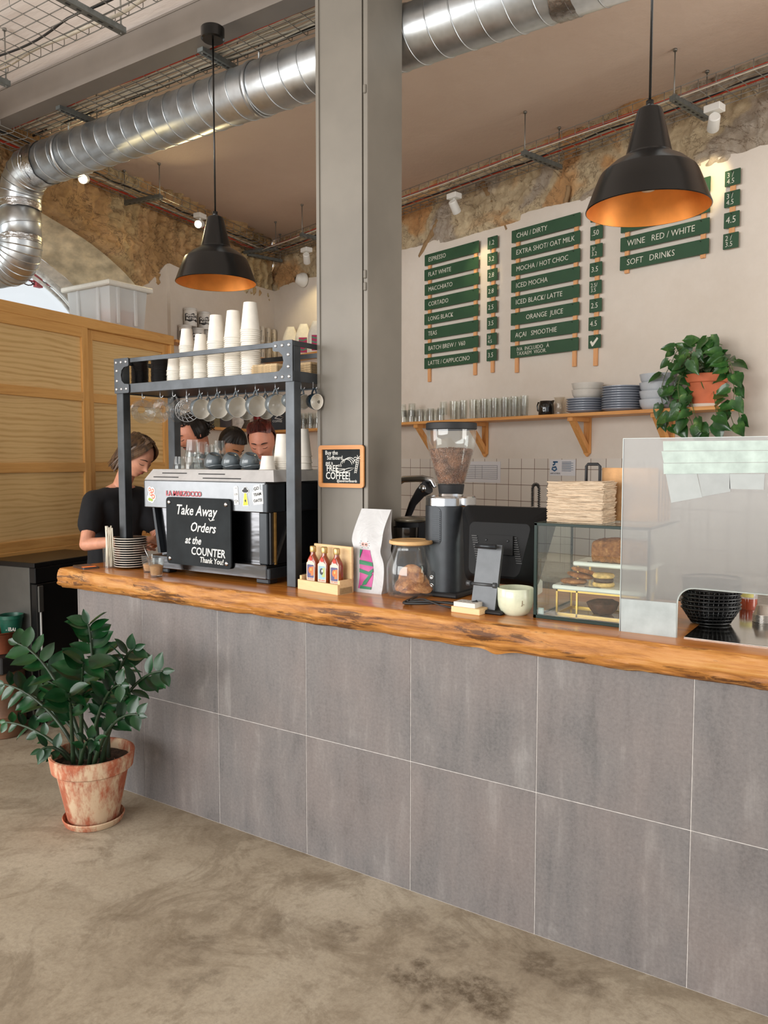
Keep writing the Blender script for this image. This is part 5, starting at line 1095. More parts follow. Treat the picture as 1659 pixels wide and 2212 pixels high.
text('J.', .022, flat('brown_mark', (120, 100, 70), .6, var=0), o, (.044, -.0465, .05), (PI/2, 0, R(43)), depth=.0004)
p = top(1140, 1290); o = thing('card_reader', 'small white card reader half hidden between cup and pastry case', 'card reader', (p.x-.01, p.y+.06, ZT), R(8))
bm = B(); box2(bm, -.035, -.03, 0, .035, .05, .06, .008); obj('body', bm, flat('reader_white', (216, 214, 208), .4, var=0), o)
bm = B(); box2(bm, -.025, -.0315, .034, .025, -.029, .052, .001); obj('screen', bm, M_RUB, o)
# ---- glass pastry case
p = top(1154, 1334); CX0, CY0 = p.x, p.y; CX1 = ony(1403, 1200, CY0).x; CH = ony(1154, 1129, CY0).z-ZT; CDp = .36
o = thing('glass_pastry_case', 'glass pastry case with dark green edges, half behind the frosted screen', 'display case', (CX0, CY0, ZT))
M_PANE = glass('case_glass', (.93, .96, .94), 1.45, .01); M_GEDGE = flat('green_glass_edge', (6, 34, 26), .3, var=0, spec=.25); W3 = CX1-CX0
for n_, a_ in (('front_pane', (0, 0, .006, W3, .006, CH-.006)), ('side_pane', (0, .006, .006, .006, CDp, CH-.006)), ('side_pane', (W3-.006, .006, .006, W3, CDp, CH-.006)), ('top_pane', (.0, .0, CH-.006, W3, CDp, CH)), ('bottom_pane', (0, 0, 0, W3, CDp, .006))):
    bm = B(); box2(bm, *a_); obj(n_, bm, M_PANE, o)
for (x0, y0, z0, x1, y1, z1) in ((-.003, -.003, CH-.009, W3+.002, .008, CH+.001), (-.003, -.003, -.0, W3+.002, .008, .012), (-.003, -.003, 0, .008, .008, CH), (W3-.006, -.002, 0, W3+.002, .007, CH), (-.002, 0, CH-.007, .006, CDp, CH+.001), (W3-.006, 0, CH-.007, W3+.002, CDp, CH+.001), (-.002, 0, 0, .006, CDp, .008), (-.002, CDp-.006, 0, .006, CDp, CH)):
    bm = B(); box2(bm, x0, y0, z0, x1, y1, z1, .0008); obj('glass_edge', bm, M_GEDGE, o)
bm = B(); box2(bm, .008, .010, .012, .030, .016, .035, .002); box2(bm, .010, .0085, .018, .028, .0098, .032); obj('corner_clip', bm, flat('clip_clear', (170, 180, 176), .3, var=0), o)
# stand in the case
M_GLD = flat('gold_frame', (206, 168, 96), .3, .9, 0); M_MRB = flat('white_marble', (226, 226, 220), .25, var=.04, sc=8)
def inz(px, py, dy): q_ = ony(px, py, CY0+dy); return q_.x, q_.z
s0 = inz(1192, 1272, .07); s1 = inz(1237, 1222, .13)
sd = thing('cake_stand', 'gold framed two tier stand with white marble shelves in the pastry case', 'cake stand', (s0[0], CY0+.07, ZT+.006)); sb_ = ZT+.006
zL = s0[1]-sb_; zU = s1[1]-sb_; xe = CX1-.03-s0[0]
bm = B(); box2(bm, 0, 0, zL, xe, .17, zL+.016, .004); obj('lower_shelf', bm, M_MRB, sd)
bm = B(); box2(bm, s1[0]-s0[0], .06, zU, xe, .22, zU+.016, .004); obj('upper_shelf', bm, M_MRB, sd)
bm = B()
for x in (.015, xe-.015):
    for y in (.012, .158): box2(bm, x-.003, y-.003, 0, x+.003, y+.003, zL)
bm2 = B()
for y in (.012, .158): box2(bm2, .012, y-.003, 0, xe-.012, y+.003, .006); box2(bm2, .012, y-.003, zL-.007, xe-.012, y+.003, zL-.001)
for x in (.015, xe-.015): box2(bm2, x-.003, .012, 0, x+.003, .158, .006)
box2(bm2, .085, .009, 0, .091, .015, zL); merge(bm2, bm); 
for y in (.075, .205): 
    for x in (s1[0]-s0[0]+.015, xe-.015): box2(bm2, x-.003, y-.003, zL+.016, x+.003, y+.003, zU)
obj('gold_frame', bm2, M_GLD, sd)
M_TAG = flat('price_tag_black', (40, 34, 38), .6, var=0)
for x, y, z, s_ in ((.03, .008, zL+.0165, 'COOKIE'), (.115, .006, zL+.0165, 'COOKIE SANDWICH'), (s1[0]-s0[0]+.05, .066, zU+.0165, 'BANANA BREAD')):
    bm = B(); box2(bm, 0, 0, 0, .055, .012, .001); g_ = obj('name_card', bm, M_TAG, sd, (x, y, z)); text(s_, .008 if len(s_) < 8 else .0055, flat('tag_white', (220, 220, 214), .6, var=0), g_, (.004, .006, .0012), (0, 0, 0), depth=.0001)
X_, Y_, Zl, Zu = s0[0], CY0+.07, sb_+zL+.0165, sb_+zU+.0165
for (dx, dy, dz, rt, lb) in ((.055, .07, .001, (0, 0, 0), 'lowest brown cookie on the lower marble shelf'), (.075, .075, .022, (0, R(10), .5), 'middle brown cookie of the leaning pile on the marble shelf'), (.09, .075, .038, (0, R(17), 1), 'top brown cookie leaning on the pile on the marble shelf')):
    c_ = dup(ck, (X_+dx, Y_+dy, Zl+dz), rt, lb, 'cookies in the pastry case')
bm = B(); lathe(bm, [(0, 0), (.036, 0), (.038, .008), (.034, .014), (0, .014)], 28); lathe(bm, [(0, .030), (.034, .030), (.038, .036), (.034, .044), (0, .046)], 28)
sw = thing('cookie_sandwich', 'pale cookie sandwich with dark filling at the right of the marble shelf', 'cookie', (X_+.165, Y_+.06, Zl)); obj('biscuit', bm, flat('pale_cookie', (214, 176, 112), .9, var=.15, sc=60, bump=.5), sw)
bm = B(); lathe(bm, [(0, .013), (.032, .013), (.034, .022), (.032, .031), (0, .031)], 28); obj('filling', bm, flat('dark_filling', (72, 50, 40), .6, var=.1), sw)
t = NT('loaf_crust'); co = t.co(); f = t.noise(co, 60, 6, .75); t.base(t.ramp(f, (.3, (98, 58, 26)), (.5, (150, 92, 42)), (.72, (196, 140, 84)))); t.rough(.9); t.bump(f, .8, .006); M_LOAF = t.m
lf = inz(1282, 1212, .15)
def loaf(u, v):
    a = 2*PI*u; s_ = .55+.45*math.sin(PI*min(max(v, .001), .999))**.35
    c_, q_ = math.cos(a), math.sin(a); x = .052*abs(c_)**.6*(1 if c_ > 0 else -1)*(.85+.15*(q_+1)/2)*s_; z = .042+(.045 if q_ > 0 else .042)*abs(q_)**.55*(1 if q_ > 0 else -1)*(s_ if q_ > 0 else 1)
    k = .004*fbm(x*40, v*8, z*40); return Vector((v*.20 if True else 0, x+k, z+k))
bm = B(); grid(bm, 40, 40, loaf, closed_u=True); 
tag(obj('loaf_cake', bm, M_LOAF, None, (lf[0]-.005, CY0+.17, Zu), smooth=70), 'brown crusted loaf cake on the upper marble shelf', 'cake')
bm = B(); lathe(bm, [(0, 0), (.03, 0), (.05, .02), (.056, .04), (.03, .052), (0, .054)], 28)
for v in bm.verts: v.co += Vector((1, 1, 1))*.004*fbm(v.co.x*30, v.co.y*30, v.co.z*30)
tag(obj('dark_muffin', bm, flat('muffin_brown', (84, 54, 40), .9, var=.25, sc=40, bump=.5), None, (X_+.155, Y_+.09, sb_+.001), smooth=60), 'dark muffin low in the case under the marble shelf', 'muffin')
# ---- napkins, paper bags, handle on the case
cz = ZT+CH+.001; q0 = onz(1176, 1127, cz); q1 = onz(1300, 1133, cz)
o = thing('napkin_stack', 'thick stack of unbleached paper napkins on top of the pastry case', 'napkins', (q0.x+.004, q0.y+.012, cz), R(0))
nw, nd_, nh = q1.x-q0.x, .15, ony(1180, 1040, q0.y).z-cz
t = NT('napkin_paper'); co = t.co('Object', (3, 3, 60)); f = t.noise(co, 3.0, 5, .7, 1.5); t.base(t.ramp(f, (.35, (178, 152, 124)), (.5, (222, 200, 172)), (.7, (232, 212, 186)))); t.rough(.95); t.bump(f, .8, .006); M_NAP = t.m
random.seed(9); N_ = 38
for i in range(N_):
    z0 = nh*i/N_; z1 = nh*(i+1)/N_; j = lambda: random.uniform(-.003, .003); w_, d_ = nw*.97, nd_*.95; j0, j1, j2, j3 = j(), j(), j(), j()
    def sheet(u, v, top_=None): return Vector((j0+(w_+j1)*u, j2+(d_+j3)*v, 0))
    bm = B(); nx_ = 14
    def wave(x, y): return .0016*fbm(x*16, y*16, i*.35, 3)+.004*fbm(x*5, y*5, 2)*(i/N_)
    ring = []
    P0 = [(x/nx_, 0) for x in range(nx_)]+[(1, y/nx_) for y in range(nx_)]+[(1-x/nx_, 1) for x in range(nx_)]+[(0, 1-y/nx_) for y in range(nx_)]
    def mk(z, sc_): return [bm.verts.new(sheet(.5+(u-.5)*sc_, .5+(v-.5)*sc_)+Vector((0, 0, z+wave(u*w_, v*d_)))) for u, v in P0]
    a_, b_, c_ = mk(z0, .985), mk((z0+z1)/2, 1), mk(z1-.0002, .985)
    for r0, r1 in ((a_, b_), (b_, c_)):
        for k in range(len(P0)): bm.faces.new((r0[k], r0[(k+1) % len(P0)], r1[(k+1) % len(P0)], r1[k]))
    bm.faces.new(c_); bm.faces.new(a_[::-1]); 
    s_ = obj('napkin_fold', bm, M_NAP, o)
q2 = onz(1252, 1130, cz); M_KRAFT = flat('kraft_paper', (190, 146, 100), .85, var=.12, sc=14, bump=.4)
for i in range(5):
    bm = B(); box2(bm, 0, 0, 0, .20, .010, ony(1260, 1010, q0.y+.22).z-cz-.006*i, .002); tag(obj('paper_bag', bm, M_KRAFT, None, (q2.x+.015+.006*i, q0.y+.19+.0125*i, cz), (0, 0, R(2*i-3))), 'flat brown kraft paper bag standing behind the napkins, %s' % ['frontmost', 'second from front', 'in the middle', 'second from back', 'hindmost'][i], 'paper bag', 'kraft paper bags behind the napkins')
q3 = ony(1280, 1040, q0.y+.175); hz_ = q3.z-cz
o = thing('napkin_holder', 'black bent wire napkin holder sticking up behind the napkins', 'napkin holder', (q3.x, q0.y+.176, cz)); bm = B(); tube(bm, [(-.024, 0, 0), (-.024, 0, hz_+.055), (-.018, 0, hz_+.062), (.018, 0, hz_+.062), (.026, 0, hz_+.055), (.026, 0, 0)], .0055, 10); obj('bar', bm, M_RUB, o)
# ---- frosted screen
g0 = top(1339, 1363); GY = g0.y-.0; GX0 = g0.x; gt = ony(1339, 948, GY).z; cutx = ony(1461, 1340, GY).x; ct = ony(1500, 1271, GY).z
GX1 = 3.45
o = thing('frosted_glass_screen', 'tall frosted glass screen with taped papers at the right of the counter', 'screen', (GX0, GY, ZT))
t = NT('frosted_glass'); nd = t.t.nodes; rf = t.n('BsdfRefraction', Roughness=.10, IOR=1.15, Color=(.84, .84, .82, 1)); df = t.n('BsdfDiffuse', Color=(.36, .355, .34, 1)); tl_ = t.n('BsdfTranslucent', Color=(.58, .57, .54, 1)); gl = t.n('BsdfGlossy', Roughness=.3)
a1 = t.n('MixShader', i0=.5); t.set(a1.inputs[1], df.outputs[0]); t.set(a1.inputs[2], tl_.outputs[0]); a2 = t.n('MixShader', i0=.34); t.set(a2.inputs[1], rf.outputs[0]); t.set(a2.inputs[2], a1.outputs[0]); a3 = t.n('MixShader', i0=.05); t.set(a3.inputs[1], a2.outputs[0]); t.set(a3.inputs[2], gl.outputs[0]); t.t.links.new(a3.outputs[0], nd['Material Output'].inputs[0]); M_FROST = t.m
cx_ = cutx-GX0; ch_ = ct-ZT; rr = .05
pts = [(0, 0), (cx_, 0), (cx_, ch_-rr)]+[(cx_+rr-rr*math.cos(a), ch_-rr+rr*math.sin(a)) for a in [PI/2*i/8 for i in range(1, 9)]]+[(GX1-GX0, ch_), (GX1-GX0, gt-ZT), (0, gt-ZT)]
bm = B(); prism(bm, pts, .006); obj('pane', bm, M_FROST, o)
bm = B(); box2(bm, -.002, -.001, 0, .0, .007, gt-ZT); box2(bm, -.002, -.001, gt-ZT, GX1-GX0, .007, gt-ZT+.0015); tube(bm, [(x-.0, .003, z) for x, z in pts[1:12]], .0032, 6); obj('polished_edge', bm, flat('glass_edge_pale', (186, 196, 192), .2, var=0), o)
def gz(px, py): q_ = ony(px, py, GY-.001); return q_.x-GX0, q_.z-ZT
def sheet_(pix, m, name, th=.0006, y=-.0012, lb=None):
    bm = B(); prism(bm, [gz(*q_) for q_ in pix], th, TM(0, y, 0)); s_ = obj(name, bm, m, o); return s_
M_MILK = flat('milky_film', (158, 162, 160), .5, var=.03); M_TAPE = flat('tape_film', (164, 180, 170), .35, var=.1, sc=22); M_PAP = flat('taped_paper', (172, 177, 175), .7, var=.02)
sheet_([(1341, 1293), (1461, 1303), (1460, 1382), (1341, 1364)], flat('masking_sheet', (164, 172, 170), .5, var=.06, sc=18), 'masking_sheet')
sheet_([(1432, 953), (1700, 951), (1700, 972), (1433, 974)], M_TAPE, 'tape_strip'); sheet_([(1429, 975), (1700, 973), (1700, 998), (1434, 1000)], M_TAPE, 'tape_strip', y=-.002); sheet_([(1433, 1001), (1700, 999), (1700, 1021), (1434, 1024)], M_TAPE, 'tape_strip', y=-.0028)
sheet_([(1438, 1024), (1505, 1022), (1517, 1074), (1450, 1086)], M_PAP, 'paper_note'); sheet_([(1576, 1024), (1652, 1024), (1650, 1058), (1576, 1056)], M_PAP, 'paper_note'); sheet_([(1507, 1022), (1576, 1022), (1578, 1062), (1517, 1073)], M_MILK, 'paper_note')
# ---- steel tray, baskets, tins
m0 = top(1470, 1383); m1 = top(1659, 1402)
o = thing('steel_counter_plate', 'shiny steel plate let into the worktop behind the frosted screen', 'steel plate', (m0.x+.0, GY+.012, ZT+.0))
bm = B(); box2(bm, 0, 0, 0, 3.45-m0.x, .62, .003, .001); obj('plate', bm, flat('plate_steel', (200, 200, 196), .12, 1, .03), o)
p = onz(1520, 1345, ZT+.003); PX, PY = p.x+.02, p.y+.01
def basket():
    bm = B()
    def el(r_, z, n=48): return [((r_*1.0)*math.cos(2*PI*i/n), (r_*.78)*math.sin(2*PI*i/n), z) for i in range(n)]
    tube(bm, el(.092, .050), .0035, 6, closed=True); tube(bm, el(.062, .002), .003, 6, closed=True)
    for z, r_ in ((.014, .071), (.026, .079), (.038, .086)): tube(bm, el(r_, z, 36), .0016, 5, closed=True)
    for i in range(36):
        a = 2*PI*i/36; tube(bm, [(.062*math.cos(a), .048*math.sin(a), .002), (.092*math.cos(a), .072*math.sin(a), .050)], .0017, 4)
    for i in range(-5, 6):
        x = i*.0105; y = .048*math.sqrt(max(0, 1-(x/.062)**2)); tube(bm, [(x, -y, .002), (x, y, .002)], .0017, 4); y2 = x*.77; x2 = .062*math.sqrt(max(0, 1-(y2/.048)**2)); tube(bm, [(-x2, y2, .002), (x2, y2, .002)], .0017, 4)
    return bm
bk_ = tag(obj('serving_basket', basket(), flat('basket_black', (20, 20, 20), .3, var=0)), 'x', 'basket'); PROTOS.append(bk_)
for i in range(9): dup(bk_, (PX+.002*fbm(i*2.2, 0, 0), PY+.002*fbm(i*1.9, 3, 0), ZT+.006+.0125*i), (R(random.uniform(-1.2, 1.2)), R(random.uniform(-1.5, 1.5)), R(18)+.05*fbm(i*1.5, 1, 1)), nth(8-i, 9)+' black oval serving basket in the stack by the frosted screen', 'black serving baskets')
p = onz(1637, 1345, ZT+.003)
def tin(): bm = B(); lathe(bm, [(0, .032), (.020, .032), (.022, .031), (.030, .004), (.033, .002), (.034, 0), (.0335, -.0005), (.029, .004), (.021, .030), (0, .0305)], 32); return bm
tn = tag(obj('baking_tin', tin(), flat('tin_silver', (196, 190, 182), .3, .9, .04)), 'x', 'tin'); PROTOS.append(tn)
for i in range(6): dup(tn, (p.x+.012, p.y+.03, ZT+.004+.0045*i), None, nth(5-i, 6)+' small silver tart tin in the upturned stack at the right edge', 'tart tins')
p = onz(1606, 1318, ZT+.003); o = thing('honey_jar', 'small jar of amber syrup with a yellow label behind the tart tins', 'jar', (p.x+.01, p.y+.04, ZT+.003))
bm = B(); lathe(bm, [(0, 0), (.028, 0), (.030, .004), (.030, .040), (0, .040)], 28); obj('syrup', bm, flat('red_syrup', (158, 66, 40), .15, var=0, coat=.6), o, smooth=40)
bm = B(); lathe(bm, [(.0305, .040), (.0305, .066), (.028, .072), (0, .072)], 28); obj('jar_top', bm, glass('jar_top', (.9, .85, .8), 1.4, .05, .25), o)
bm = B(); grid(bm, 8, 1, lambda u, v: Vector((.0312*math.sin(R(-50+90*u)), -.0312*math.cos(R(-50+90*u)), .046+.018*v))); obj('label', bm, flat('label_yellow', (226, 214, 130), .6, var=0), o)
# ================================================================ SHELVES AND WALL THINGS
M_SHELF = wood('pine_shelf', (206, 140, 74), (222, 160, 92), (188, 120, 60), (1.1, 22, 22), .5, 'x')
SD = .24; zs = WB.uz(864.6, 918, SD)[1]; u1 = WB.uz(1545, 882, SD)[0]; u0 = 1.86
sh = thing('wall_shelf', 'long pine wall shelf on wooden brackets under the menu boards', 'shelf', WB.w(u0, -SD, zs), WB.a)
bm = B(); box2(bm, 0, 0, 0, u1-u0, SD-.003, .022, .002); obj('plank', bm, M_SHELF, sh)
def bracket(parent, u, dd=SD, h=.26):
    b = bpy.data.objects.new('bracket', None)
    bm = B(); prism(bm, [(u-.024, 0), (u+.024, 0), (u+.024, -h+.02), (u, -h-.005), (u-.024, -h+.02)], .022, TM(0, dd-.026, -.0)); box2(bm, u-.022, .02, -.028, u+.022, dd-.026, 0, .001)
    P_ = [(.035, -.028), (.075, -.028), (dd-.026, -h+.075), (dd-.026, -h+.02)]
    a = [bm.verts.new((u-.019, y, z)) for y, z in P_]; c = [bm.verts.new((u+.019, y, z)) for y, z in P_]; fs = [bm.faces.new(a), bm.faces.new(c[::-1])]
    for i in range(4): fs.append(bm.faces.new((a[i], c[i], c[(i+1) % 4], a[(i+1) % 4])))
    bmesh.ops.recalc_face_normals(bm, faces=fs); return obj('bracket', bm, wood('bracket_pine', (202, 136, 72), (218, 156, 90), (180, 114, 56), (1.2, 18, 18), .5, 'z'), parent)
for px in (935, 1047, 1268, 1447): bracket(sh, WB.uz(px, 950, .02)[0]-u0)
SZ = zs+.0225
def onsh(px, off=.12): return WB.uz(px, 900, off)[0]
def put_on(o, px, off, dz, label, grp, rz=0, flip=False, h=0):
    return dup(o, WB.w(onsh(px, off), -off, SZ+dz+(h if flip else 0)), (PI if flip else 0, 0, rz), label, grp)
M_G3 = glass('shelf_glass', (.93, .94, .92), 1.5, .03, .05, (.86, .83, .78))
def tallglass(r=.030, h=.15):
    bm = B(); lathe(bm, [(0, .006), (r*.85, .006), (r*.86, 0), (r*.9, .001), (r, h*.6), (r*1.06, h), (r*1.06-.0025, h), (r-.0025, h*.6), (r*.86, .012), (0, .012)], 24)
    for k in range(8): a = 2*PI*k/8; tube(bm, [(r*.9*math.cos(a), r*.9*math.sin(a), .004), (r*1.0*math.cos(a), r*1.0*math.sin(a), h*.7)], .0012, 4)
    return bm
tg = tag(obj('tall_glass', tallglass(), M_G3, smooth=50), 'x', 'glass'); tq = tag(obj('short_glass', tallglass(.031, .105), M_G3, smooth=50), 'x', 'glass'); PROTOS += [tg, tq]
GS = 'tall glasses along the shelf'
for i, px in enumerate((980, 1001, 1022, 1045, 1068, 1090, 1111, 1132)):
    put_on(tg, px, .13, 0, 'tall straight glass on the long shelf, %s' % ['leftmost of the tall ones', 'second tall one from left', 'third tall one from left', 'fourth tall one from left', 'fifth tall one from left', 'third tall one from right', 'second tall one from right', 'beside the black jug'][i], GS)
for i, px in enumerate((990, 1034, 1056, 1079, 1101, 1122)): put_on(tg, px, .055, 0, 'tall glass in the back row of the long shelf, %s' % ['leftmost', 'second from left', 'third from left', 'third from right', 'second from right', 'rightmost'][i], GS)
for i, px in enumerate((872, 888, 908, 930, 952)): put_on(tq, px, .14, 0, 'short upturned glass on the shelf, %s' % ['beside the column', 'second from the column', 'third from the column', 'fourth from the column', 'just left of the tall glasses'][i], 'short glasses on the shelf', 0, True, .105)
for i, px in enumerate((870, 890, 958)): put_on(tq, px, .14 if i < 2 else .09, .05, 'short glass stacked over another, %s' % ['beside the column', 'second from the column', 'just left of the tall glasses'][i], 'short glasses on the shelf', 0, True, .105)
for i, px in enumerate((880, 900, 920, 942)): put_on(tq, px, .06, 0, 'short glass in the back row of the shelf, %s' % ['beside the column', 'second from the column', 'third from the column', 'fourth from the column'][i], 'short glasses on the shelf', 0, True, .105)
o = thing('black_jug', 'small shiny black jug between the glasses and the plates', 'jug', WB.w(onsh(1180, .12), -.12, SZ), WB.a)
bm = B(); lathe(bm, [(0, .002), (.050, .002), (.053, 0), (.055, .004), (.053, .06), (.047, .10), (.045, .102), (.043, .10), (.049, .06), (.049, .01), (0, .01)], 36); obj('body', bm, flat('black_glaze', (20, 18, 18), .08, var=0, coat=.6), o, smooth=50)
bm = B(); tube(bm, [(-.048, 0, .09), (-.070, 0, .095), (-.080, 0, .07), (-.075, 0, .04), (-.053, 0, .022)], .0055, 8); obj('handle', bm, flat('black_glaze', (20, 18, 18), .08), o, smooth=50)
bm = B(); prism(bm, [(.040, .06), (.064, .104), (.040, .100)], .016, TM(0, -.008, 0)); obj('spout', bm, flat('black_glaze', (20, 18, 18), .08), o)
o = thing('glass_carafe', 'small clear glass carafe behind the black jug', 'carafe', WB.w(onsh(1208, .08), -.08, SZ), WB.a)
bm = B(); lathe(bm, [(0, .002), (.035, .002), (.036, .006), (.033, .03), (.026, .07), (.034, .115), (.040, .125), (.038, .125), (.032, .114), (.024, .07), (.031, .03), (0, .006)], 32); obj('body', bm, glass('carafe_glass', (.93, .9, .84), 1.45, .03, .08), o, smooth=60)
M_PLG = flat('plate_greyblue', (160, 166, 178), .22, var=.03, coat=.4); M_PLW = flat('bowl_cream', (214, 208, 198), .2, var=.02, coat=.4); M_PLB = flat('bowl_pale_grey', (196, 200, 204), .2, var=.02, coat=.4)
def plate(r=.125): bm = B(); lathe(bm, [(0, .004), (r*.62, .004), (r*.64, 0), (r*.67, .001), (r*.9, .010), (r, .017), (r, .020), (r*.985, .021), (r*.9, .017), (r*.66, .007), (0, .007)], 56); return bm
def bowl_(r=.105, h=.055): bm = B(); lathe(bm, [(0, .003), (r*.70, .003), (r*.72, 0), (r*.78, .001), (r*.92, h*.4), (r*.99, h-.004), (r, h), (r*.975, h-.001), (r*.89, h*.42), (r*.72, .012), (0, .010)], 52); return bm
pl = tag(obj('plate', plate(), M_PLG, smooth=50), 'x', 'plate'); bwc = tag(obj('bowl', bowl_(), M_PLW, smooth=50), 'x', 'bowl'); bwg = tag(obj('bowl', bowl_(.112, .062), M_PLB, smooth=50), 'x', 'bowl'); PROTOS += [pl, bwc, bwg]
for i in range(6): put_on(pl, 1264, .125, .0155*i, nth(5-i, 6)+' grey plate under the two cream bowls on the shelf', 'grey plates on the shelf')
for i in range(2): put_on(bwc, 1268, .125, .0155*6+.006+.045*i, ['lower', 'upper'][i]+' cream bowl on top of the left plate stack', 'cream bowls on the shelf')
for i in range(10): put_on(pl, 1342, .125, .0155*i, nth(9-i, 10)+' grey plate in the taller stack of plates only', 'grey plates on the shelf')
for i in range(4): put_on(bwg, 1420, .125, .052*i, nth(3-i, 4)+' pale grey bowl in the stack left of the trailing plant', 'grey bowls on the shelf')
# ---- papers on the tiles, spring hose
def paper(px0, py0, px1, py1, label, name='notice'):
    a = WB.uz(px0, py1, .008); b = WB.uz(px1, py0, .008); o = thing(name, label, 'notice', WB.w(a[0], -.0065, a[1]), WB.a); w, h = b[0]-a[0], b[1]-a[1]
    bm = B(); box2(bm, 0, 0, 0, w, .0006, h); obj('sheet', bm, flat('notice_paper', (222, 220, 222), .7, var=0), o); return o, w, h
M_INK = flat('ink_grey', (110, 108, 116), .7, var=0); M_BLU = flat('ink_blue', (40, 90, 130), .6, var=0)
o, w, h = paper(1000, 997, 1081, 1041, 'white notice with a printed table taped on the tiles behind the grinder')
L_ = [[(w*.08, h*(.18+.09*i)), (w*.92, h*(.18+.09*i))] for i in range(8)] + [[(w*x, h*.18), (w*x, h*.81)] for x in (.08, .34, .52, .92)]
strokes(L_, .0012, M_INK, o, (0, -.001, 0), name='table_lines', n=4)
o, w, h = paper(1187, 993, 1243, 1027, 'white hand washing notice with a blue tap on the tiles')
strokes([[(w*.14, h*.85), (w*.32, h*.85)], [(w*.20, h*.85), (w*.20, h*.72), (w*.13, h*.66)], [(w*.14, h*.55), (w*.10, h*.40), (w*.20, h*.30), (w*.28, h*.40), (w*.24, h*.55), (w*.16, h*.50)]], .006, M_BLU, o, (0, -.002, 0), name='tap_drawing')
strokes([[(w*.48, h*(.30+.07*i)), (w*(.92 if i % 2 else .84), h*(.30+.07*i))] for i in range(9)], .0014, M_BLU, o, (0, -.001, 0), name='printed_lines', n=4)
text('LAVE AS MÃOS', h*.14, M_INK, o, (w*.03, -.001, h*.13), sx=.8)
pf = WB.uz(1157, 1085, .28); o = thing('spray_tap', 'spring hose of a kitchen spray tap standing behind the till', 'tap', WB.w(pf[0], -.28, .90), WB.a)
z1_ = WB.uz(1157, 1046, .28)[1]-.90; z0_ = pf[1]-.25-.90
def sp(t_): 
    if t_ < .5: return Vector((.028, 0, z0_+(z1_-.03-z0_)*t_/.5))
    a = PI*(t_-.5)/.25
    return Vector((.0+.028*math.cos(a), 0, z1_-.03+.03*math.sin(a))) if t_ < .75 else Vector((-.028, 0, z1_-.03-(t_-.75)*.5))
bm = B(); q = []
for i in range(900):
    t_ = i/900; c_ = sp(t_); d_ = (sp(min(1, t_+.002))-c_).normalized(); n_ = Vector((0, 1, 0)); b_ = d_.cross(n_); a = t_*2*PI*46; q.append(c_+n_*.010*math.cos(a)+b_*.010*math.sin(a))
tube(bm, q, .0022, 4); obj('spring', bm, flat('spring_steel', (90, 88, 84), .3, .9, 0), o)
bm = B(); tube(bm, [sp(i/40) for i in range(41)], .005, 8); tube(bm, [(.028, 0, 0), (.028, 0, z0_)], .012, 10); obj('hose', bm, M_RUB, o)
# back counter under the tiles
o = thing('back_counter', 'white topped back counter running along the tiled wall', 'counter', WB.w(.62, -.62, 0), WB.a)
bm = B(); box2(bm, 0, 0, .86, 5.6, .61, .90, .003); obj('top', bm, flat('back_counter_top', (170, 164, 156), .4), o)
bm = B(); box2(bm, 0, .03, 0, 5.6, .60, .86); obj('front', bm, flat('back_counter_front', (70, 66, 62), .6), o)
# ================================================================ CORNER SHELVES (left)
def lshelf(z_px, right_px, left_px, label, depth=.22):
    pass
zu = WL.uz(380, 733, .22)[1]; lu0 = WL.uz(380, 733, .22)[0]
o = thing('corner_shelf', 'upper pine corner shelf holding peanut butter tubs, cans and coffee bags', 'shelf', (WL.o.x, WL.o.y, zu-.0), 0)
def ltk(fr, d, z): return 0
bm = B()
a_ = [WL.w(lu0, -.22, 0), WL.w(lu0, -.003, 0), WL.w(-.003, -.003, 0)+Vector((.0, -.0, 0)), WB.w(1.75, -.003, 0), WB.w(1.75, -.22, 0)]
# inner corner where the two front edges meet
ia = WL.w(0, -.22, 0); ib = WB.w(0, -.22, 0); dd_ = WL.ex; ee = WB.ex; den = dd_.x*ee.y-dd_.y*ee.x; t_ = ((ib-ia).x*ee.y-(ib-ia).y*ee.x)/den; IC = ia+dd_*t_
def slab(bm, z0, z1):
    P_ = [v-WL.o for v in (a_[0], a_[1], a_[2], a_[3], a_[4], IC)]; lo = [bm.verts.new((v.x, v.y, z0)) for v in P_]; hi = [bm.verts.new((v.x, v.y, z1)) for v in P_]; fs = [bm.faces.new(lo), bm.faces.new(hi[::-1])]
    for i in range(6): fs.append(bm.faces.new((lo[i], hi[i], hi[(i+1) % 6], lo[(i+1) % 6])))
    bmesh.ops.recalc_face_normals(bm, faces=fs); bmesh.ops.triangulate(bm, faces=fs[:2])
slab(bm, -.022, 0); obj('plank', bm, M_SHELF, o)
zl = WL.uz(447, 921, .22)[1]; lu0b = WL.uz(447, 921, .22)[0]-.28
a_[0] = WL.w(lu0b, -.22, 0); a_[1] = WL.w(lu0b, -.003, 0)
o = thing('corner_shelf', 'lower pine corner shelf behind the baristas with jars and glasses', 'shelf', (WL.o.x, WL.o.y, zl), 0)
bm = B(); slab(bm, -.024, 0); obj('plank', bm, M_SHELF, o)
for px, f_ in ((545, 0), (612, 1), (660, 1)):
    fr = WB if f_ else WL; e_ = bpy.data.objects.new('bracket_row', None); u_ = fr.uz(px, 960, .02)[0]
    b_ = bracket(o, 0, .22, .24); b_.location = fr.w(u_, -.22, zl-.022)-Vector((WL.o.x, WL.o.y, zl)); b_.rotation_euler = (0, 0, fr.a)
M_TUB = flat('tub_white', (226, 222, 216), .45, var=0); 
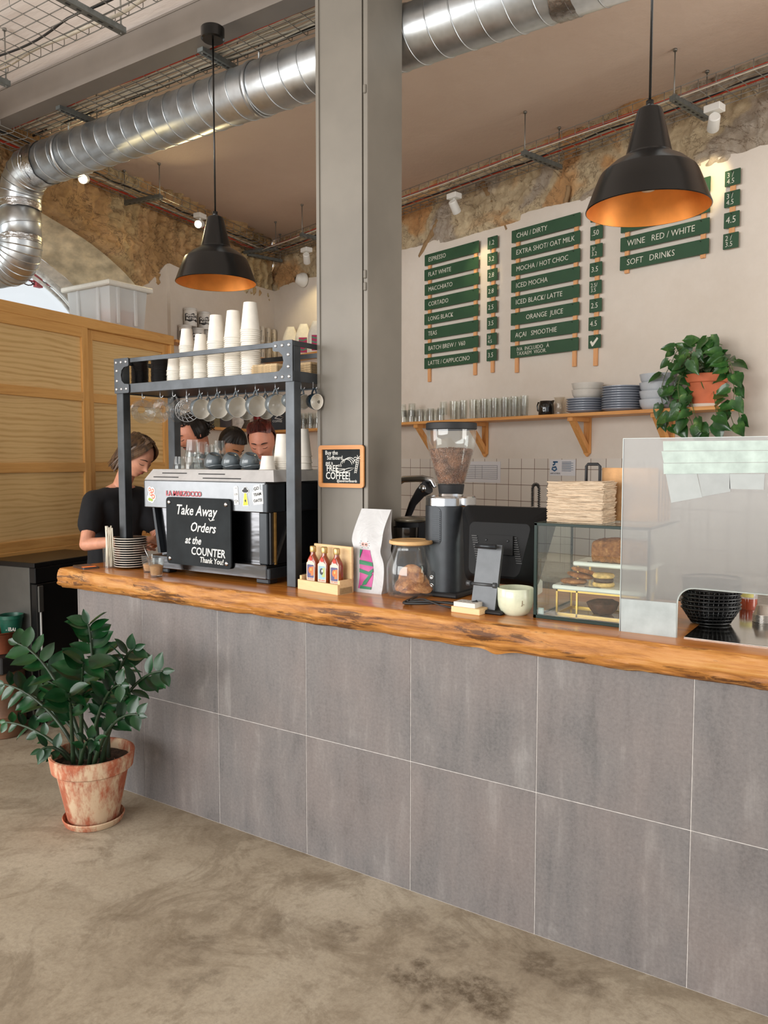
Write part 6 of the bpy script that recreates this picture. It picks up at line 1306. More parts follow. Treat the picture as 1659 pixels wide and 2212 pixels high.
def tub():
    o = thing('peanut_butter_tub', 'x', 'tub'); bm = B(); lathe(bm, [(0, 0), (.052, 0), (.055, .004), (.056, .130), (.053, .138), (0, .138)], 32); obj('body', bm, M_TUB, o, smooth=40)
    bm = B(); lathe(bm, [(0, .156), (.054, .156), (.057, .153), (.057, .138), (.055, .137), (0, .137)], 32); obj('lid', bm, flat('tub_lid', (214, 210, 204), .5, var=0), o, smooth=40)
    bm = B(); grid(bm, 18, 6, lambda u, v: Vector((.0568*math.sin(R(-62+124*u)), -.0568*math.cos(R(-62+124*u)), .040+.062*v+.006*math.sin(u*12)))); lb = obj('label_blob', bm, flat('tub_black', (40, 38, 38), .6, var=0), o)
    for s_, z in (('PEANUT', .087), ('BUTTER', .060)): text(s_, .026, M_TUB, lb, (0, -.0585, z), align='CENTER', depth=.0012, off=.0012, sx=.92)
    return o
tb = tub(); PROTOS.append(tb)
def onL(px, off): return WL.uz(px, 715, off)[0]
TG = 'peanut butter tubs on the corner shelf'
def faceaz(p): d = CAM-p; return math.atan2(d.y, d.x)+PI/2
for px, off, z, lb in ((400, .13, 0, 'leftmost tub in the bottom row of peanut butter tubs'), (427, .13, 0, 'middle tub in the bottom row of peanut butter tubs'), (450, .13, 0, 'rightmost tub in the bottom row of peanut butter tubs'), (412, .13, .157, 'left tub in the top row of peanut butter tubs'), (442, .13, .157, 'right tub in the top row of peanut butter tubs')):
    q_ = WL.w(onL(px, off), -off, zu+z+.0005); dup(tb, q_, (0, 0, faceaz(q_)+.12), lb, TG)
def can():
    o = thing('drink_can', 'x', 'can'); bm = B(); lathe(bm, [(0, .002), (.024, 0), (.033, .010), (.033, .150), (.028, .160), (.027, .166), (.025, .163), (0, .160)], 28); obj('body', bm, flat('can_cream', (222, 214, 198), .35, .2, 0), o, smooth=40)
    bm = B()
    for k in range(3):
        a = R(-30+30*k); tube(bm, [(.0332*math.sin(a), -.0332*math.cos(a), .03), (.0332*math.sin(a), -.0332*math.cos(a), .075 if k != 1 else .12)], .0016, 4)
    lathe(bm, [(.006, 0), (.004, 0)], 10, TM(0, -.0335, .12) @ RM('X', PI/2)); obj('printed_mark', bm, flat('can_ink', (70, 66, 64), .6, var=0), o); return o
cn = can(); PROTOS.append(cn)
for i, px in enumerate((552, 565, 578, 590)):
    for k in (0, 1): q_ = WL.w(onL(px, .10)+.0, -.10, zu+.167*k+.0005); dup(cn, q_, (0, 0, faceaz(q_)), '%s cream drink can of the %s pile on the corner shelf' % (['lower', 'upper'][k], ['leftmost', 'second', 'third', 'rightmost'][i]), 'cream drink cans')
def cbag():
    o = thing('coffee_bag', 'x', 'coffee bag'); bm = B()
    W_, D_, Hh = .15, .08, .30
    def f_(u, v):
        a = u*4; k = int(a) % 4; fr_ = a-int(a); tp = max(0, (v-.55)/.45); d = D_*(1-.9*tp); w = W_*(1-.55*tp**1.4); cs = [(-w/2, -d/2), (w/2, -d/2), (w/2, d/2), (-w/2, d/2)]; c0, c1 = cs[k], cs[(k+1) % 4]
        return Vector((c0[0]+(c1[0]-c0[0])*fr_, c0[1]+(c1[1]-c0[1])*fr_, Hh*v))
    grid(bm, 16, 16, f_); bmesh.ops.remove_doubles(bm, verts=bm.verts, dist=1e-5); obj('bag', bm, flat('cream_bag', (228, 222, 208), .6, var=.03), o)
    bm = B(); box2(bm, -.04, -.0415, .02, .04, -.0405, .165); lb = obj('label', bm, flat('label_magenta', (164, 34, 84), .6, var=0), o)
    for z in (.05, .10, .14): bm = B(); prism(bm, [(-.04, z), (.0, z-.012), (.04, z+.004), (.04, z+.016), (.0, z), (-.04, z+.012)], .0006, TM(0, -.0424, 0)); obj('green_wave', bm, M_LG, lb)
    return o
cb_ = cbag(); PROTOS.append(cb_)
for i, px in enumerate((628, 656, 684)): q_ = WB.w(WB.uz(px, 720, .13)[0], -.13, zu+.0005); dup(cb_, q_, (0, 0, faceaz(q_)-.2), ['leftmost', 'middle', 'rightmost, half hidden by the column,'][i]+' cream coffee bag on the upper corner shelf', 'cream coffee bags on the corner shelf')
q_ = WL.w(onL(487, .10), -.10, zu); o = tag(obj('green_tin', (lambda b: (lathe(b, [(0, 0), (.05, 0), (.05, .20), (.046, .205), (0, .205)], 28), b)[1])(B()), flat('teal_tin', (30, 110, 96), .4, var=0), None, q_, smooth=40), 'teal green tin behind the paper cups on the corner shelf', 'tin')
# lower shelf things
def lowbox(px, w, h, c, label, cat, name, fr=WL, off=.11, r=False, m=None):
    u = fr.uz(px, 905, off)[0]; q = fr.w(u, -off, zl+.0005); o = thing(name, label, cat, q, faceaz(q))
    bm = B()
    if r: lathe(bm, [(0, 0), (w/2, 0), (w/2, h*.85), (w*.35, h*.93), (w*.35, h), (0, h)], 24)
    else: box2(bm, -w/2, -w*.4, 0, w/2, w*.4, h*.9, .004)
    obj('body', bm, m or flat(name+'_c', c, .3, var=.08), o, smooth=35)
    bm = B(); lathe(bm, [(0, h*.9), (w*.42, h*.9), (w*.42, h), (0, h)], 20) if not r else lathe(bm, [(0, h), (w*.37, h), (w*.37, h*1.06), (0, h*1.06)], 20); obj('lid', bm, flat('dark_lid', (52, 44, 38), .5, var=0), o); return o
lowbox(463, .10, .17, (112, 100, 60), 'olive glass canister at the left of the lower shelf', 'canister', 'olive_canister')
lowbox(487, .11, .17, (66, 52, 48), 'dark brown square canister on the lower shelf', 'canister', 'brown_canister'); 
lowbox(528, .10, .17, (88, 70, 46), 'brown grain jar behind the white paper bag', 'jar', 'grain_jar')
u = WL.uz(508, 905, .10)[0]; q = WL.w(u, -.13, zl); o = thing('folded_paper_bag', 'crumpled white paper bag between dark canisters on the lower shelf', 'paper bag', q, faceaz(q))
bm = B(); prism(bm, [(-.05, 0), (.03, 0), (.06, .06), (.045, .16), (.01, .12), (-.02, .19), (-.055, .17)], .05); obj('bag', bm, flat('white_paper', (214, 206, 196), .8), o)
lowbox(556, .07, .16, (150, 30, 34), 'red topped shaker on the lower shelf', 'shaker', 'red_shaker', r=True)
lowbox(574, .06, .15, (186, 182, 176), 'chrome shaker on the lower shelf behind the red haired barista', 'shaker', 'chrome_shaker', r=True, m=M_CHR)
o = lowbox(602, .15, .20, (26, 24, 26), 'black box with pale print beside the glasses on the lower shelf', 'box', 'black_carton', fr=WB, off=.12)
text('COFFEE', .028, M_TUB, o, (-.062, -.0615, .09)); strokes([[(-.04, .12), (.0, .15), (.05, .13), (.02, .11), (-.04, .12)]], .004, M_TUB, o, (0, -.062, 0), name='printed_leaf')
for i, (px, off, dz) in enumerate(((640, .14, 0), (655, .14, 0), (670, .14, 0), (685, .14, 0), (640, .14, .05), (656, .14, .05), (671, .14, .05), (686, .14, .05), (648, .06, 0), (663, .06, 0), (678, .06, 0), (650, .06, .05), (668, .06, .05))):
    q = WB.w(WB.uz(px, 905, off)[0], -off, zl+dz+.105); dup(tq, q, (PI, 0, 0), 'stacked upturned glass on the lower corner shelf beside the column', 'glasses on the lower corner shelf')
# ================================================================ PLANTS
def leaf(bm, base, d, up, L, W, curl=.15, heart=False, mi=0, nL=6):
    """blade from base along d; up is the face normal"""
    d = Vector(d).normalized(); s = d.cross(Vector(up)); s = s.normalized() if s.length > 1e-4 else d.orthogonal().normalized(); n = s.cross(d)
    rows = []
    for i in range(nL+1):
        t_ = i/nL; w = W*(math.sin(PI*t_**.85)**.85 if not heart else (1.0*math.sin(PI*min(1, t_*.93+.07)**.55)**.9)) if 0 < t_ < 1 else 0
        if heart and i == 0: w = W*.25
        c = base + d*(L*t_) - n*(curl*L*t_*t_); back = -d*(.14*L if heart and i <= 1 else 0)
        if w < 1e-5: rows.append([bm.verts.new(c)]); continue
        rows.append([bm.verts.new(c+s*(w*k/2)+n*(.22*abs(k)*w/2)+(back if abs(k) == 2 else Vector())) if False else bm.verts.new(c+s*(w/2*k/2)+n*(.10*W*(k/2)**2)+(back if abs(k) == 2 else Vector())) for k in (-2, -1, 0, 1, 2)])
    for a, b in zip(rows, rows[1:]):
        if len(a) == 1 and len(b) == 1: continue
        if len(a) == 1: fs = [(a[0], b[k+1], b[k]) for k in range(4)]
        elif len(b) == 1: fs = [(a[k], a[k+1], b[0]) for k in range(4)]
        else: fs = [(a[k], a[k+1], b[k+1], b[k]) for k in range(4)]
        for q in fs: f = bm.faces.new(q); f.smooth = True; f.material_index = mi
t = NT('zz_leaf'); co = t.co(); f = t.noise(co, 9, 3); t.base(t.ramp(f, (.3, (8, 40, 20)), (.6, (16, 66, 28)), (.8, (34, 88, 44)))); t.rough(.36); t.b.inputs['Coat Weight'].default_value = .08; t.b.inputs['Coat Roughness'].default_value = .2; M_ZZ = t.m
M_STEM = flat('zz_stem', (34, 52, 30), .5, var=.2, sc=20)
t = NT('old_terracotta'); co = t.co(); f = t.noise(co, 7, 6, .65, .8); g = t.noise(t.co('Object', (8, 8, 3)), 1.4, 5, .7); c = t.ramp(f, (.35, (146, 76, 52)), (.55, (172, 98, 68)), (.7, (184, 116, 86)))
t.base(t.mix(t.ramp(g, (.46, (0, 0, 0)), (.60, (.85, .85, .85))), c, (206, 184, 152))); t.rough(.85); t.bump(f, .4, .006); M_TERO = t.m
M_SOIL = flat('potting_soil', (58, 44, 34), .95, var=.4, sc=50, bump=.9)
pc = onz(203, 1772, 0); PCX, PCY = pc.x, pc.y
sa = thing('plant_saucer', 'worn terracotta saucer on the floor under the large potted plant', 'saucer', (PCX, PCY, 0))
bm = B(); lathe(bm, [(0, 0), (.118, 0), (.124, .004), (.134, .030), (.131, .034), (.127, .031), (.117, .008), (0, .008)], 56); obj('dish', bm, M_TERO, sa, smooth=50)
pt = thing('potted_zz_plant', 'large glossy dark green plant in a weathered terracotta pot before the bar', 'plant', (PCX, PCY, .0085))
bm = B(); lathe(bm, [(0, 0), (.104, 0), (.108, .004), (.155, .235), (.158, .237), (.168, .238), (.174, .243), (.183, .305), (.181, .312), (.171, .313), (.167, .308), (.160, .262), (0, .262)], 64); obj('pot', bm, M_TERO, pt, smooth=35)
bm = B(); grid(bm, 40, 12, lambda u, v: Vector((.162*v*math.cos(2*PI*u), .162*v*math.sin(2*PI*u), .268+.012*fbm(v*9*math.cos(2*PI*u), v*9*math.sin(2*PI*u), 0)))); obj('soil', bm, M_SOIL, pt)
rz_ = random.Random(21); PO = Vector((PCX, PCY, .0085))
STEMS = [  # (tip px, tip py, depth offset, leaflets, leaf length, base dx, base dy, bright)
 (190, 1348, .02, 13, .105, .00, .03, 0), (38, 1390, -.05, 12, .115, -.05, .0, 0), (8, 1478, -.10, 11, .10, -.06, -.02, 0), (182, 1432, -.16, 12, .135, -.01, -.05, 1),
 (290, 1402, .05, 12, .095, .05, .02, 0), (352, 1450, .02, 12, .095, .07, -.01, 0), (12, 1560, -.12, 9, .075, -.07, -.05, 0), (262, 1480, -.08, 12, .09, .03, -.04, 0), (100, 1470, .08, 12, .11, -.04, .05, 0),
 (300, 1545, -.06, 9, .08, .06, -.04, 0), (148, 1500, -.18, 11, .12, -.04, -.07, 1), (225, 1400, .12, 11, .09, .02, .07, 0), (90, 1618, -.16, 5, .075, -.08, -.06, 0), (205, 1600, -.14, 7, .07, .02, -.08, 0), (240, 1520, .05, 10, .085, .04, .03, 0), (60, 1500, .02, 10, .10, -.05, .02, 0)]
for si, (px, py, dy, nl, ll, bx, by, br) in enumerate(STEMS):
    tip = ony(px, py, PCY+dy)-PO; b0 = Vector((bx, by, .262)); H_ = tip.z-b0.z
    m1 = b0+Vector(((tip.x-bx)*.18, (tip.y-by)*.18, H_*.55)); m2 = b0+Vector(((tip.x-bx)*.60, (tip.y-by)*.6, H_*.90+.03))
    def bz(t_): return b0*(1-t_)**3+m1*3*t_*(1-t_)**2+m2*3*t_*t_*(1-t_)+tip*t_**3
    N = 18; bm = B(); tube(bm, [bz(i/N) for i in range(N+1)], [.0085*(1-.72*i/N)+.002 for i in range(N+1)], 7)
    st_ = obj('stem', bm, M_STEM, pt, smooth=60)
    bm = B(); camv = (CAM-(PO+tip)).normalized()
    for k in range(nl):
        t_ = .42+.56*(k/(nl-1)); c = bz(t_); tg_ = (bz(min(1, t_+.02))-bz(t_-.02)).normalized(); side = tg_.cross(camv).normalized()*(1 if k % 2 else -1)
        d = (side*.85+tg_*.55+Vector((rz_.uniform(-.25, .25), rz_.uniform(-.25, .25), rz_.uniform(-.1, .25)))).normalized(); upn = (camv*.5+Vector((0, 0, .75))+Vector((rz_.uniform(-.5, .5), rz_.uniform(-.5, .5), 0))).normalized()
        s_ = ll*(.75+.5*math.sin(PI*(t_-.3)/.8))*rz_.uniform(.85, 1.1); leaf(bm, c, d, upn, s_*.86, s_*.52, rz_.uniform(.0, .3), nL=7)
    leaf(bm, bz(.99), (bz(1)-bz(.95)), camv, ll*.7, ll*.32, .1)
    obj('leaflets', bm, M_ZZ, st_)
# trailing plant on the wall shelf
M_TER = flat('terracotta', (196, 104, 66), .7, var=.06, sc=10)
vx = onsh(1523, .13); o = thing('white_saucer', 'small white saucer under the terracotta pot on the shelf end', 'saucer', WB.w(vx, -.13, SZ), WB.a)
bm = B(); lathe(bm, [(0, 0), (.082, 0), (.095, .018), (.092, .019), (.08, .005), (0, .005)], 40); obj('dish', bm, M_SAUW, o, smooth=50)
vp_ = thing('trailing_pothos', 'trailing heart leaved plant in a terracotta pot at the end of the shelf', 'plant', WB.w(vx, -.13, SZ+.0055), WB.a)
bm = B(); lathe(bm, [(0, 0), (.078, 0), (.082, .003), (.104, .135), (.112, .136), (.116, .140), (.120, .182), (.117, .186), (.110, .184), (.106, .150), (0, .150)], 48); obj('pot', bm, M_TER, vp_, smooth=35)
t = NT('pothos_leaf'); co = t.co(); f = t.noise(co, 14, 3); t.base(t.ramp(f, (.3, (22, 58, 24)), (.55, (46, 90, 38)), (.68, (78, 118, 56)), (.74, (130, 150, 88)))); t.rough(.35); t.b.inputs['Coat Weight'].default_value = .3; M_POT = t.m
rv = random.Random(8)
def inpot(px, py, off): u, z = WB.uz(px, py, off); return Vector((u-vx, .13-off, z-SZ-.0055))
VINES = [([(1500, 800), (1470, 770), (1440, 800), (1425, 850), (1440, 900), (1450, 935)], .22), ([(1510, 800), (1485, 790), (1462, 830), (1470, 880), (1492, 905), (1500, 936)], .26), ([(1515, 800), (1480, 745), (1460, 760), (1448, 790)], .2),
 ([(1520, 798), (1510, 750), (1530, 735), (1560, 745)], .2), ([(1530, 798), (1560, 765), (1580, 800), (1588, 850), (1575, 890), (1590, 930)], .22), ([(1535, 800), (1570, 790), (1585, 830), (1595, 880), (1600, 925)], .18), ([(1520, 800), (1500, 760), (1490, 775), (1480, 800)], .3),
 ([(1530, 800), (1550, 760), (1575, 775), (1588, 810)], .28), ([(1505, 805), (1490, 850), (1500, 895), (1515, 930)], .27), ([(1520, 800), (1545, 870), (1548, 900), (1540, 936)], .27), ([(1512, 800), (1470, 800), (1430, 820), (1420, 880), (1440, 930)], .16), ([(1500, 800), (1465, 820), (1445, 860), (1460, 910), (1475, 938)], .24)]
for vi, (pp, off) in enumerate(VINES):
    ps = [inpot(x, y, off-.1*(1-min(1, i/2))) for i, (x, y) in enumerate(pp)]; ps[0] = Vector((rv.uniform(-.06, .06), rv.uniform(-.06, .03), .155)); q = []
    for i in range(len(ps)-1):
        for j in range(8): q.append(ps[i].lerp(ps[i+1], j/8))
    q.append(ps[-1])
    for _ in range(5): q = [q[0]]+[(q[i-1]+q[i]*2+q[i+1])/4 for i in range(1, len(q)-1)]+[q[-1]]
    bm = B(); tube(bm, q, .0022, 5); v_ = obj('vine', bm, flat('vine_stem', (86, 98, 52), .6, var=.1), vp_)
    bm = B(); step = 5 if len(pp) > 4 else 3
    for i in range(3, len(q), step):
        sd = rv.choice((-1, 1)); pd = Vector((sd*rv.uniform(.3, 1), -rv.uniform(.2, .8), rv.uniform(-.1, .6))).normalized()*rv.uniform(.015, .04); e_ = q[i]+pd; tube(bm, [q[i], q[i]+pd*.6+Vector((0, 0, .006)), e_], .0013, 4, 1)
        dd = Vector((sd*rv.uniform(.1, .9), -rv.uniform(.0, .4), rv.uniform(-1, -.1) if i > 12 else rv.uniform(-.7, .5))).normalized(); L_ = rv.uniform(.07, .105)
        leaf(bm, e_, dd, Vector((rv.uniform(-.5, .5), -1, rv.uniform(.2, .9))), L_, L_*.80, rv.uniform(.05, .35), True)
    obj('leaves', bm, [M_POT, flat('vine_stem', (86, 98, 52), .6)], v_)
bm = B()
for i in range(30):
    a = rv.uniform(0, 2*PI); r_ = rv.uniform(.0, .10); b_ = Vector((r_*math.cos(a), r_*math.sin(a)*.8, .16)); d_ = Vector((math.cos(a)*rv.uniform(.3, 1), min(.2, math.sin(a)*rv.uniform(.3, 1)), rv.uniform(.5, 1.2))).normalized(); e_ = b_+d_*rv.uniform(.05, .15); tube(bm, [b_, b_.lerp(e_, .5)+Vector((0, 0, .01)), e_], .0016, 4, 1); L_ = rv.uniform(.07, .10)
    leaf(bm, e_, Vector((d_.x, d_.y-.4, rv.uniform(-.6, .2))), Vector((rv.uniform(-.5, .5), -.8, .9)), L_, L_*.78, rv.uniform(.1, .35), True)
obj('crown_leaves', bm, [M_POT, flat('vine_stem', (86, 98, 52), .6)], vp_)
# ================================================================ SMALL BOARD ON THE COLUMN
a = ony(689, 1052, .285); b = ony(786, 961, .285); w_, h_ = b.x-a.x, b.z-a.z
cb2 = thing('framed_chalkboard', 'small wood framed chalkboard with coffee offer and surfboard drawing on the column', 'chalkboard', (a.x, .298, a.z))
bm = B(); prism(bm, rrect(w_, h_, .012, 4), .006, TM(w_/2, -.007, h_/2)); obj('slate', bm, M_SLATE, cb2)
fr_ = rrect(w_, h_, .014, 5); inn = rrect(w_-.036, h_-.036, .003, 5); bm = B()
lo = [bm.verts.new((x+w_/2, -.016, z+h_/2)) for x, z in fr_]; li = [bm.verts.new((x+w_/2, -.016, z+h_/2)) for x, z in inn]; bo = [bm.verts.new((x+w_/2, -.001, z+h_/2)) for x, z in fr_]; bi = [bm.verts.new((x+w_/2, -.005, z+h_/2)) for x, z in inn]; n_ = len(lo)
for i in range(n_):
    j = (i+1) % n_
    for q in ((lo[i], lo[j], li[j], li[i]), (lo[j], lo[i], bo[i], bo[j]), (li[i], li[j], bi[j], bi[i])): bm.faces.new(q)
bmesh.ops.recalc_face_normals(bm, faces=bm.faces); obj('frame', bm, wood('honey_frame', (198, 130, 70), (210, 146, 86), (188, 120, 62), (2, 30, 30), .5, 'x'), cb2)
def L2(x, z): return (x*w_, z*h_)
for s_, x, z, q in (('Buy the', .12, .83, .042), ('Surfboard,', .16, .71, .040), ('get a', .13, .59, .038), ('FREE', .15, .455, .062), ('COFFEE!', .13, .28, .072), ('@sandrisurfboards', .38, .165, .026)):
    text(s_, q*.62, M_CHALK, cb2, ((x+.01)*w_, -.0078, (z-.01)*h_), sx=.86 if q < .06 else .80, off=.0006 if q > .05 else .0002, depth=.0004, name='lettering')
st_ = []
st_.append([L2(.48+.09*math.cos(a)*1.0, .44+.09*math.sin(a)) for a in [PI+PI*i/8 for i in range(9)]]); st_.append([L2(.39, .44), L2(.57, .44)])
st_.append([L2(.36, .37), L2(.50, .35), L2(.68, .40), L2(.80, .47), L2(.66, .46), L2(.48, .40), L2(.36, .37)])
for k in range(3): st_.append([L2(.60+.04*k+.13*math.cos(a), .52+.15*math.sin(a)+.02*k) for a in [PI*.05+PI*.9*i/8 for i in range(9)]])
for i in range(7): st_.append([L2(.78+.007*i, .36+.045*i), L2(.83+.006*i, .37+.045*i)])
st_.append([L2(.78, .34), L2(.84, .68)]); st_.append([L2(.82, .34), L2(.88, .66)])
for a_ in (20, 60, 100, 140, 180): st_.append([L2(.86+.03*k*math.cos(R(a_)), .68+.045*k*math.sin(R(a_))-.006*k*k) for k in range(5)])
for k in range(3): st_.append([L2(.43+.03*k, .49), L2(.435+.03*k, .52), L2(.425+.03*k, .545)])
strokes(st_, .0016, M_CHALK, cb2, (0, -.0078, 0), name='surf_drawing')
# ================================================================ PEOPLE
def capsule(bm, p, q, r1, r2, n=14):
    p, q = Vector(p), Vector(q); d = q-p; L = d.length; m = TM(p) @ (d.to_track_quat('Z', 'Y').to_matrix().to_4x4() if L > 1e-6 else Matrix())
    prof = [(0, -r1)]+[(r1*math.cos(a), r1*math.sin(a)) for a in [-PI/2+PI/2*i/4 for i in range(1, 5)]]+[(r2*math.cos(a), L+r2*math.sin(a)) for a in [PI/2*i/4 for i in range(0, 4)]]+[(0, L+r2)]
    lathe(bm, prof, n, m)
def remeshed(name, bm, voxel, sm, mat, parent=None, loc=(0, 0, 0)):
    me = bpy.data.meshes.new('tmp'); bm.to_mesh(me); bm.free(); o = bpy.data.objects.new('tmp', me); COL.objects.link(o)
    r = o.modifiers.new('r', 'REMESH'); r.mode = 'VOXEL'; r.voxel_size = voxel; s = o.modifiers.new('s', 'SMOOTH'); s.iterations = sm; s.factor = .5
    bpy.context.view_layer.update(); m2 = bpy.data.meshes.new_from_object(o.evaluated_get(bpy.context.evaluated_depsgraph_get())); bpy.data.objects.remove(o)
    m2.materials.clear(); m2.polygons.foreach_set('use_smooth', [True]*len(m2.polygons)); m2.transform(Matrix.Translation(-Vector(loc)))
    return put(bpy.data.objects.new(name, m2), name, parent, mat, None if parent else loc)
G2 = lambda v, c, w: math.exp(-((v-c)/w)**2)
def headpt(th, ph, off=0, hair=False):
    """th: around (0 = face, -Y), ph: -90 chin .. 90 crown; unit is metres"""
    dx, dy, dz = math.sin(th)*math.cos(ph), -math.cos(th)*math.cos(ph), math.sin(ph)
    x, y, z = .073*dx, .093*dy, .116*dz
    if z < 0:
        k = -z/.116; x *= 1-.30*k**1.5
        if y > 0: y *= 1-.55*k
        else: y = y*(1-.10*k)-.012*k
        if dy < 0: z *= 1.0
    else: y += .008*(z/.116)*(1 if y > 0 else 0)
    if dy < -.15 and not hair:
        w = min(1, (-dy-.15)*3); gz_ = 0
        if -.042 < z < .02: gz_ = ((.02-z)/.052)**1.3 if z > -.032 else max(0, (z+.042)/.010)
        add = .024*G2(x, 0, .0105)*gz_ + .008*G2(x, 0, .020)*G2(z, -.030, .010)
        add += .0045*G2(z, .026, .008)*math.exp(-(x/.052)**4) - .0095*G2(abs(x), .031, .017)*G2(z, .006, .011) + .0055*G2(abs(x), .031, .011)*G2(z, .002, .0075)
        add += .0045*G2(z, -.054, .0042)*G2(x, 0, .021)+.0055*G2(z, -.063, .0050)*G2(x, 0, .018) - .003*G2(z, -.0583, .0022)*G2(x, 0, .022) + .006*G2(z, -.096, .014)*G2(x, 0, .022) - .003*G2(z, -.076, .006)*G2(x, 0, .02)+.003*G2(abs(x), .044, .018)*G2(z, -.026, .018)
        y -= add*w
    v = Vector((x, y, z))
    if off: v += Vector((dx/.073, dy/.093, dz/.116)).normalized()*off
    return v
def facept(x, z, off=0):
    """point on the face surface at (x, z)"""
    ph = math.asin(max(-.99, min(.99, z/.116))); best = None
    for i in range(80):
        th = -1.4+2.8*i/79; p = headpt(th, ph)
        if best is None or abs(p.x-x) < abs(best.x-x): best = p
    return best+Vector((0, -off, 0))
def headmat(c, fwd, roll=0):
    f = Vector(fwd).normalized(); Y = -f; X = Y.cross(Vector((0, 0, 1))).normalized(); Z = X.cross(Y); m = Matrix((X, Y, Z)).transposed().to_4x4(); return TM(c) @ m @ RM('Y', roll)
def head_bm(bm, m):
    t_ = B(); grid(t_, 110, 90, lambda u, v: headpt(2*PI*u-PI, -PI/2+PI*(.002+.996*v)), closed_u=True)
    for s in (-1, 1):
        for i in range(12):
            a = 2*PI*i/12; capsule(t_, (s*(.074+.004*math.cos(a)), .012+.014*math.cos(a), -.002+.026*math.sin(a)), (s*.068, .008, -.002+.018*math.sin(a)), .0045, .005, 8)
    xf(t_, t_.verts[:], m); merge(bm, t_)
def hair_cap(m, mat, parent, loc, off=.014, line=lambda x, y, z: True, name='hair', nz=.004, seed=0, extra=None):
    bm = B(); NU, NV = 96, 64; V_ = {}
    def P_(i, j):
        i %= NU; k = (i, j)
        if k not in V_:
            th, ph = 2*PI*i/NU-PI, -PI/2+PI*(.01+.98*j/NV); q = headpt(th, ph, 0, True); o_ = off*(.5+.5*min(1, max(0, (q.z+.03)/.06)))+nz*fbm(th*7, ph*1.2, seed); V_[k] = bm.verts.new(headpt(th, ph, o_, True))
        return V_[k]
    for i in range(NU):
        for j in range(NV):
            q = headpt(2*PI*(i+.5)/NU-PI, -PI/2+PI*(.01+.98*(j+.5)/NV), 0, True)
            if line(q.x, q.y, q.z): f = bm.faces.new((P_(i, j), P_(i+1, j), P_(i+1, j+1), P_(i, j+1))); f.smooth = True
    g_ = bmesh.ops.solidify(bm, geom=bm.faces[:], thickness=off*.8)
    if extra: extra(bm)
    xf(bm, bm.verts[:], m); xf(bm, bm.verts[:], TM(-Vector(loc))); bmesh.ops.recalc_face_normals(bm, faces=bm.faces)
    return obj(name, bm, mat, parent, smooth=70)
def features(m, parent, loc, brow, lip, eyes=True):
    im = TM(-Vector(loc)) @ m
    for s in (-1, 1):
        bm = B(); pts = [facept(s*(.013+.034*i/6), .0235+.006*math.sin(PI*i/7)-.001*i, .0008) for i in range(7)]; tube(bm, pts, [.0018, .0030, .0034, .0032, .0028, .0022, .0012], 6); xf(bm, bm.verts[:], im); obj('eyebrow', bm, brow, parent)
        bm = B(); pts = [facept(s*(.018+.027*i/6), -.0035-.0035*math.sin(PI*i/6), .0012) for i in range(7)]; tube(bm, pts, [.0007, .0013, .0016, .0017, .0016, .0013, .0007], 5); xf(bm, bm.verts[:], im); obj('eyelashes', bm, brow, parent)
    bm = B()
    for z0, r_ in ((-.0545, .0036), (-.0625, .0042)): tube(bm, [facept(.020*(i/4-1), z0-.0022*abs(i/4-1)*(1 if z0 > -.06 else -1), -.0022) for i in range(9)], [r_*math.sqrt(max(.05, 1-(i/4-1)**2)) for i in range(9)], 8)
    xf(bm, bm.verts[:], im); obj('lips', bm, lip, parent, smooth=60)
def skinmat(name, c):
    t = NT(name); co = t.co(); f = t.noise(co, 22, 4); a = tuple(v*.93 for v in c); t.base(t.ramp(f, (.3, a), (.7, tuple(min(255, v*1.05) for v in c)))); t.rough(.52); t.b.inputs['Subsurface Weight'].default_value = .08; t.b.inputs['Subsurface Radius'].default_value = (.02, .008, .004); return t.m
def hairmat(name, c1, c2):
    t = NT(name); f = t.noise(t.co('Object', (60, 60, 8)), 1, 4); t.base(t.ramp(f, (.3, c1), (.7, c2))); t.rough(.45); t.bump(f, .5, .003); return t.m
def hand(bm, w, d, pn, curl=(.3, .35, .3), thumb=1, sc=1.0):
    d = Vector(d).normalized(); pn = Vector(pn); pn = (pn-d*pn.dot(d)).normalized(); s = d.cross(pn)*thumb; w = Vector(w)
    for k, (kx, Lf, rr) in enumerate(((1.5, .90, .0082), (.5, 1.0, .0084), (-.5, .95, .0080), (-1.5, .76, .0072))):
        kn = w+d*(.084-.004*abs(kx-.3))*sc+s*kx*.0195*sc; capsule(bm, w+s*kx*.011*sc+d*.005, kn, .0125*sc, .0098*sc, 10); a = 0; p_ = kn
        for j, L_ in enumerate((.043, .027, .021)):
            a += curl[j]*(1+.12*k); q_ = p_+(d*math.cos(a)+pn*math.sin(a)+s*kx*.05)*L_*Lf*sc; capsule(bm, p_, q_, rr*(1-.08*j)*sc, rr*(1-.08*(j+1))*sc, 10); p_ = q_
    b0 = w+d*.018*sc+s*.020*sc; b1 = b0+(d*.62+s*.62+pn*.35).normalized()*.046*sc; b2 = b1+(d*.86+s*.1+pn*.45).normalized()*.034*sc; b3 = b2+(d*.85-s*.25+pn*.4).normalized()*.026*sc
    capsule(bm, b0, b1, .0135*sc, .0105*sc, 10); capsule(bm, b1, b2, .0098*sc, .009*sc, 10); capsule(bm, b2, b3, .0088*sc, .0075*sc, 10)
BLKC = flat('black_cotton', (17, 18, 22), .9, var=.15, sc=12, bump=.1); TRC = flat('dark_trousers', (34, 36, 42), .9, var=.1)
SHO = flat('black_shoe', (20, 20, 20), .6, var=0)
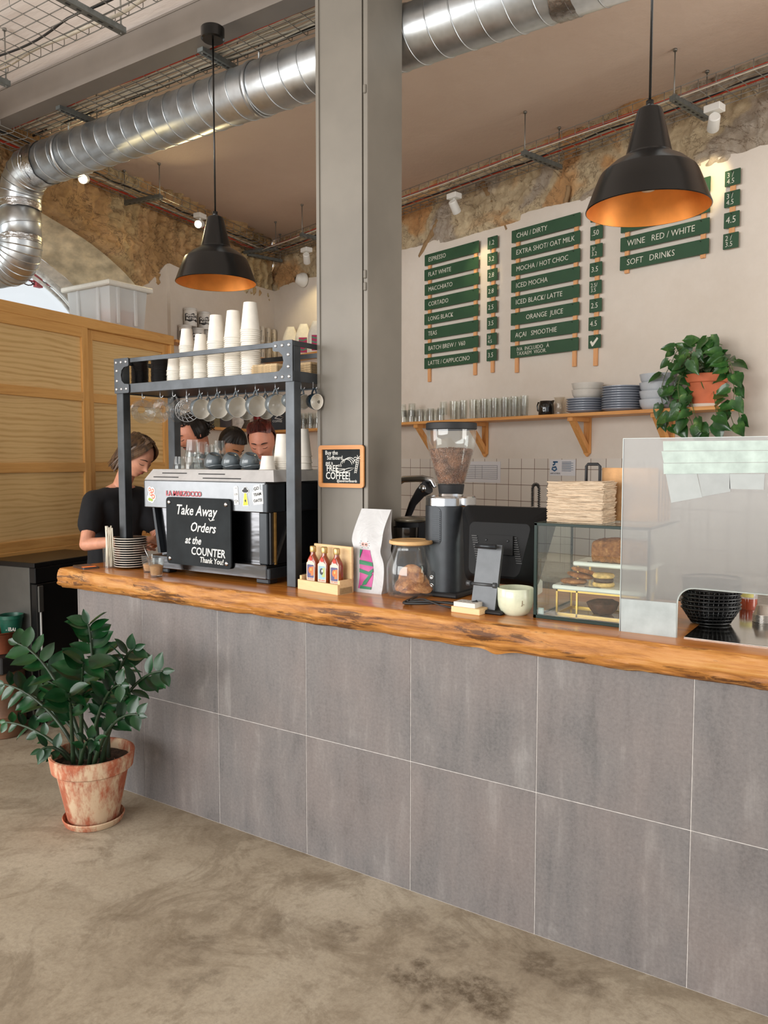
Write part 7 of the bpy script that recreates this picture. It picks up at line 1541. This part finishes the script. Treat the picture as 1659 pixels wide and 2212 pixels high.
def person(label, J, hm, skin, voxel, shirt=BLKC, sleeves=.55, hands=True, print_=False):
    """J: joints in world space"""
    base = Vector((J['hip'].x, J['hip'].y, 0)); o = thing('person', label, 'person', base)
    bm = B(); head_bm(bm, hm); hc = hm.translation
    lat = (J['shR']-J['shL']).normalized()
    capsule(bm, J['neck'], hm @ Vector((0, .022, -.045)), .050, .050); 
    ch = (J['shR']+J['shL'])/2; sp_ = [J['neck'], ch.lerp(J['hip'], .12), ch.lerp(J['hip'], .45), ch.lerp(J['hip'], .75), J['hip']]
    for s in (-1, 1):
        capsule(bm, J['neck'], J['shR' if s > 0 else 'shL'], .042, .040)
        for a_, b_, r1, r2, w1, w2 in ((sp_[1], sp_[2], .088, .080, .062, .052), (sp_[2], sp_[3], .080, .078, .052, .046), (sp_[3], sp_[4], .078, .092, .046, .062)): capsule(bm, a_+lat*s*w1, b_+lat*s*w2, r1, r2)
    for n in 'RL':
        capsule(bm, J['sh'+n], J['el'+n], .046, .036); capsule(bm, J['el'+n], J['wr'+n], .036, .0235)
        hp_, kn_, an_ = J['hip']+lat*(.085 if n == 'R' else -.085), None, None
        kn_ = Vector((hp_.x, hp_.y, .50))+J['face']*.02; an_ = Vector((hp_.x, hp_.y, .085)); capsule(bm, hp_, kn_, .085, .055); capsule(bm, kn_, an_, .055, .036); capsule(bm, an_-Vector((0, 0, .045)), an_+J['face']*.15-Vector((0, 0, .055)), .034, .028)
        if hands: hand(bm, J['wr'+n], J['hd'+n], J['pn'+n], J.get('curl'+n, (.3, .35, .3)), J.get('th'+n, 1), .95)
    body = remeshed('body', bm, voxel, 4, skin, o, base)
    bm = B(); g_ = .012
    capsule(bm, J['neck']-Vector((0, 0, .025)), ch, .058, .075)
    for s in (-1, 1):
        n = 'R' if s > 0 else 'L'; capsule(bm, J['neck']-Vector((0, 0, .03)), J['sh'+n], .050, .060)
        capsule(bm, J['sh'+n], J['sh'+n].lerp(J['el'+n], sleeves), .062, .066)
        for a_, b_, r1, r2, w1, w2 in ((sp_[1], sp_[2], .104, .102, .064, .058), (sp_[2], sp_[3], .102, .104, .058, .056), (sp_[3], sp_[4], .104, .110, .056, .066)): capsule(bm, a_+lat*s*w1, b_+lat*s*w2, r1, r2)
    t_ = remeshed('t_shirt', bm, .009, 5, shirt, o, base)
    for v in t_.data.vertices: v.co += v.normal*(.006*fbm(v.co.x*9, v.co.y*9, v.co.z*5, 3))
    bm = B()
    for n in 'RL':
        hp_ = J['hip']+lat*(.085 if n == 'R' else -.085); kn_ = Vector((hp_.x, hp_.y, .50))+J['face']*.02; an_ = Vector((hp_.x, hp_.y, .11)); capsule(bm, hp_, kn_, .102, .072); capsule(bm, kn_, an_, .072, .058)
    capsule(bm, J['hip']-lat*.06, J['hip']+lat*.06, .108, .108); remeshed('trousers', bm, .012, 4, TRC, o, base)
    for n in 'RL':
        hp_ = J['hip']+lat*(.085 if n == 'R' else -.085); an_ = Vector((hp_.x, hp_.y, .045)); bm = B(); capsule(bm, an_-J['face']*.04, an_+J['face']*.17-Vector((0, 0, .008)), .045, .037); remeshed('shoe', bm, .008, 3, SHO, o, base)
    return o, base
def camdir(p): v = CAM-p; v.z = 0; return v.normalized()
lipm = flat('lips', (176, 96, 84), .45, var=0)
# ---- barista at the left, busy over the counter end
hc = atZ(297, 985, 4.42); cd = camdir(hc); fw = (cd*.62+RGT*.80+Vector((0, 0, -.78))).normalized(); hm = headmat(hc, fw, R(4))
J = {'neck': atZ(262, 1052, 4.52), 'shR': atZ(204, 1082, 4.42), 'shL': atZ(300, 1072, 4.66), 'elR': atZ(186, 1176, 4.30), 'elL': atZ(352, 1176, 4.62), 'wrR': atZ(300, 1166, 4.16), 'wrL': atZ(352, 1140, 4.34), 'hip': atZ(246, 1245, 4.62), 'face': Vector((.9, -.1, 0)).normalized()}
J['hdR'] = (RGT*.9+Vector((0, 0, .02))-FH*.05); J['pnR'] = Vector((0, 0, -1))+FH*.3; J['curlR'] = (.45, .5, .4); J['thR'] = -1
J['hdL'] = (-RGT*.35-FH*.35+Vector((0, 0, -.8))); J['pnL'] = -RGT*.6+FH*.2; J['curlL'] = (.3, .4, .3); J['thL'] = 1
sk = skinmat('skin_fair', (206, 146, 118)); p1, b1 = person('person in a black t-shirt with loose brown hair bending over the bar at the left', J, hm, sk, .0045)
HB = hairmat('hair_brown', (50, 34, 24), (112, 82, 54)); BRW = flat('brow_brown', (72, 50, 36), .8, var=0)
features(hm, p1, b1, BRW, lipm)
rh = random.Random(4)
def locks1(bm):
    for i in range(300):
        s = rh.choice((-1, -1, 1)); y0 = rh.uniform(-.055, .085); a = rh.uniform(.0, 1)
        r0 = Vector((s*rh.uniform(.0, .02), y0, .126-.25*max(0, y0)**1)); mid = Vector((s*(.088+.012*rh.random()), y0*.6+.03*a, .02)); 
        fly = .05*rh.random()**2; end = Vector((s*(.076+.026*rh.random()), .012+y0*.35+fly, -.075-.050*rh.random()))
        if y0 < -.02: end = Vector((s*.088, .02+.02*a, -.02-.03*rh.random())); mid = Vector((s*.080, y0*.6, .045))
        pts = [r0*(1-t_)**2+mid*2*t_*(1-t_)+end*t_*t_ for t_ in [k/9 for k in range(10)]]; tube(bm, pts, [.004, .0055, .006, .006, .006, .0055, .005, .004, .0028, .001], 5)
def locks1b(bm):
    locks1(bm)
    for i in range(90):
        s = rh.choice((-1, 1)); y0 = rh.uniform(-.085, -.02); r0 = Vector((s*.006, y0*.8, .128+.25*min(0, y0+.03))); mid = Vector((s*(.062+.01*rh.random()), y0-.016, .098+.3*min(0, y0+.03))); end = Vector((s*(.086+.006*rh.random()), y0*.35+.01, .012-.05*rh.random()))
        tube(bm, [r0*(1-t_)**2+mid*2*t_*(1-t_)+end*t_*t_ for t_ in [k/9 for k in range(10)]], [.003, .0045, .005, .005, .005, .005, .0045, .004, .003, .001], 5)
hair_cap(hm, HB, p1, b1, .011, lambda x, y, z: (z > .076+.02*G2(x, 0, .05)*0-.55*(y+.03) if y < -.0 else z > -.055+.4*max(0, .03-y)) , 'hair', .004, 1, locks1b)
# little white print on the chest
# ---- man behind the machine, looking down to the left
hc = atZ(418, 938, 4.75); cd = camdir(hc); fw = (cd*.40-RGT*.92+Vector((0, 0, -.42))).normalized(); hm = headmat(hc, fw, 0); f2 = Vector((fw.x, fw.y, 0)).normalized(); lt = Vector((0, 0, 1)).cross(f2).normalized()
def std(hc, f2, lt, lean=.06, drop=.0):
    nk = hc-Vector((0, 0, .155))-f2*.055; ch = nk-Vector((0, 0, .06))-f2*.01; J = {'neck': nk, 'shR': ch-lt*.165, 'shL': ch+lt*.165, 'hip': Vector((ch.x-f2.x*lean, ch.y-f2.y*lean, ch.z-.50)), 'face': f2}
    for n, s in (('R', -1), ('L', 1)): J['el'+n] = J['sh'+n]+lt*s*.04-Vector((0, 0, .27))-f2*.02; J['wr'+n] = J['el'+n]+f2*.21-lt*s*.06-Vector((0, 0, .06)); J['hd'+n] = f2-lt*s*.3; J['pn'+n] = Vector((0, 0, -1)); J['th'+n] = 1 if n == 'L' else -1
    return J
p2, b2 = person('person with short dark hair and moustache behind the coffee machine looking down', std(hc, f2, lt), hm, skinmat('skin_tan', (196, 128, 98)), .0055)
HK = hairmat('hair_black', (18, 14, 12), (50, 38, 30)); BK = flat('brow_black', (26, 20, 18), .8, var=0); features(hm, p2, b2, BK, lipm)
def curls(bm):
    for i in range(70):
        c = Vector((rh.uniform(-.045, .045), .085+rh.uniform(-.03, .035), .04+rh.uniform(-.05, .06))); r_ = rh.uniform(.010, .018); ax = Vector((rh.uniform(-1, 1), rh.uniform(-1, 1), rh.uniform(-1, 1))).normalized(); u_ = ax.orthogonal().normalized(); v_ = ax.cross(u_)
        tube(bm, [c+u_*r_*math.cos(a)+v_*r_*math.sin(a)+ax*.004*a for a in [k*.7 for k in range(10)]], .0035, 5)
    for i in range(120):
        th = rh.uniform(-PI, PI); ph = rh.uniform(.5, 1.45); q = headpt(th, ph, .012, True); e_ = q+Vector((rh.uniform(-.01, .01), .03, -.008)); tube(bm, [q, (q+e_)/2+Vector((0, 0, .006)), e_], [.004, .0035, .001], 4)
hair_cap(hm, HK, p2, b2, .014, lambda x, y, z: (z > .070-.5*(y+.04) if y < -.01 else z > -.04+.5*max(0, .02-y)), 'hair', .005, 2, curls)
bm = B(); tube(bm, [facept(.026*(i/4-1), -.0475-.004*abs(i/4-1), .001) for i in range(9)], [.0014, .003, .004, .0042, .0035, .0042, .004, .003, .0014], 6); xf(bm, bm.verts[:], TM(-b2) @ hm); obj('moustache', bm, HK, p2)
# ---- red haired barista, head bowed towards us
hc = atZ(566, 952, 4.58); cd = camdir(hc); fw = (cd*.95-RGT*.18+Vector((0, 0, -.52))).normalized(); hm = headmat(hc, fw, R(-3)); f2 = Vector((fw.x, fw.y, 0)).normalized(); lt = Vector((0, 0, 1)).cross(f2).normalized()
p3, b3 = person('person with tied back auburn hair behind the coffee machine, head bowed', std(hc, f2, lt), hm, skinmat('skin_rosy', (202, 134, 108)), .0055)
HR = hairmat('hair_auburn', (60, 20, 16), (112, 44, 32)); features(hm, p3, b3, BK, lipm)
def strands3(bm):
    for i in range(110):
        x0 = rh.uniform(-.06, .06); q = Vector((x0*1.1, -.066+.3*abs(x0), .090-.35*abs(x0))); e_ = Vector((x0*.9, .05, .10)); m_ = Vector((x0*1.25, -.02, .132-.2*abs(x0))); tube(bm, [q*(1-t_)**2+m_*2*t_*(1-t_)+e_*t_*t_ for t_ in [k/8 for k in range(9)]], [.001, .003, .004, .004, .004, .004, .004, .003, .002], 4)
    capsule(bm, (0, .11, .06), (0, .13, .05), .032, .028)
hair_cap(hm, HR, p3, b3, .012, lambda x, y, z: (z > .082-.75*(y+.045)-.4*abs(x)*0 if y < .0 else z > -.03), 'hair', .003, 3, strands3)
# ---- fourth person, mostly hidden
hc = atZ(500, 962, 5.25); cd = camdir(hc); fw = (cd*.55+RGT*.6+Vector((0, 0, -.75))).normalized(); hm = headmat(hc, fw, 0); f2 = Vector((fw.x, fw.y, 0)).normalized(); lt = Vector((0, 0, 1)).cross(f2).normalized()
p4, b4 = person('person with black hair bending low between the other two baristas', std(hc, f2, lt, -.0), hm, skinmat('skin_brown', (176, 120, 84)), .007)
features(hm, p4, b4, BK, lipm)
hair_cap(hm, HK, p4, b4, .016, lambda x, y, z: (z > .055-.6*(y+.05) if y < -.01 else z > -.045), 'hair', .003, 4)
# ================================================================ TIDY UP THE PATTERN PIECES
PROTOS += [tmb, tms]
drop_protos()
